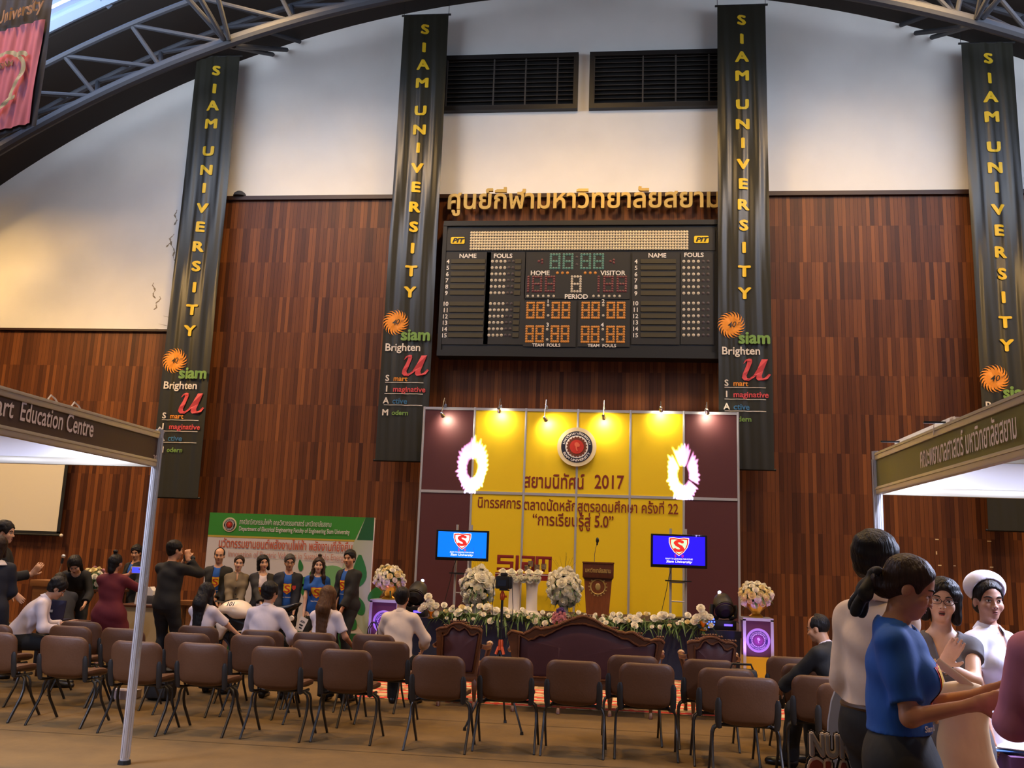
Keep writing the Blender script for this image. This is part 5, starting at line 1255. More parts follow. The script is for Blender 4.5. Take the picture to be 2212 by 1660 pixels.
for k in range(N_):
    u = k/N_*2*(Wt+Dt)
    if u < Wt: loop.append((u, 0))
    elif u < Wt+Dt: loop.append((Wt, u-Wt))
    elif u < 2*Wt+Dt: loop.append((2*Wt+Dt-u, Dt))
    else: loop.append((0, 2*(Wt+Dt)-u))
b.add([(x, y-Dt, .752) for x, y in loop]+[(x+.018*math.sin(i*1.1)*(1 if x in (0, Wt) else .3), y-Dt+.018*math.sin(i*1.1), .02) for i, (x, y) in enumerate(loop)], [(i, (i+1) % N_, N_+(i+1) % N_, N_+i) for i in range(N_)]+[tuple(range(N_))])
b.obj('cloth', m_pcl, t, 40)
b = MB(); b.box((Wt/2, -Dt/2, .735), (Wt-.02, Dt-.02, .025)); b.obj('tabletop', m_dark_w, t)
for x, y in ((.05, -.05), (Wt-.05, -.05), (.05, -Dt+.05), (Wt-.05, -Dt+.05)): b = MB(); b.cyl((x, y, 0), (x, y, .72), .015, n=8); b.obj('leg', m_blk, t)
for i, (px, py, rz, col, nm) in enumerate(((2155, 1600, .2, (200, 70, 70), 'red'), (2170, 1612, -.3, (226, 226, 240), 'white'), (2160, 1622, .1, (60, 110, 180), 'blue'), (2195, 1606, .5, (225, 225, 235), 'pale'), (2205, 1625, -.5, (210, 190, 170), 'cream'))):
    c = fl(px, py, .762); b = MB(); b.box((0, 0, 0), (.20, .14, .004)); b.box((.0, .02, .0026), (.15, .05, .0014), 1)
    o = b.obj('brochure', [mat('paper_'+nm, col, .5), m_wcol], None, 0, (c.x, c.y, .7565+.006*i)); o.rotation_euler = (0, 0, rz); tag(o, '%s brochure lying on the purple table' % nm, 'brochure', 'brochures on the purple table')

# ---------------------------------------------------------------- pink flag at the top left, near the viewer
m_fpink = mat('flag_pink_satin', (226, 124, 142), .6, var=.05, scale=4); m_fblk = mat('flag_border', (40, 27, 22), .6); m_fgold = mat('flag_gold', (170, 116, 24), .5); m_fcream = mat('flag_cream', (214, 200, 156), .5); m_plast = mat('clear_plastic', (255, 255, 255), .08, trans=1, spec=.6)
YF = 9.0; c1 = at(76, 272, YF); FW, FH = 1.5, 2.1
t = thing('pink_flag', 'pink satin flag with a dark border hanging at the upper left, near the viewer', 'flag', (c1.x, YF, c1.z)); t.rotation_euler = (0, 0, math.radians(-14))
def fy(x, z): return .010*math.sin(x*30+z*3)+.005*math.sin(x*61-z*5)
def sheet(b, x0, x1, z0, z1, off, nx=60, nz=24):
    vs = [(x0+(x1-x0)*i/nx, fy(x0+(x1-x0)*i/nx, z0+(z1-z0)*j/nz)*(.3+.7*min(1, (z1-z0)/1))+off, z0+(z1-z0)*j/nz+.06*(x0+(x1-x0)*i/nx)) for j in range(nz+1) for i in range(nx+1)]
    b.add(vs, [(j*(nx+1)+i, j*(nx+1)+i+1, (j+1)*(nx+1)+i+1, (j+1)*(nx+1)+i) for j in range(nz) for i in range(nx)])
b = MB(); sheet(b, -FW, 0, .0, FH, .012); b.obj('border_cloth', m_fblk, t, 60)
b = MB(); sheet(b, -FW+.1, -.085, .05, 1.34, -.004); b.obj('pink_field', m_fpink, t, 60)
fn_ = lambda x, z: Vector((x, fy(x, z)*.9-.012, z+.06*x))
b = MB(); put_text(b, 'Siam University', fn_, -.075, 1.43, width=1.15, size=.24, align='r', bold=.03, skew=.0, sub=.03); b.obj('gold_lettering', m_fgold, t, 0)
b = MB()
def ribbon(pts, wd):
    P = [Vector(p) for p in pts]; vs = []
    for i, p in enumerate(P):
        d = (P[min(i+1, len(P)-1)]-P[max(i-1, 0)]); n = Vector((-d.y, d.x)).normalized(); w_ = wd*(.6+.4*math.sin(i/(len(P)-1)*PI)); vs += [fn_(p.x+n.x*w_, p.y+n.y*w_)+Vector((0, -.02, 0)), fn_(p.x-n.x*w_, p.y-n.y*w_)+Vector((0, -.02, 0))]
    b.add(vs, [(2*i, 2*i+1, 2*i+3, 2*i+2) for i in range(len(P)-1)])
def crv(l, k=3):
    for _ in range(k): l = [l[0]]+[p for i in range(len(l)-1) for p in (((l[i][0]*3+l[i+1][0])/4, (l[i][1]*3+l[i+1][1])/4), ((l[i][0]+3*l[i+1][0])/4, (l[i][1]+3*l[i+1][1])/4))]+[l[-1]]
    return l
for sx in (1, -1):
    cxx = -.58; f = lambda l: [(cxx+sx*(x), z) for x, z in l]
    ribbon(crv(f([(0, 1.00), (.1, 1.0), (.18, .93), (.28, .96), (.33, .90)])), .028); ribbon(crv(f([(.20, .93), (.30, .84), (.31, .70), (.22, .58), (.16, .48), (.16, .40), (.24, .42)])), .03); ribbon(crv(f([(.18, .46), (.10, .34), (0, .28)])), .026)
b.obj('cartouche_scroll', m_fcream, t, 0)
b = MB(); put_text(b, 'SIAM', fn_, -.58, .84, cap=.07, bold=.02); b.obj('cartouche_lettering', m_fgold, t, 0)
b = MB(); b.cyl((-FW-.05, 0, FH+.0), (.05, 0, FH+.06), .02, n=8); b.obj('top_pole', m_blk, t)
b = MB()
for x in (-FW, 0): b.cyl((x, 0, FH), (x, 0, FH+5), .005, n=5)
b.obj('hanging_cords', m_blk, t)
# ================================================================ people
# A figure is grown as a smooth implicit surface around a posed skeleton and meshed with surface nets,
# so that body, neck, limbs and fingers are one continuous skin; clothes and hair are grown the same way around it.
def V3(*a): return np.array(a, float)
def nrm(v): return v/(np.linalg.norm(v)+1e-12)
class Field:
    def __init__(s, lo, hi, vox, fine=None):
        "fine: list of (z0, z1, vox) with a closer grid"
        def axis(a, b, h): return np.arange(a, b+h, h)
        s.ax = [axis(lo[0], hi[0], vox), axis(lo[1], hi[1], vox)]
        zs = [lo[2]]
        while zs[-1] < hi[2]:
            h = vox*1.25
            for z0, z1, hv in (fine or ()):
                if z0 <= zs[-1] <= z1: h = hv
            zs.append(zs[-1]+h)
        s.ax.append(np.array(zs)); s.D = np.full([len(a) for a in s.ax], 9.0, np.float32)
    def _blk(s, lo, hi, pad):
        sl = []
        for a, l, h in zip(s.ax, lo, hi):
            i, j = np.searchsorted(a, l-pad), np.searchsorted(a, h+pad)
            if j <= i: return None
            sl.append(slice(i, j))
        P = np.stack(np.meshgrid(s.ax[0][sl[0]], s.ax[1][sl[1]], s.ax[2][sl[2]], indexing='ij'), -1)
        return tuple(sl), P
    def _mix(s, sl, d, k, op):
        D = s.D[sl]
        if op == 'u':
            if k > 0: h = np.clip(.5+.5*(D-d)/k, 0, 1); r = D+(d-D)*h-k*h*(1-h)
            else: r = np.minimum(D, d)
        else:
            d = -d
            if k > 0: h = np.clip(.5-.5*(D-d)/k, 0, 1); r = D+(d-D)*h+k*h*(1-h)
            else: r = np.maximum(D, d)
        s.D[sl] = r
    def cone(s, a, b, r1, r2, k=.02, n=None, flat=1.0, op='u', cut=None):
        "round cone from a to b; n, flat: squeezed along unit vector n; cut=(point, normal): trimmed flat"
        a, b = np.asarray(a, float), np.asarray(b, float); r = max(r1, r2)*max(1, flat)
        q = s._blk(np.minimum(a, b)-r, np.maximum(a, b)+r, .05+k)
        if q is None: return
        sl, P = q; P = P-a; ba = b-a
        if n is not None: n = nrm(n); P = P+np.multiply.outer(P@n, n)*(1/flat-1); ba = ba+n*(ba@n)*(1/flat-1)
        t = np.clip((P@ba)/(ba@ba+1e-12), 0, 1); d = np.sqrt(((P-t[..., None]*ba)**2).sum(-1))-(r1+(r2-r1)*t)
        if n is not None and flat < 1: d = d*(.5+.5*flat)
        if cut is not None: d = np.maximum(d, (P_w(q[1], cut[0]))@nrm(np.asarray(cut[1], float)))
        s._mix(sl, d, k, op)
    def ell(s, c, r, R=None, k=.02, op='u'):
        c = np.asarray(c, float); r = np.asarray(r, float); m = r.max()
        q = s._blk(c-m, c+m, .05+k)
        if q is None: return
        sl, P = q; P = P-c
        if R is not None: P = P@R
        k0 = np.sqrt(((P/r)**2).sum(-1)); k1 = np.sqrt(((P/(r*r))**2).sum(-1))+1e-9
        s._mix(sl, k0*(k0-1)/k1, k, op)
    def plane(s, p, n, k=0.0):
        "keep the side the normal points away from"
        P = np.stack(np.meshgrid(*s.ax, indexing='ij'), -1)-np.asarray(p, float); d = P@nrm(np.asarray(n, float))
        s.D = np.maximum(s.D, d.astype(np.float32))
    def wrinkle(s, amp, f=1.0, ph=0.0):
        X, Y, Z = np.meshgrid(*s.ax, indexing='ij', sparse=True)
        w_ = np.sin(23*f*X+17*f*Z+ph+2*np.sin(9*f*Z+ph))*np.sin(19*f*Y-13*f*Z+2*ph)+.6*np.sin(41*f*Z+15*f*X-11*f*Y+ph)
        s.D = s.D+(amp*w_).astype(np.float32)
    def mesh(s):
        D = s.D; I = D < 0; nx, ny, nz = D.shape
        c = np.zeros((nx-1, ny-1, nz-1), np.int8)
        for i in (0, 1):
            for j in (0, 1):
                for k in (0, 1): c += I[i:nx-1+i, j:ny-1+j, k:nz-1+k]
        act = np.argwhere((c > 0) & (c < 8))
        if not len(act): return [], []
        idx = np.full(c.shape, -1, np.int32); idx[tuple(act.T)] = np.arange(len(act))
        cor = np.array([(i, j, k) for i in (0, 1) for j in (0, 1) for k in (0, 1)])
        val = np.stack([D[tuple((act+q).T)] for q in cor], 1); acc = np.zeros((len(act), 3)); cnt = np.zeros(len(act))
        for a in range(8):
            for b in range(a+1, 8):
                if np.abs(cor[a]-cor[b]).sum() != 1: continue
                va, vb = val[:, a], val[:, b]; m = (va < 0) != (vb < 0); t = np.where(m, va/(va-vb+1e-20), 0)
                acc += np.where(m[:, None], cor[a]+(cor[b]-cor[a])*t[:, None], 0); cnt += m
        g = act+acc/cnt[:, None]
        vs = np.stack([np.interp(g[:, i], np.arange(len(s.ax[i])), s.ax[i]) for i in range(3)], 1)
        fs = []
        for ax in range(3):
            A = [slice(None)]*3; B = [slice(None)]*3; A[ax] = slice(0, -1); B[ax] = slice(1, None)
            e = np.argwhere(I[tuple(A)] != I[tuple(B)]); u, v = [q for q in range(3) if q != ax]
            e = e[(e[:, u] > 0) & (e[:, v] > 0) & (e[:, u] < D.shape[u]-1) & (e[:, v] < D.shape[v]-1)]
            du, dv = np.eye(3, dtype=int)[u], np.eye(3, dtype=int)[v]
            q = np.stack([idx[tuple((e-du-dv).T)], idx[tuple((e-dv).T)], idx[tuple(e.T)], idx[tuple((e-du).T)]], 1)
            ins = I[tuple(e.T)]; flip = ins if ax != 1 else ~ins
            q[~flip] = q[~flip][:, ::-1]; fs.append(q)
        return vs, np.concatenate(fs)
def P_w(P, p): return P-np.asarray(p, float)
def skin_obj(name, vs, fs, mt, parent, extra=None, smooth_it=1):
    "extra: an MB with further small pieces (eyes, lips ...) and their materials"
    vs = np.asarray(vs)
    for _ in range(smooth_it):
        s_ = np.zeros_like(vs); n_ = np.zeros(len(vs))
        for i in range(4):
            a, b = fs[:, i], fs[:, (i+1) % 4]
            np.add.at(s_, a, vs[b]); np.add.at(n_, a, 1); np.add.at(s_, b, vs[a]); np.add.at(n_, b, 1)
        vs = vs*.5+.5*s_/np.maximum(n_, 1)[:, None]
    V = vs.tolist(); F = fs.tolist(); mi = [0]*len(F); mats = [mt]
    if extra is not None:
        b, ms = extra; o = len(V); V += [tuple(p) for p in b.v]; F += [[i+o for i in f] for f in b.f]; mi += [m+1 for m in b.mi]; mats += ms
    me = bpy.data.meshes.new(name); me.from_pydata(V, [], F)
    for m in mats: me.materials.append(m)
    me.polygons.foreach_set('material_index', mi); me.shade_smooth(); me.validate()
    return link(name, me, parent)

def ik(a, t, l1, l2, pole):
    d = t-a; L = np.linalg.norm(d); L = min(max(L, .05), (l1+l2)*.999); u = nrm(d); x = (l1*l1-l2*l2+L*L)/(2*L); h = math.sqrt(max(0, l1*l1-x*x))
    p = np.asarray(pole, float); p = p-u*(p@u); p = nrm(p)
    return a+u*x+p*h, a+u*L
def rotx(a): c, s = math.cos(a), math.sin(a); return np.array([[1, 0, 0], [0, c, -s], [0, s, c]])
def roty(a): c, s = math.cos(a), math.sin(a); return np.array([[c, 0, s], [0, 1, 0], [-s, 0, c]])
def rotz(a): c, s = math.cos(a), math.sin(a); return np.array([[c, -s, 0], [s, c, 0], [0, 0, 1]])
D2 = math.radians
class Pose:
    """local frame: origin on the floor under the pelvis, +y is forward, +x the person's right.
    hand targets (rh, lh) in metres in that frame."""
    def __init__(s, H=1.7, female=False, sit=None, lean=0, side=0, twist=0, head=(0, 0, 0), rh=None, lh=None, re=None, le=None, feet=None, wide=1.0, hands=((.3, None), (.3, None)), girth=1.0, head_s=1.0):
        k = s.k = H/1.72; s.H = H; s.female = female; s.girth = girth*(.92 if female else 1); s.wide = wide*(.90 if female else 1)
        s.pel = V3(0, 0, (sit+.10) if sit else .93*k)
        T = rotx(-D2(lean))@roty(D2(side)); s.T = T; up = T@V3(0, 0, 1)
        s.waist = s.pel+rotx(-D2(lean)*.5)@V3(0, 0, .16*k); TT = T@rotz(D2(twist)); s.TT = TT; s.up = up
        s.chest = s.waist+T@V3(0, .0, .17*k); s.neck = s.chest+T@V3(0, -.012*k, .175*k)
        hp, hy, hr = head; HR = rotz(D2(twist)*.6)@rotz(D2(hy))@rotx(-D2(hp)-D2(lean)*.35)@roty(D2(hr)); s.HR = HR; s.hs = k*head_s
        s.headc = s.neck+ (T@V3(0, .0, .055*k)) + HR@V3(0, .022*k, .125*k*head_s)
        s.sh = {}; s.el = {}; s.wr = {}; s.hip = {}; s.kn = {}; s.an = {}; s.toe = {}
        for sg, nm, hd, ep in ((1, 'r', rh, re), (-1, 'l', lh, le)):
            s.sh[nm] = s.chest+TT@V3(sg*.160*k*s.wide, -.01*k, .116*k)
            t = V3(*hd) if hd is not None else s.sh[nm]+V3(sg*.07*k, .05*k, -.525*k)
            pole = V3(*ep) if ep is not None else V3(sg*.45, -1, -.15)
            s.el[nm], s.wr[nm] = ik(s.sh[nm], t, .285*k*(.93 if female else 1), .25*k*(.95 if female else 1), pole)
            s.hip[nm] = s.pel+V3(sg*.088*k, 0, -.04*k)
            f = (feet or {}).get(nm); 
            if f is None: f = (sg*.10*k, .02, 0) if not sit else (sg*.13*k, .42, 0)
            fz = f[2] if len(f) > 2 else 0
            an = V3(f[0], f[1], .075*k+fz); s.kn[nm], s.an[nm] = ik(s.hip[nm], an, .425*k, .43*k, V3(sg*.12, 1, .25 if sit else 0)); s.toe[nm] = s.an[nm]+V3(sg*.03, .165*k, -.05*k)
        s.hands = {'r': hands[0], 'l': hands[1]}
    def bounds(s, pad=.16):
        P = np.array([s.pel, s.neck, s.headc+V3(0, 0, .14), s.headc]+[d[n] for d in (s.sh, s.el, s.wr, s.hip, s.kn, s.an, s.toe) for n in 'rl']+[s.wr[n]+nrm(s.wr[n]-s.el[n])*.12 for n in 'rl'])
        lo, hi = P.min(0)-pad, P.max(0)+pad; lo[2] = min(lo[2], -.02); return lo, hi
    def torso(s, F, g=0.0, k=.05, bust=True):
        q = s.k; G = s.girth; T = s.TT
        F.ell(s.pel+V3(0, -.01*q, .0), (q*.165*(1.06 if s.female else 1)*min(1.15, G)+g, q*.122*G+g, q*.14+g), None, k)
        F.ell(s.waist, (q*.135*G*(.93 if s.female else 1)+g, q*.105*G+g, q*.17+g), s.T, k)
        F.ell(s.chest+s.TT@V3(0, .005*q, .0), (q*.158*s.wide*(.5+.5*G)+g, q*.113*(.5+.5*G)+g, q*.185+g), T, k)
        F.cone(s.sh['r']-s.TT@V3(.04*q, 0, 0), s.sh['l']+s.TT@V3(.04*q, 0, 0), q*.038+g*.8, q*.038+g*.8, k)
        if s.female and bust:
            for sg in (-1, 1): F.ell(s.chest+s.TT@V3(sg*.068*q, .082*q, -.005*q), (q*.062+g, q*.055+g, q*.062+g), T, .03)
        for n in 'rl': F.cone(s.neck-s.up*.01*q, s.sh[n]-(s.sh[n]-s.chest)*.12, q*.042+g*.8, q*.036+g*.7, k)
    def leg(s, F, n, g=0.0, k=.03, ankle=None, r=(.088, .058, .036)):
        q = s.k; G = .5+.5*s.girth
        F.cone(s.hip[n], s.kn[n], r[0]*q*G+g, r[1]*q+g, k); F.cone(s.kn[n], s.an[n], r[1]*q*.98+g, (ankle or r[2]*q)+g*.6, k)
        d = nrm(s.an[n]-s.kn[n]); F.ell(s.kn[n]+d*.12*q+V3(0, -.025*q, 0), (.045*q+g, .045*q+g, .10*q+g), None, k)
    def arm(s, F, n, g=0.0, k=.025, t=2, r=(.044, .037, .024), end=None):
        q = s.k*(.9 if s.female else 1); a, e, w = s.sh[n], s.el[n], s.wr[n]
        if t <= 1:
            m = a+(e-a)*t; F.cone(a, m, r[0]*q+g, (r[0]+(r[1]-r[0])*t)*q+g, k, cut=(m, e-a) if t < 1 else None)
        else:
            F.cone(a, e, r[0]*q+g, r[1]*q+g, k); u = t-1; m = e+(w-e)*u; F.cone(e, m, r[1]*q+g, (end or (r[1]+(r[2]-r[1])*u)*q)+g, k, cut=(m, w-e))
    def hand(s, F, n):
        q = s.k*(.9 if s.female else 1); sg = 1 if n == 'r' else -1; w = s.wr[n]; curl, hint = s.hands[n]
        fd = nrm(w-s.el[n]); d = fd
        if isinstance(hint, (tuple, list)) and len(hint) == 2: d = nrm(np.asarray(hint[0], float)); nn = np.asarray(hint[1], float)
        elif hint is not None: nn = np.asarray(hint, float)
        else: nn = V3(-sg, .15, 0)
        nn = nrm(nn-d*(nn@d)); l = np.cross(d, nn)*(-sg)      # l points to the thumb side
        p = w+d*.015*q
        F.cone(w-d*.02*q, p+d*.02*q, .026*q, .030*q, .012, nn, .72); F.cone(p+d*.01*q, p+d*.072*q, .033*q, .040*q, .012, nn, .42)
        kn = p+d*.082*q
        for i, (o, L) in enumerate(((.029, .072), (.0098, .080), (-.0098, .075), (-.029, .060))):
            a = kn+l*o*q; c1 = curl*(1+.06*i); d1 = nrm(d*math.cos(c1)+nn*math.sin(c1)+l*o*2.0); b = a+d1*L*.5*q; c2 = curl*2.3; d2 = nrm(d*math.cos(c2)+nn*math.sin(c2)); e = b+d2*L*.5*q
            F.cone(a-d*.01*q, b, .0098*q, .0088*q, .004); F.cone(b, e, .0088*q, .0072*q, .003)
        a = p+l*.026*q+d*.008*q; d1 = nrm(d*.62+l*.75+nn*.28); b = a+d1*.042*q; d2 = nrm(d*.85+l*.35+nn*(.25+curl*.5)); F.cone(a, b, .0135*q, .0115*q, .008); F.cone(b, b+d2*.034*q, .011*q, .0085*q, .004)
    def hd(s, x, y, z): return s.headc+s.HR@V3(x, y, z)*s.hs
    def head(s, F, fat=1.0):
        h = s.hs; R = s.HR; f = fat
        F.cone(s.neck-s.up*.03*s.k, s.hd(0, -.02, -.055), .055*s.k*(.86 if s.female else 1), .050*s.k*(.86 if s.female else 1), .03)
        F.ell(s.hd(0, -.012, .03), np.array([.0735, .093, .088])*h, R, .02); F.ell(s.hd(0, .022, -.045), np.array([(.052 if s.female else .056)*f, .062, .066])*h, R, .03)
        F.ell(s.hd(0, .058, -.092), np.array([.024*f, .022, .020])*h, R, .025)
        for sg in (-1, 1):
            F.ell(s.hd(sg*.038*f, .050, -.030), np.array([.026, .030, .028])*h, R, .02)
            F.ell(s.hd(sg*.075, -.012, -.012), np.array([.008, .020, .031])*h, R, .006)
            F.ell(s.hd(sg*.031, .092, .004), np.array([.018, .015, .012])*h, R, .012, 's')
        F.ell(s.hd(0, .064, .022), np.array([.046, .018 if s.female else .022, .013])*h, R, .015)
        F.cone(s.hd(0, .080, .004), s.hd(0, .095 if s.female else .099, -.030), .0065*h, (.0098 if s.female else .0115)*h, .010)
        for sg in (-1, 1): F.ell(s.hd(sg*.012, .092, -.034), np.array([.008, .010, .008])*h, R, .006)
        F.ell(s.hd(0, .077, -.062), np.array([.024, .009, .015])*h, R, .012)

SKIN = {}
def skinmat(rgb):
    if rgb not in SKIN:
        m = mat('skin_%d_%d_%d' % rgb, rgb, .5, var=.04, scale=25); m.node_tree.nodes['Principled BSDF'].inputs['Subsurface Weight'].default_value = .0; SKIN[rgb] = m
    return SKIN[rgb]
m_eyew = mat('eye_white', (226, 220, 214), .3); m_iris = mat('eye_iris', (34, 22, 16), .2); m_brow = mat('eyebrow', (40, 28, 22), .8); m_lip = mat('lips', (160, 84, 76), .45); m_lipd = mat('lips_red', (172, 66, 66), .45); m_mouth = mat('mouth_dark', (60, 24, 22), .6)
def face(s, lips=None, mouth=0, closed=False, look=0):
    b = MB(); h = s.hs; R = Matrix(s.HR.tolist())
    def pt(*a): return Vector(s.hd(*a).tolist())
    for sg in (-1, 1):
        if not closed:
            b.ball(pt(sg*.031, .0755, .003), (.0145*h, .008*h, (.0075 if s.female else .0062)*h), 12, 8, 0, R); b.ball(pt(sg*.031+look*.004, .0805, .003), (.0058*h, .0042*h, .006*h), 10, 6, 1, R)
        b.tube([pt(sg*(.031-.0165), .078, .000), pt(sg*.024, .0835, .0085), pt(sg*.034, .083, .0095), pt(sg*.048, .072, .004)] if not closed else [pt(sg*.0155, .079, .002), pt(sg*.026, .0825, -.002), pt(sg*.036, .081, -.003), pt(sg*.048, .072, .001)], [.001*h, .0022*h, .0024*h, .0012*h], 6, 1)
        b.tube([pt(sg*.012, .0835, .022), pt(sg*.026, .0855, .0275), pt(sg*.040, .079, .028), pt(sg*.054, .064, .021)], [.0022*h, .0036*h, .0032*h, .0012*h], 6, 2, flat=1.2)
        b.ball(pt(sg*.0085, .101, -.039), (.0034*h, .003*h, .002*h), 8, 5, 4, R)
    z = -.062
    b.tube([pt(-.024, .0765, z), pt(-.011, .0862, z+.004+mouth*.3), pt(0, .0880, z+.003+mouth*.3), pt(.011, .0862, z+.004+mouth*.3), pt(.024, .0765, z)], [.001*h, .0034*h, .0030*h, .0034*h, .001*h], 8, 3, flat=.8)
    b.tube([pt(-.022, .0765, z-.001), pt(-.011, .0846, z-.0065-mouth), pt(0, .0860, z-.0074-mouth), pt(.011, .0846, z-.0065-mouth), pt(.022, .0765, z-.001)], [.001*h, .0038*h, .0042*h, .0038*h, .001*h], 8, 3, flat=.8)
    b.tube([pt(-.025, .077, z-.001), pt(-.010, .0870, z-.0018-mouth*.4), pt(.010, .0870, z-.0018-mouth*.4), pt(.025, .077, z-.001)], [.0008*h, .0016*h+mouth*.6*h, .0016*h+mouth*.6*h, .0008*h], 6, 4)
    return b, [m_eyew, m_iris, m_brow, lips or m_lip, m_mouth]
def Hm(nm, rgb): return mat('hair_'+nm, rgb, .5, var=.25, bump=.5, scale=26, stretch=(3, 3, .25), spec=.25)
m_hblk = Hm('black', (24, 20, 20)); m_hdb = Hm('dark_brown', (46, 30, 22)); m_hbr = Hm('brown', (84, 54, 30)); m_hgr = Hm('greying', (62, 58, 56))
def hair(s, style, mt, parent, vox=.007):
    """short, bald, bob, long (down the back), bun_top, low_bun"""
    h = s.hs; R = s.HR; lo, hi = s.headc-V3(.24, .27, .62 if 'long' in style else .26), s.headc+V3(.24, .22, .26)
    F = Field(lo, hi, vox)
    F.ell(s.hd(0, -.016, .034), np.array([.0835, .104, .098])*h, R, .0)
    if style in ('short', 'thick'):
        g = .012 if style == 'thick' else 0
        F.ell(s.hd(0, -.03, .05), np.array([.080+g, .096+g, .086+g])*h, R, .03); F.ell(s.hd(0, -.055, -.02), np.array([.068+g, .05+g, .07])*h, R, .03)
        if style == 'thick':
            for sg in (-1, 1): F.ell(s.hd(sg*.06, -.005, .015), np.array([.027, .055, .05])*h, R, .02)
    if style == 'bob':
        for sg in (-1, 1): F.cone(s.hd(sg*.07, -.01, .03), s.hd(sg*.082, .0, -.10), .034*h, .026*h, .03)
        F.cone(s.hd(0, -.06, .02), s.hd(0, -.07, -.10), .07*h, .055*h, .04); F.ell(s.hd(0, -.03, .06), np.array([.088, .098, .075])*h, R, .03)
    if 'long' in style:
        L = .44 if style != 'longer' else .60
        bk = s.TT@V3(0, -.13*s.k, 0); e = s.neck+bk-V3(0, 0, 1)*L*.72
        F.cone(s.hd(0, -.05, .03), s.neck+bk*.85+V3(0, 0, .02), .085*h, .085*h, .04); F.cone(s.neck+bk*.85+V3(0, 0, .02), e, .085*h, .058*h, .04, s.TT@V3(0, 1, 0), .5)
        for sg in (-1, 1): F.cone(s.hd(sg*.068, -.005, .03), s.neck+s.TT@V3(sg*.085, -.01 if style != 'longfront' else .075, -.01), .032*h, .028*h, .03); 
        for sg in (-1, 1):
            if style == 'longfront': F.cone(s.neck+s.TT@V3(sg*.085, .075, -.01), s.neck+s.TT@V3(sg*.095, .12, -.26), .028*h, .018*h, .03)
    if style in ('bun_top', 'longfront'): F.ell(s.hd(0, -.045, .155), np.array([.034, .034, .03])*h, R, .01)
    if style == 'bun_top': F.cone(s.hd(0, -.06, .0), s.hd(0, -.075, -.11), .066*h, .05*h, .04)
    if style in ('low_bun', 'tied'):
        F.ell(s.hd(0, -.03, .045), np.array([.079, .098, .086])*h, R, .02); F.ell(s.hd(0, -.125, -.035), np.array([.044, .04, .048])*h, R, .02); F.ell(s.hd(0, -.075, -.035), np.array([.056, .045, .055])*h, R, .03)
    # opening for the face, and the nape
    if style == 'bald':
        F.ell(s.hd(0, .075, .085), np.array([.075, .10, .085])*h, R, .01, 's'); F.ell(s.hd(0, .09, -.03), np.array([.085, .11, .11])*h, R, .01, 's')
    elif style in ('low_bun', 'tied', 'bun_top'): F.ell(s.hd(0, .105, -.02), np.array([.085, .085, .105])*h, R, .012, 's')
    else: F.ell(s.hd(0, .105, -.035), np.array([.068 if style in ('bob', 'longfront') else .082, .088, .105])*h, R, .012, 's')
    if style in ('short', 'thick', 'bald', 'low_bun', 'tied'):
        for sg in (-1, 1): F.ell(s.hd(sg*.09, .005, -.03), np.array([.035, .042, .048])*h, R, .008, 's')
        F.ell(s.hd(0, .0, -.15), np.array([.12, .14, .075])*h, R, .01, 's')
    F.wrinkle(.0016 if style != 'thick' else .0028, 3.0, 1.3)
    vs, fs = F.mesh(); return skin_obj('hair', vs, fs, mt, parent)
def fabric(nm, rgb, rough=.8, var=.04): return mat('cloth_'+nm, rgb, rough, var=var, bump=.25, scale=10, stretch=(1, 1, .6))
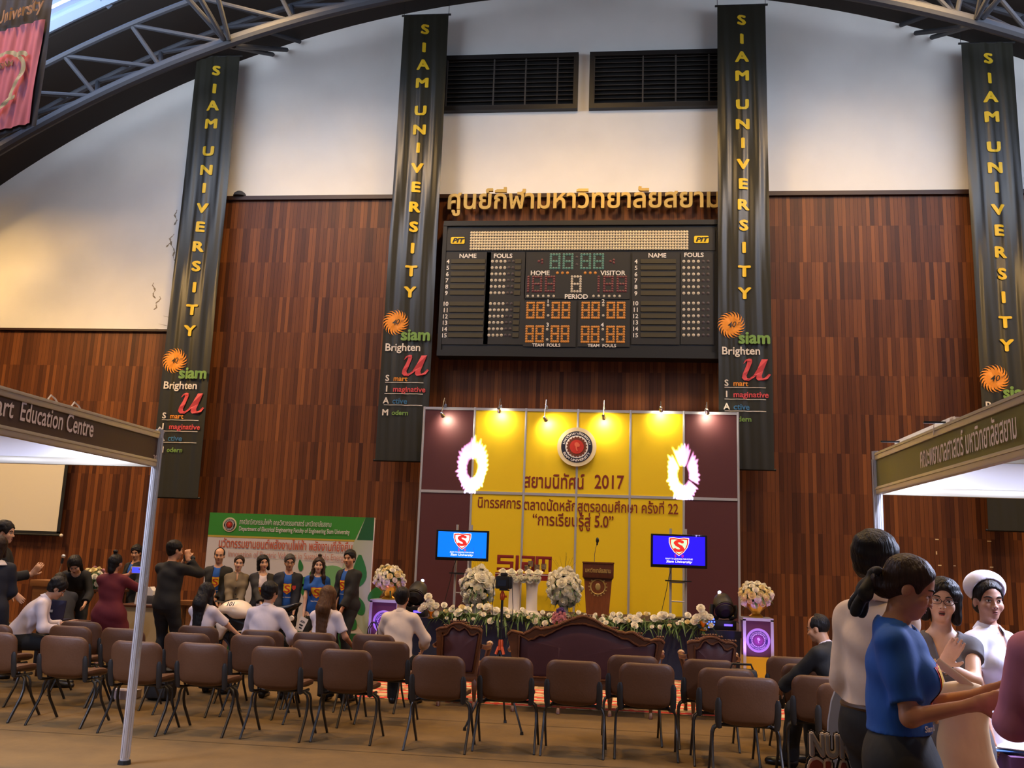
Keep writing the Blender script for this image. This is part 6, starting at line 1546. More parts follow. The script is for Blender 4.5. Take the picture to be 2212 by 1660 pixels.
def garment(s, name, mt, parent, vox=.009, infl=.012, hem=None, sleeve=None, neck=.066, vneck=None, legs=None, skirt=None, waist=None, collar=False, wr=.0035, cuff=None, loose=0, flare=0, puff=0, ph=0.0, top=True, neck_drop=0):
    lo, hi = s.bounds(); q = s.k
    if top and hem is not None: lo[2] = max(lo[2], hem-.05)
    if not top and waist is not None: hi[2] = waist+.06
    F = Field(lo, hi, vox)
    if top:
        s.torso(F, infl, .05)
        if loose: F.cone(s.waist-V3(0, 0, .02), s.pel-V3(0, 0, .06), .13*q*s.girth+loose, .135*q*s.girth+loose, .05, V3(0, 1, 0), .78)
        for n in 'rl':
            if sleeve: s.arm(F, n, infl*1.0+(loose*.3), .03, sleeve, end=cuff)
            if puff: F.ell(s.sh[n]+(s.el[n]-s.sh[n])*.18, (.07*q,)*3, None, .02)
    if skirt is not None:
        F.cone(s.pel+V3(0, 0, .02), V3((s.kn['r'][0]+s.kn['l'][0])/2, (s.kn['r'][1]+s.kn['l'][1])/2, skirt+.02), .145*q+infl, .15*q+infl+flare, .06, V3(0, 1, 0), .8)
        for n in 'rl': F.cone(s.hip[n], s.kn[n], .098*q+infl, .085*q+infl+flare*.7, .10)
    if legs is not None:
        F.ell(s.pel+V3(0, -.01*q, 0), (q*.168+infl, q*.126*s.girth+infl, q*.14+infl), None, .04)
        F.cone(s.pel+V3(0, 0, .10*q), s.pel, .13*q*s.girth+infl, .14*q*s.girth+infl, .04, V3(0, 1, 0), .8)
        for n in 'rl': s.leg(F, n, infl, .03, ankle=legs)
    if wr: F.wrinkle(wr, 1.0, ph)
    if top:
        F.cone(s.neck-s.up*(.02+neck_drop)*q+s.TT@V3(0, .02*q, 0), s.neck+s.up*.2*q, neck*q, neck*1.2*q, .008, op='s')
        if vneck:     # open front: wedge from the neck down to depth vneck
            wtop, depth, wbot = vneck
            a = s.neck+s.TT@V3(0, .13*q, .03*q); b = s.neck+s.TT@V3(0, .15*q, -depth*q); 
            for u in np.linspace(0, 1, 14): c = a+(b-a)*u; F.ell(c, (max(.008, wtop+(wbot-wtop)*u), .12*q, .045*q+.012), s.TT, .004, 's')
        # hollow a little so the body shows at neckline and cuffs
    if hem is not None: F.plane((0, 0, hem), (0, 0, -1))
    if skirt is not None: F.plane((0, 0, skirt), (0, 0, -1))
    if waist is not None: F.plane((0, 0, waist), (0, 0, 1))
    if legs is not None: F.plane((0, 0, .05), (0, 0, -1))
    vs, fs = F.mesh(); o = skin_obj(name, vs, fs, mt, parent)
    if collar:
        b = MB(); r = .066*q; c = Vector((s.neck+s.TT@V3(0, .005*q, .012*q)).tolist()); R = Matrix(s.TT.tolist()); rings = []
        N_ = 26
        for rr, z in ((r*1.08, -.018), (r*.96, .030), (r*.93, .036), (r*1.02, .030), (r*1.42, -.006), (r*1.40, -.012)):
            rings.append([c+R @ Vector((rr*math.sin(a)*q, rr*math.cos(a)*q*1.02+.0, z*q-.012*q*math.cos(a))) for a in [D2(16)+i/(N_-1)*D2(328) for i in range(N_)]])
        n = N_; b.add([p for rg in rings for p in rg], [(k*n+i, k*n+i+1, (k+1)*n+i+1, (k+1)*n+i) for k in range(5) for i in range(n-1)]); b.obj('collar', mt, o, 60)
    return o
def shoes(s, mt, parent, heel=0):
    for n in 'rl':
        F = Field(s.an[n]-V3(.12, .16, .12), s.an[n]+V3(.12, .32, .10), .009); q = s.k; a, t = s.an[n], s.toe[n]
        F.cone(a+V3(0, -.03*q, -.03*q), t+V3(0, .03*q, .0), .042*q, .036*q, .02); F.cone(a+V3(0, 0, .02), a+V3(0, -.03*q, -.03*q), .045*q, .042*q, .02); F.ell(t, (.046*q, .07*q, .032*q), None, .02); F.plane((0, 0, max(.002, a[2]-.074*q)), (0, 0, -1))
        F.plane((0, 0, a[2]+.02*q), (0, 0, 1)); vs, fs = F.mesh(); skin_obj('shoe', vs, fs, mt, parent)
def belt(s, z, mt, parent, r=.15):
    b = MB(); c = s.pel; q = s.k; b.tube([(c[0]+(.165*q)*math.cos(a*PI/16), c[1]-.008+(.125*q*s.girth)*math.sin(a*PI/16), z) for a in range(32)], .016, 8, closed=True, flat=.9); b.obj('belt', mt, parent)
m_shy = mat('shirt_print_yellow', (246, 200, 40), .6); m_shr = mat('shirt_print_red', (206, 62, 36), .6); m_shw = mat('shirt_print_white', (220, 214, 200), .6)
def emblem(s, shirt, parent, drop=.10, sc_=.20, dx=0, text=True):
    "print draped on the front of a shirt: yellow shield, red letter, small caption"
    me = shirt.data; tree = BVHTree.FromPolygons([v.co for v in me.vertices], [p.vertices for p in me.polygons])
    R = Matrix(s.TT.tolist()); o = Vector(s.neck.tolist()); fwd = R @ Vector((0, 1, 0))
    def fn(x, z, k=.004):
        p = o+R @ Vector((-x+dx, 0, z-drop-sc_*.5)) ; h = tree.ray_cast(p+fwd*.5, -fwd)
        return (h[0] if h[0] is not None else p+fwd*.12)+fwd*k
    def drape(nm, mt, pl, k):
        cx = sum(p[0] for p in pl)/len(pl); cz = sum(p[1] for p in pl)/len(pl); vs = []; n = len(pl); fs = []
        for r in (0, .35, .7, 1): vs += [fn((cx+(p[0]-cx)*r)*sc_, (cz+(p[1]-cz)*r)*sc_, k) for p in pl]
        for r in range(3): fs += [(r*n+i, r*n+(i+1) % n, (r+1)*n+(i+1) % n, (r+1)*n+i) for i in range(n)]
        b = MB(); b.add(vs, fs); b.obj(nm, mt, shirt, 0)
    pl = dense([(p[0]*1.0, p[1]) for p in SHIELD]); drape('print_border', m_shr, [(p[0]*1.04, p[1]*1.04) for p in pl], .003); drape('print_shield', m_shy, [(p[0]*.94, p[1]*.94) for p in pl], .0045)
    b = MB(); put_text(b, 'S', lambda x, z: fn(x, z, .006), 0, -.30*sc_, cap=.60*sc_, width=.50*sc_, bold=.015, sub=.02); b.obj('print_letter', m_shr, shirt, 0)
    if text:
        b = MB(); put_text(b, 'Siam University', lambda x, z: fn(x, z, .005), 0, -.78*sc_, width=.9*sc_, size=.16*sc_, bold=.02); b.obj('print_caption', m_shw, shirt, 0)
def person(label, x, y, rz, pose, skin=(196, 142, 108), lips=None, mouth=0, closed=False, look=0, vox=.009, fine=None, fat=1.0, group=None, z=0):
    t = thing('person', label, 'person', (x, y, z), rz, group); s = pose
    lo, hi = s.bounds(); hz = s.headc[2]
    zw = [s.wr[n][2] for n in 'rl']; F = Field(lo, hi, vox, [(hz-.14, hz+.16, fine or vox*.8), (min(zw)-.2, max(zw)+.2, (fine or vox*.8)*1.2)])
    s.torso(F, 0, .05)
    for n in 'rl': s.leg(F, n); s.arm(F, n, t=2); s.hand(F, n); F.cone(s.an[n]+V3(0, -.03, -.03), s.toe[n], .034*s.k, .028*s.k, .02)
    s.head(F, fat)
    vs, fs = F.mesh(); b, ms = face(s, lips, mouth, closed, look); skin_obj('body', vs, fs, skinmat(skin), t, (b, ms))
    return t
# ---------------------------------------------------------------- who stands and sits where
f_blk = fabric('black', (20, 19, 20)); f_navy = fabric('navy', (24, 26, 38)); f_char = fabric('charcoal', (44, 40, 37)); f_blue = fabric('royal_blue', (22, 82, 166)); f_wht = fabric('white', (220, 206, 210), .7)
f_khaki = fabric('khaki', (112, 98, 78)); f_red = fabric('dark_red', (98, 22, 34)); f_gdress = fabric('dress_grey', (92, 90, 98)); f_nurse = fabric('nurse_white', (226, 226, 244), .7); f_mauve = fabric('mauve', (176, 108, 132)); f_tote = fabric('tote_beige', (232, 204, 162)); f_bskirt = fabric('skirt_black', (18, 18, 18)); f_cream = fabric('cream_white', (216, 194, 176), .7)
m_belt = mat('belt_leather', (60, 36, 22), .4); m_shoe = mat('shoe_black', (26, 24, 24), .35); m_frame = mat('spectacle_frame', (60, 26, 26), .3); m_ribbon = mat('ribbon_black', (16, 14, 16), .7)
SK1, SK2, SK3, SK4 = (198, 146, 112), (214, 164, 132), (176, 122, 90), (222, 178, 150)
def px_x(px, Y, py=1260): return at(px, py, Y).x
def glasses(s, t, mt, r=.021):
    b = MB(); h = s.hs
    for sg in (-1, 1):
        c = [s.hd(sg*.032+r*1.15*math.cos(a*PI/8), .094-.004*abs(math.cos(a*PI/8)), .000+r*.78*math.sin(a*PI/8)) for a in range(16)]; b.tube([Vector(p.tolist()) for p in c], .0018*h, 6, closed=True)
        b.tube([Vector(s.hd(sg*.055, .090, .006).tolist()), Vector(s.hd(sg*.078, .03, .006).tolist()), Vector(s.hd(sg*.080, -.012, -.002).tolist())], .0018*h, 6)
    b.tube([Vector(s.hd(x, .096, .003).tolist()) for x in (-.009, 0, .009)], .0017*h, 6); b.obj('glasses', mt, t)
def suit(s, t, jm, tee, hem=.74, print_=True, deep=.58, w=(.05, .055), trousers=None):
    sh = garment(s, 'tee_shirt', tee, t, hem=.86*s.k, sleeve=.4, infl=.008, neck=.060)
    if print_: emblem(s, sh, t, .125, .165)
    garment(s, 'jacket', jm, t, hem=hem*s.k, sleeve=1.88, infl=.024, vneck=(w[0], deep, w[1]), neck=.078, cuff=.036)
    garment(s, 'trousers', trousers or jm, t, top=False, legs=.055, waist=.95*s.k, infl=.010); shoes(s, m_shoe, t)
# --- the six people lined up before the green board
Y6 = 13.3
s = Pose(1.63, rh=(-.04, .22, .86), lh=(-.10, .20, .84), head=(2, 4, 0), twist=-6, girth=1.05); t = person('balding man in black suit over a blue shirt with printed shield, leftmost of the line-up', px_x(459, Y6), Y6+.16, PI+.30, s, SK1, fat=1.05, group='people lined up before the green board'); hair(s, 'bald', m_hblk, t); suit(s, t, f_blk, f_blue)
s = Pose(1.525, True, rh=(.06, .24, .82), lh=(-.04, .24, .83), head=(0, 0, -4)); t = person('woman in khaki collared jacket with tied-back hair, second from left in the line-up', px_x(515, Y6), Y6-.06, PI+.36, s, SK2, m_lipd, group='people lined up before the green board'); hair(s, 'tied', m_hdb, t)
o = garment(s, 'jacket', f_khaki, t, hem=.80, sleeve=1.85, infl=.022, vneck=(.012, .05, .004), neck=.058, collar=True, cuff=.034)
b = MB(); tree = BVHTree.FromPolygons([v.co for v in o.data.vertices], [p.vertices for p in o.data.polygons])
for z in (1.18, 1.09, 1.0, .91): h_ = tree.ray_cast(Vector((0, .6, z)), Vector((0, -1, 0)))[0]; b.ball(h_ if h_ is not None else Vector((0, .2, z)), (.010, .005, .010), 8, 5)
b.obj('buttons', m_shoe, t); garment(s, 'skirt', f_khaki, t, top=False, skirt=.50, waist=.84, infl=.008); shoes(s, m_shoe, t)
s = Pose(1.545, True, rh=(.02, .26, .88), lh=(-.03, .27, .87), hands=((.7, None), (.7, None)), head=(0, 8, 5)); t = person('woman with bobbed hair, dark open jacket over a white printed shirt, hands clasped', px_x(566, Y6), Y6, PI+.48, s, SK2, m_lipd, group='people lined up before the green board'); hair(s, 'bob', m_hblk, t)
sh = garment(s, 'tee_shirt', f_wht, t, hem=.76, sleeve=.4, infl=.008, neck=.066); emblem(s, sh, t, .17, .165); garment(s, 'jacket', f_char, t, hem=.74, sleeve=1.85, infl=.022, vneck=(.055, .7, .085), neck=.078, cuff=.034); garment(s, 'skirt', f_char, t, top=False, skirt=.50, waist=.78, infl=.004); shoes(s, m_shoe, t)
s = Pose(1.57, rh=(.10, .18, .80), lh=(-.12, .18, .80), head=(6, 6, 0)); t = person('man with glasses and a crest on his dark blazer over a blue printed shirt', px_x(622, Y6), Y6, PI+.30, s, SK1, group='people lined up before the green board'); hair(s, 'short', m_hgr, t); glasses(s, t, m_frame); suit(s, t, f_navy, f_blue, w=(.055, .06))
b = MB(); b.prism([(-.025, .03), (.025, .03), (.025, -.01), (0, -.035), (-.025, -.01)], s.chest+V3(-.095, .150, -.03), (1, 0, 0), (0, 0, 1), (0, .006, 0)); b.obj('blazer_crest', m_crd, t)
s = Pose(1.545, True, rh=(.16, .10, .78), lh=(-.2, .06, .80), head=(2, -2, -3)); t = person('young woman in blue printed shirt with long dark hair and a top knot', px_x(685, Y6), Y6, PI+.34, s, SK4, m_lipd, group='people lined up before the green board'); hair(s, 'longfront', m_hdb, t)
sh = garment(s, 'tee_shirt', f_blue, t, hem=.70, sleeve=.62, infl=.016, loose=.015); emblem(s, sh, t, .14, .165); garment(s, 'trousers', f_blk, t, top=False, legs=.05, waist=.74, infl=.004); shoes(s, m_shoe, t)
s = Pose(1.665, rh=(.02, .24, .84), lh=(-.08, .22, .82), head=(4, 12, 0), girth=1.15); t = person('heavy man in black suit turned sideways at the right end of the line-up', px_x(752, Y6), Y6, PI-.40, s, SK1, fat=1.12, group='people lined up before the green board'); hair(s, 'short', m_hblk, t); suit(s, t, f_blk, f_blue, w=(.04, .045))
# --- photographers and people at the left
Yp = 11.7; X = px_x(365, Yp)
s = Pose(1.70, rh=(.14, .15, 1.49), lh=(.03, .23, 1.46), re=(.5, .1, -1), le=(-.5, .1, -1), head=(4, -32, 0), hands=((.6, ((-.25, .15, .95), (-.4, .9, 0))), (.6, ((.3, .3, .9), (.6, .8, 0)))), lean=3); t = person('man all in black seen from behind, taking a photograph', X, Yp, -.15, s, SK1); hair(s, 'short', m_hblk, t)
garment(s, 'shirt', f_blk, t, hem=.84, sleeve=1.85, infl=.02, loose=.015, cuff=.034); garment(s, 'trousers', f_blk, t, top=False, legs=.06, waist=.95, infl=.012); shoes(s, m_shoe, t)
R_ = Matrix.Rotation(-.15, 3, 'Z'); q = Vector((X, Yp, 0))+R_ @ Vector((.10, .205, 1.50))
c = thing('camera', 'small black camera held to the face of the man in black', 'camera', q, -.5, 'cameras'); b = MB(); b.box((0, 0, 0), (.12, .05, .08), bev=.01); b.obj('body', m_cam, c); b = MB(); b.cyl((0, .02, 0), (0, .10, 0), .032, n=16); b.obj('lens', m_cam, c)
Yr = 11.1; X = px_x(243, Yr)
s = Pose(1.51, True, rh=(.27, .26, 1.26), lh=(.08, .37, 1.27), re=(.6, -.3, -1), le=(-.6, .2, -1), head=(4, -22, 0), hands=((.7, ((-.1, .35, .9), (-1, .2, 0))), (.5, ((.3, .4, .8), (1, .1, 0)))), girth=1.0, wide=1.08); t = person('woman in a dark red dress seen from behind, filming with a phone', X, Yr, .22, s, SK3); hair(s, 'bun_top', m_hblk, t)
garment(s, 'dress', f_red, t, skirt=.60, sleeve=.95, infl=.024, flare=.05); shoes(s, m_shoe, t)
R_ = Matrix.Rotation(.22, 3, 'Z'); q = Vector((X, Yr, 0))+R_ @ Vector((.18, .37, 1.33))
c = thing('phone', 'white phone with a blue screen held up by the woman in dark red', 'phone', q, .1); b = MB(); b.box((0, 0, 0), (.17, .009, .085), bev=.004); b.obj('body', m_wcol, c); b = MB(); b.box((-.005, -.0055, 0), (.125, .002, .07)); b.obj('display', mat('phone_screen', (60, 70, 220), .3, emit=1.2), c)
Yl = 12.6; X = px_x(168, Yl)
s = Pose(1.62, True, lean=48, rh=(.30, .62, .80), lh=(-.18, .50, .84), head=(28, 0, 6), feet={'r': (.12, -.05, 0), 'l': (-.12, -.05, 0)}); t = person('long-haired person in black bending down over the desk area at the left', X, Yl, PI+.42, s, SK2); hair(s, 'bob', m_hblk, t); garment(s, 'jacket', f_blk, t, hem=None, sleeve=1.88, infl=.022, cuff=.034); garment(s, 'trousers', f_blk, t, top=False, legs=.055, waist=.98, infl=.012); shoes(s, m_shoe, t)
Yd = 11.9; X = px_x(165, Yd)
s = Pose(1.66, sit=.46, lean=38, rh=(-.1, .62, .62), lh=(-.22, .6, .60), head=(20, 0, 0)); t = person('person in a dark suit sitting bent far forward, left of the woman in dark red', X, Yd-.25, .75, s, SK1); hair(s, 'short', m_hblk, t); garment(s, 'jacket', f_navy, t, hem=None, sleeve=1.88, infl=.026, cuff=.036); garment(s, 'trousers', f_navy, t, top=False, legs=.055, waist=.66, infl=.012); shoes(s, m_shoe, t)
c = thing('dining_stool', 'low dark stool under the person bent far forward', 'stool', (X, Yd-.25, 0)); b = MB(); b.box((0, 0, .43), (.36, .36, .05), bev=.015); b.obj('seat', m_cplas, c)
for sx in (-1, 1):
    for sy in (-1, 1): b = MB(); b.cyl((sx*.15, sy*.15, 0), (sx*.13, sy*.13, .41), .014, n=8); b.obj('leg', m_ctube, c)
q = at(102, 1330, 10.9); c = thing('laptop', 'open dark blue laptop with a pale badge on the low table', 'laptop', (q.x, 10.95, .70), math.radians(8)); b = MB(); b.box((0, .02, .125), (.34, .012, .24), R=Matrix.Rotation(math.radians(-12), 3, 'X'), bev=.004); b.obj('lid', mat('laptop_blue', (34, 34, 66), .35), c); b = MB(); b.box((0, -.0, .115), (.06, .004, .03), R=Matrix.Rotation(math.radians(-12), 3, 'X')); b.obj('badge', m_alu, c); b = MB(); b.box((0, .12, .008), (.34, .24, .016), bev=.004); b.obj('base', mat('laptop_blue', (34, 34, 66)), c)
c = thing('small_table', 'low table carrying the dark blue laptop', 'table', (q.x+.05, 11.05, 0)); b = MB(); b.box((0, 0, .685), (.7, .5, .03)); b.obj('tabletop', m_dark_w, c)
for sx in (-1, 1):
    for sy in (-1, 1): b = MB(); b.box((sx*.31, sy*.21, .335), (.04, .04, .67)); b.obj('leg', m_dark_w, c)
Yw = 10.35; X = px_x(54, Yw)
s = Pose(1.66, sit=.45, lean=36, rh=(.14, .46, .66), lh=(-.1, .5, .70), re=(.5, -.6, -.6), head=(22, -6, 0)); t = person('young man in a white shirt sitting bent over at the left, in profile', X, Yw, -1.0, s, SK1); hair(s, 'thick', m_hblk, t, .007); garment(s, 'shirt', f_wht, t, hem=None, sleeve=1.7, infl=.018, collar=True, cuff=.034, wr=.004, waist=None); garment(s, 'trousers', f_blk, t, top=False, legs=.055, waist=.60, infl=.014); shoes(s, m_shoe, t)
Yn = 10.0; X = px_x(22, Yn)
s = Pose(1.67, True, rh=(.12, .25, 1.02), lh=(-.05, .20, .92), head=(0, 20, 0), wide=1.1, girth=1.08); t = person('woman in navy jacket with pale collar, back turned, at the left edge', X, Yn-.3, .55, s, SK1); hair(s, 'bob', m_hdb, t); garment(s, 'jacket', f_navy, t, hem=.70, sleeve=1.8, infl=.026, cuff=.036); garment(s, 'skirt', f_navy, t, top=False, skirt=.48, waist=.96, infl=.01); shoes(s, m_shoe, t)
b = MB(); N_ = 22; rings = [[Vector((s.neck+V3(rr*1.05*math.sin(a), rr*math.cos(a)-.01, z)).tolist()) for a in [D2(40)+i/(N_-1)*D2(280) for i in range(N_)]] for rr, z in ((.062, .04), (.085, .028), (.125, -.012), (.122, -.02))]
b.add([p for rg in rings for p in rg], [(k*N_+i, k*N_+i+1, (k+1)*N_+i+1, (k+1)*N_+i) for k in range(3) for i in range(N_-1)]); b.obj('pale_collar', fabric('pale_collar', (206, 196, 196)), t, 60)
Ye = 10.9; X = px_x(-6, Ye)
s = Pose(1.85, rh=(.10, .36, 1.24), lh=(-.2, .2, 1.0), re=(.2, -.3, -1), head=(4, -25, 0), hands=((.35, ((.2, .6, .8), (-1, 0, .2))), (.3, None))); t = person('man cut off by the left edge, in profile, gesturing with one hand', X, Ye, -.95, s, SK2); hair(s, 'thick', m_hblk, t, .007); garment(s, 'jacket', f_blk, t, hem=.74, sleeve=1.85, infl=.024, cuff=.036); garment(s, 'trousers', f_blk, t, top=False, legs=.055, waist=.95, infl=.01); shoes(s, m_shoe, t)
Yk = 14.75; X = px_x(288, Yk)
s = Pose(1.62, rh=(.12, .26, .98), lh=(-.12, .26, .98), head=(10, 25, 0)); t = person('man in a dark suit with a blue lanyard standing behind the desk', X, Yk, PI-.35, s, SK1); hair(s, 'thick', m_hblk, t, .007); sh = garment(s, 'shirt', f_blue, t, hem=.86, sleeve=.4, infl=.008); garment(s, 'jacket', f_blk, t, hem=.74, sleeve=1.85, infl=.024, vneck=(.04, .5, .03), neck=.078, cuff=.036); garment(s, 'trousers', f_blk, t, top=False, legs=.055, waist=.95, infl=.01); shoes(s, m_shoe, t)
# --- seated audience with their backs to the viewer
def seat(key, dx=0, dy=0): x, y, rz = CHAIRS[key]; return x+dx, y+.03+dy
x, y = seat(('back', 1), -.10, .0)
s = Pose(1.50, True, sit=.45, lean=6, rh=(.30, .34, .66), lh=(-.1, .36, .62), head=(8, 0, 0)); t = person('seated woman with long black hair in a white shirt, left of the motorcycle', x, y, -.15, s, SK2); hair(s, 'long', m_hblk, t); garment(s, 'shirt', f_wht, t, hem=.50, sleeve=.9, infl=.020, wr=.004); garment(s, 'skirt', f_blk, t, top=False, legs=.09, waist=.60, infl=.012); shoes(s, m_shoe, t)
c = thing('phone', 'phone held low by the seated woman left of the motorcycle', 'phone', (x+.34, y+.44, .70), -.15); b = MB(); b.box((0, 0, 0), (.14, .07, .008), bev=.003); b.obj('body', m_wcol, c); b = MB(); b.box((0, 0, .005), (.12, .06, .002)); b.obj('display', m_lens, c)
x, y = seat(('back', 2), -.09, .0)
s = Pose(1.58, sit=.45, lean=12, rh=(.22, .30, .62), lh=(-.2, .34, .62), re=(.8, -.4, -.5), head=(0, -18, 0), wide=1.06); t = person('seated man with thick black hair in a white shirt, in front of the motorcycle', x, y, -.05, s, SK1); hair(s, 'thick', m_hblk, t, .007); garment(s, 'shirt', f_wht, t, hem=.50, sleeve=1.75, infl=.022, collar=True, cuff=.036, wr=.004, loose=.01); garment(s, 'trousers', f_blk, t, top=False, legs=.055, waist=.60, infl=.014); shoes(s, m_shoe, t)
x, y = seat(('back', 3), .02, .0)
s = Pose(1.55, True, sit=.45, lean=5, rh=(.26, .22, .62), lh=(-.16, .34, .62), re=(.5, -.5, -.8), head=(0, 6, 0)); t = person('seated woman with very long brown hair in a short-sleeved white shirt', x, y, -.12, s, SK3); hair(s, 'longer', m_hbr, t); garment(s, 'shirt', f_wht, t, hem=.50, sleeve=.75, infl=.020, wr=.004); garment(s, 'skirt', f_blk, t, top=False, legs=.09, waist=.60, infl=.012); shoes(s, m_shoe, t)
x, y = seat(('back', 4), .20, .0)
s = Pose(1.57, sit=.45, lean=10, rh=(.22, .30, .62), lh=(-.22, .34, .62), re=(.8, -.4, -.5), head=(4, 0, 0)); t = person('seated man in a white shirt with his back turned, by the left plinth', x, y, 0, s, SK1); hair(s, 'short', m_hblk, t); garment(s, 'shirt', f_cream, t, hem=.50, sleeve=1.75, infl=.022, collar=True, cuff=.036, wr=.004, loose=.01); garment(s, 'trousers', f_blk, t, top=False, legs=.055, waist=.60, infl=.014); shoes(s, m_shoe, t)
x, y, _ = CHAIRS['back', 4]; c = thing('handbag', 'brown handbag with thin looped handles on a chair near the left plinth', 'bag', (x-.09, y+.06, .472)); b = MB(); b.box((0, 0, .13), (.2, .09, .26), bev=.02); b.obj('body', mat('bag_brown', (70, 44, 34), .5), c)
for y_ in (-.04, .04): b = MB(); b.tube([(-.06, y_, .25), (-.05, y_, .36), (-.015, y_, .43), (.03, y_, .42), (.06, y_, .34), (.065, y_, .25)], .006, 6); b.obj('handle', m_shoe, c)
# --- right: seated man in the black suit
x, y, _ = CHAIRS['right', 2]
s = Pose(1.62, sit=.45, lean=26, side=4, rh=(.35, .20, .60), lh=(-.10, .54, .62), head=(6, 10, 0), feet={'r': (.12, .36, 0), 'l': (-.13, .44, 0)}); t = person('balding man in black suit and white collar sitting sideways at the right', x+.20, y+.0, .85, s, SK1); hair(s, 'bald', m_hblk, t); garment(s, 'shirt', f_wht, t, hem=.60, sleeve=.4, infl=.008, collar=True); garment(s, 'jacket', f_blk, t, hem=.46, sleeve=1.9, infl=.026, cuff=.036, vneck=(.03, .2, .02), neck=.074); garment(s, 'trousers', f_blk, t, top=False, legs=.06, waist=.62, infl=.016); shoes(s, m_shoe, t)
x, y, _ = CHAIRS['mid', 9]; c = thing('black_bag', 'black bag standing on the chair in front of the right plinth', 'bag', (x+.16, y+.05, .48)); b = MB(); b.box((0, 0, .14), (.26, .16, .30), bev=.04); b.obj('body', m_cplas, c); b = MB(); b.tube([(-.1, 0, .28), (-.08, 0, .33), (.08, 0, .33), (.1, 0, .28)], .01, 6); b.obj('handle', m_shoe, c)
# --- right foreground group
Ym_ = 4.5; X = px_x(1894, Ym_, 1350)
s = Pose(1.815, head=(6, -2, 0), rh=(.13, .20, 1.08), lh=(-.10, .14, 1.0), re=(.25, -1, -.3), le=(-.25, -1, -.2), hands=((.4, None), (.3, None)), wide=.96, girth=.92, head_s=.95); t = person('tall young man in a white shirt and black trousers with his back turned', X, Ym_, -1.05, s, SK1, vox=.008, fine=.005); hair(s, 'thick', m_hblk, t, .005); glasses(s, t, m_frame)
garment(s, 'shirt', f_cream, t, vox=.008, hem=1.03, sleeve=1.75, infl=.015, collar=True, cuff=.034, wr=.006, loose=.016); garment(s, 'trousers', f_blk, t, vox=.008, top=False, legs=.06, waist=1.06, infl=.016); belt(s, 1.055, m_belt, t); shoes(s, m_shoe, t)
b = MB(); b.box((.09, -.150, .93), (.05, .004, .006), R=Matrix.Rotation(.2, 3, 'Y')); b.obj('pocket_label', m_wcol, t)
b = MB(); b.box((.02, .135, 1.40), (.05, .012, .22), bev=.004); b.obj('black_tie', m_ribbon, t)
Yt = 3.95; X = px_x(1932, Yt, 1350)
s = Pose(1.72, True, head=(24, 0, 0), rh=(.13, .27, 1.18), lh=(-.06, .31, 1.20), re=(.25, -1, -.7), le=(-.3, -1, -.5), hands=((.75, None), (.8, None)), lean=1, wide=.95, girth=.92, head_s=.95); t = person('young woman in blue shirt and black skirt in profile, black ribbon in her hair', X, Yt, -1.86, s, SK3, closed=True, vox=.006, fine=.004); hair(s, 'low_bun', m_hdb, t, .005)
sh = garment(s, 'tee_shirt', f_blue, t, vox=.007, hem=1.04, sleeve=.80, infl=.020, loose=.018, wr=.004, neck=.062); emblem(s, sh, t, .12, .20)
garment(s, 'skirt', f_bskirt, t, vox=.008, top=False, skirt=.46, waist=1.07, infl=.016); shoes(s, m_shoe, t)
p0 = s.hd(0, -.128, -.02); F = Field(p0-V3(.2, .25, .3), p0+V3(.2, .2, .12), .006)
for dx, dy, dz, r_ in ((.05, -.05, -.06, .026), (-.04, -.06, -.05, .026), (.03, -.09, -.13, .02), (-.03, -.10, -.115, .02), (.0, -.07, -.14, .018)):
    F.cone(p0+V3(0, -.02, .01), p0+V3(dx, dy, dz), .02, r_*1.25, .012, V3(1, .4, .2), .5)
F.cone(p0+V3(.05, 0, .03), p0+V3(-.05, 0, .03), .018, .018, .02); F.wrinkle(.002, 2.5); vs, fs = F.mesh(); skin_obj('ribbon_bow', vs, fs, m_ribbon, t)
Yg = 4.85; X = px_x(2030, Yg, 1300)
s = Pose(1.63, True, head=(0, -4, -6), head_s=.9, rh=(.17, .30, 1.24), lh=(.03, .36, 1.25), re=(.8, -.2, -1), le=(-.8, -.2, -1), hands=((.25, ((.0, .55, .85), (-.6, .8, 0))), (.12, ((-.45, .35, .8), (.2, .95, .1)))), wide=.96, girth=1.0); t = person('woman with glasses in a grey dress talking with her hands raised', X, Yg, PI-.22, s, SK4, m_lipd, mouth=.006, look=-.6, vox=.0055, fine=.004, fat=1.06); hair(s, 'bob', m_hblk, t, .005); glasses(s, t, m_frame, .023)
garment(s, 'dress', f_gdress, t, vox=.008, skirt=.45, sleeve=.36, infl=.014, vneck=(.06, .14, .008), neck=.074); shoes(s, m_shoe, t)
b = MB(); tr_ = [s.neck+V3(.062*math.cos(a), .052+.035*math.sin(a)*.6, -.035-.062*(1+math.cos(2*(a-PI/2)))*.5) for a in np.linspace(.1, PI-.1, 14)]; b.tube([Vector(p.tolist()) for p in tr_], .0016, 5); b.ball(Vector(tr_[7].tolist())-Vector((0, -.006, .008)), .006, 8, 5); b.obj('necklace', m_chr, t)
w_ = s.wr['l']; b = MB(); d_ = nrm(w_-s.el['l']); a_ = nrm(np.cross(d_, V3(0, 0, 1))); c_ = np.cross(d_, a_); b.tube([Vector((w_-d_*.02+(a_*math.cos(k*PI/8)+c_*math.sin(k*PI/8))*.029).tolist()) for k in range(16)], .006, 6, closed=True); b.obj('wristwatch', m_chr, t); HANDW = Vector((X, Yg, 0))+Matrix.Rotation(PI-.22, 3, 'Z') @ Vector((s.wr['r']+nrm(s.wr['r']-s.el['r'])*.05).tolist())
Yu = 5.62; X = px_x(2138, Yu, 1350)
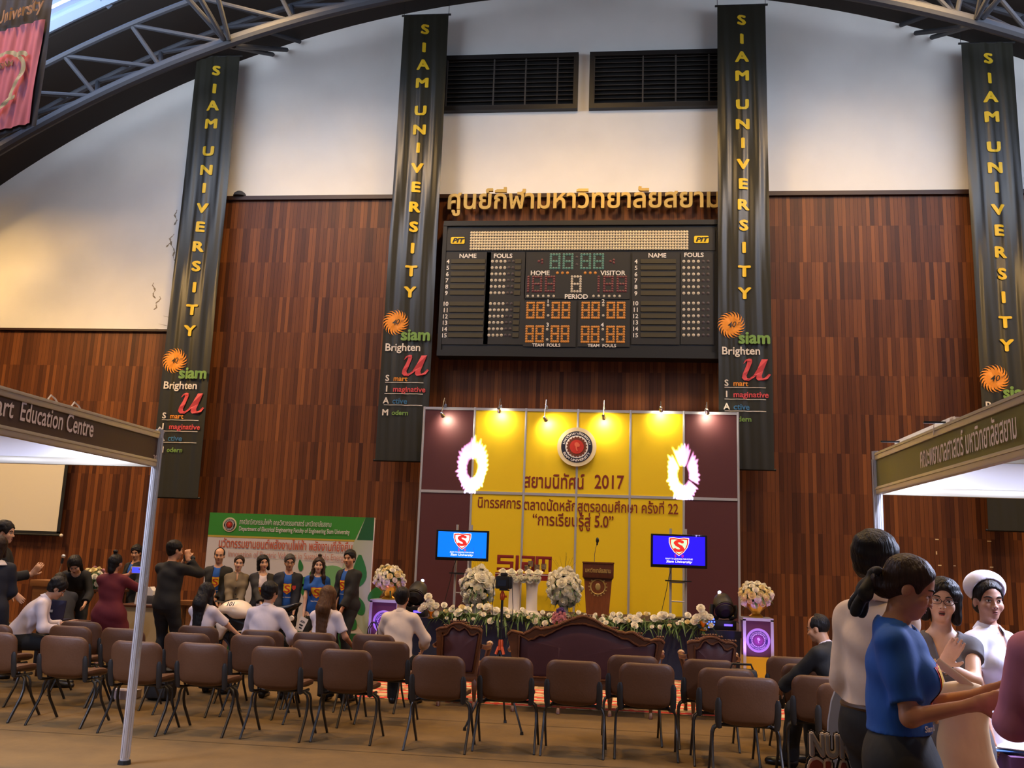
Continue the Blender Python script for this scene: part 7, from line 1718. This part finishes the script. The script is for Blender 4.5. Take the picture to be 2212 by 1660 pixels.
s = Pose(1.61, True, head_s=1.0, head=(2, -28, 0), lh=(-.24, .06, .80), rh=(.2, .12, .84), hands=((.35, None), (.35, None))); t = person('nurse in a white uniform and white cap looking towards the viewer', X, Yu, -2.62, s, (190, 142, 120), vox=.007, fine=.004, look=.4); hair(s, 'low_bun', m_hblk, t, .005)
garment(s, 'uniform', f_nurse, t, vox=.008, skirt=.42, sleeve=.62, infl=.016, vneck=(.035, .09, .004), neck=.064, puff=.018, collar=True); shoes(s, m_wcol, t)
F = Field(s.headc-V3(.22, .22, .05), s.headc+V3(.22, .22, .26), .006); h = s.hs
F.ell(s.hd(0, -.050, .080), np.array([.122, .095, .100])*h, s.HR, 0); F.ell(s.hd(0, .070, .025), np.array([.112, .135, .108])*h, s.HR, .004, 's'); F.ell(s.hd(0, -.02, .02), np.array([.078, .10, .098])*h, s.HR, .0, 's'); p_ = s.hd(0, 0, .0); F.plane(p_, s.HR@V3(0, .25, -1)); vs, fs = F.mesh(); skin_obj('nurse_cap', vs, fs, f_nurse, t)
Yv = 3.42; X = px_x(2322, Yv, 1400)
s = Pose(1.76, True, head=(0, 20, 0), rh=(.16, .24, 1.02), lh=(-.16, .26, 1.10), le=(-.4, -1, -.3), wide=.95); t = person('person in a mauve jacket cut off by the right edge, back turned', X, Yv, -.55, s, SK2, vox=.008); hair(s, 'bob', m_hblk, t, .006); garment(s, 'jacket', f_mauve, t, vox=.008, hem=.62, sleeve=1.85, infl=.020, cuff=.034, wr=.005, neck=.06); garment(s, 'skirt', f_mauve, t, top=False, skirt=.42, waist=.98, infl=.012); shoes(s, m_shoe, t)
# tote bag carried by the woman in blue
q = at(2070, 1590, 4.35); F = Field((-.2, -.12, -.34), (.2, .12, .34), .008)
F.cone((-.06, 0, .16), (.06, 0, .16), .05, .05, .04, V3(0, 1, 0), .6); F.cone((-.07, 0, -.22), (.08, 0, -.22), .085, .085, .08, V3(0, 1, 0), .6); F.cone((0, 0, .14), (0, 0, -.2), .09, .13, .06, V3(0, 1, 0), .5); F.wrinkle(.004, .8)
t = thing('tote_bag', 'large beige cloth tote bag hanging between the woman in blue and the nurse', 'bag', (q.x, 4.28, q.z)); vs, fs = F.mesh(); skin_obj('body', vs, fs, f_tote, t)
b = MB(); e0 = HANDW-t.location+Vector((0, -.02, .02))
for x_, y_ in ((.065, -.02), (-.06, .02)):
    b.tube([(x_, y_, .17), (x_*.8+e0.x*.25, y_, .17+(e0.z-.17)*.33), (x_*.3+e0.x*.7, y_, .17+(e0.z-.17)*.75), (e0.x+x_*.1, y_*.5, e0.z)], .017, 8, flat=.3, up=(0, 1, 0))
b.obj('strap', f_tote, t)
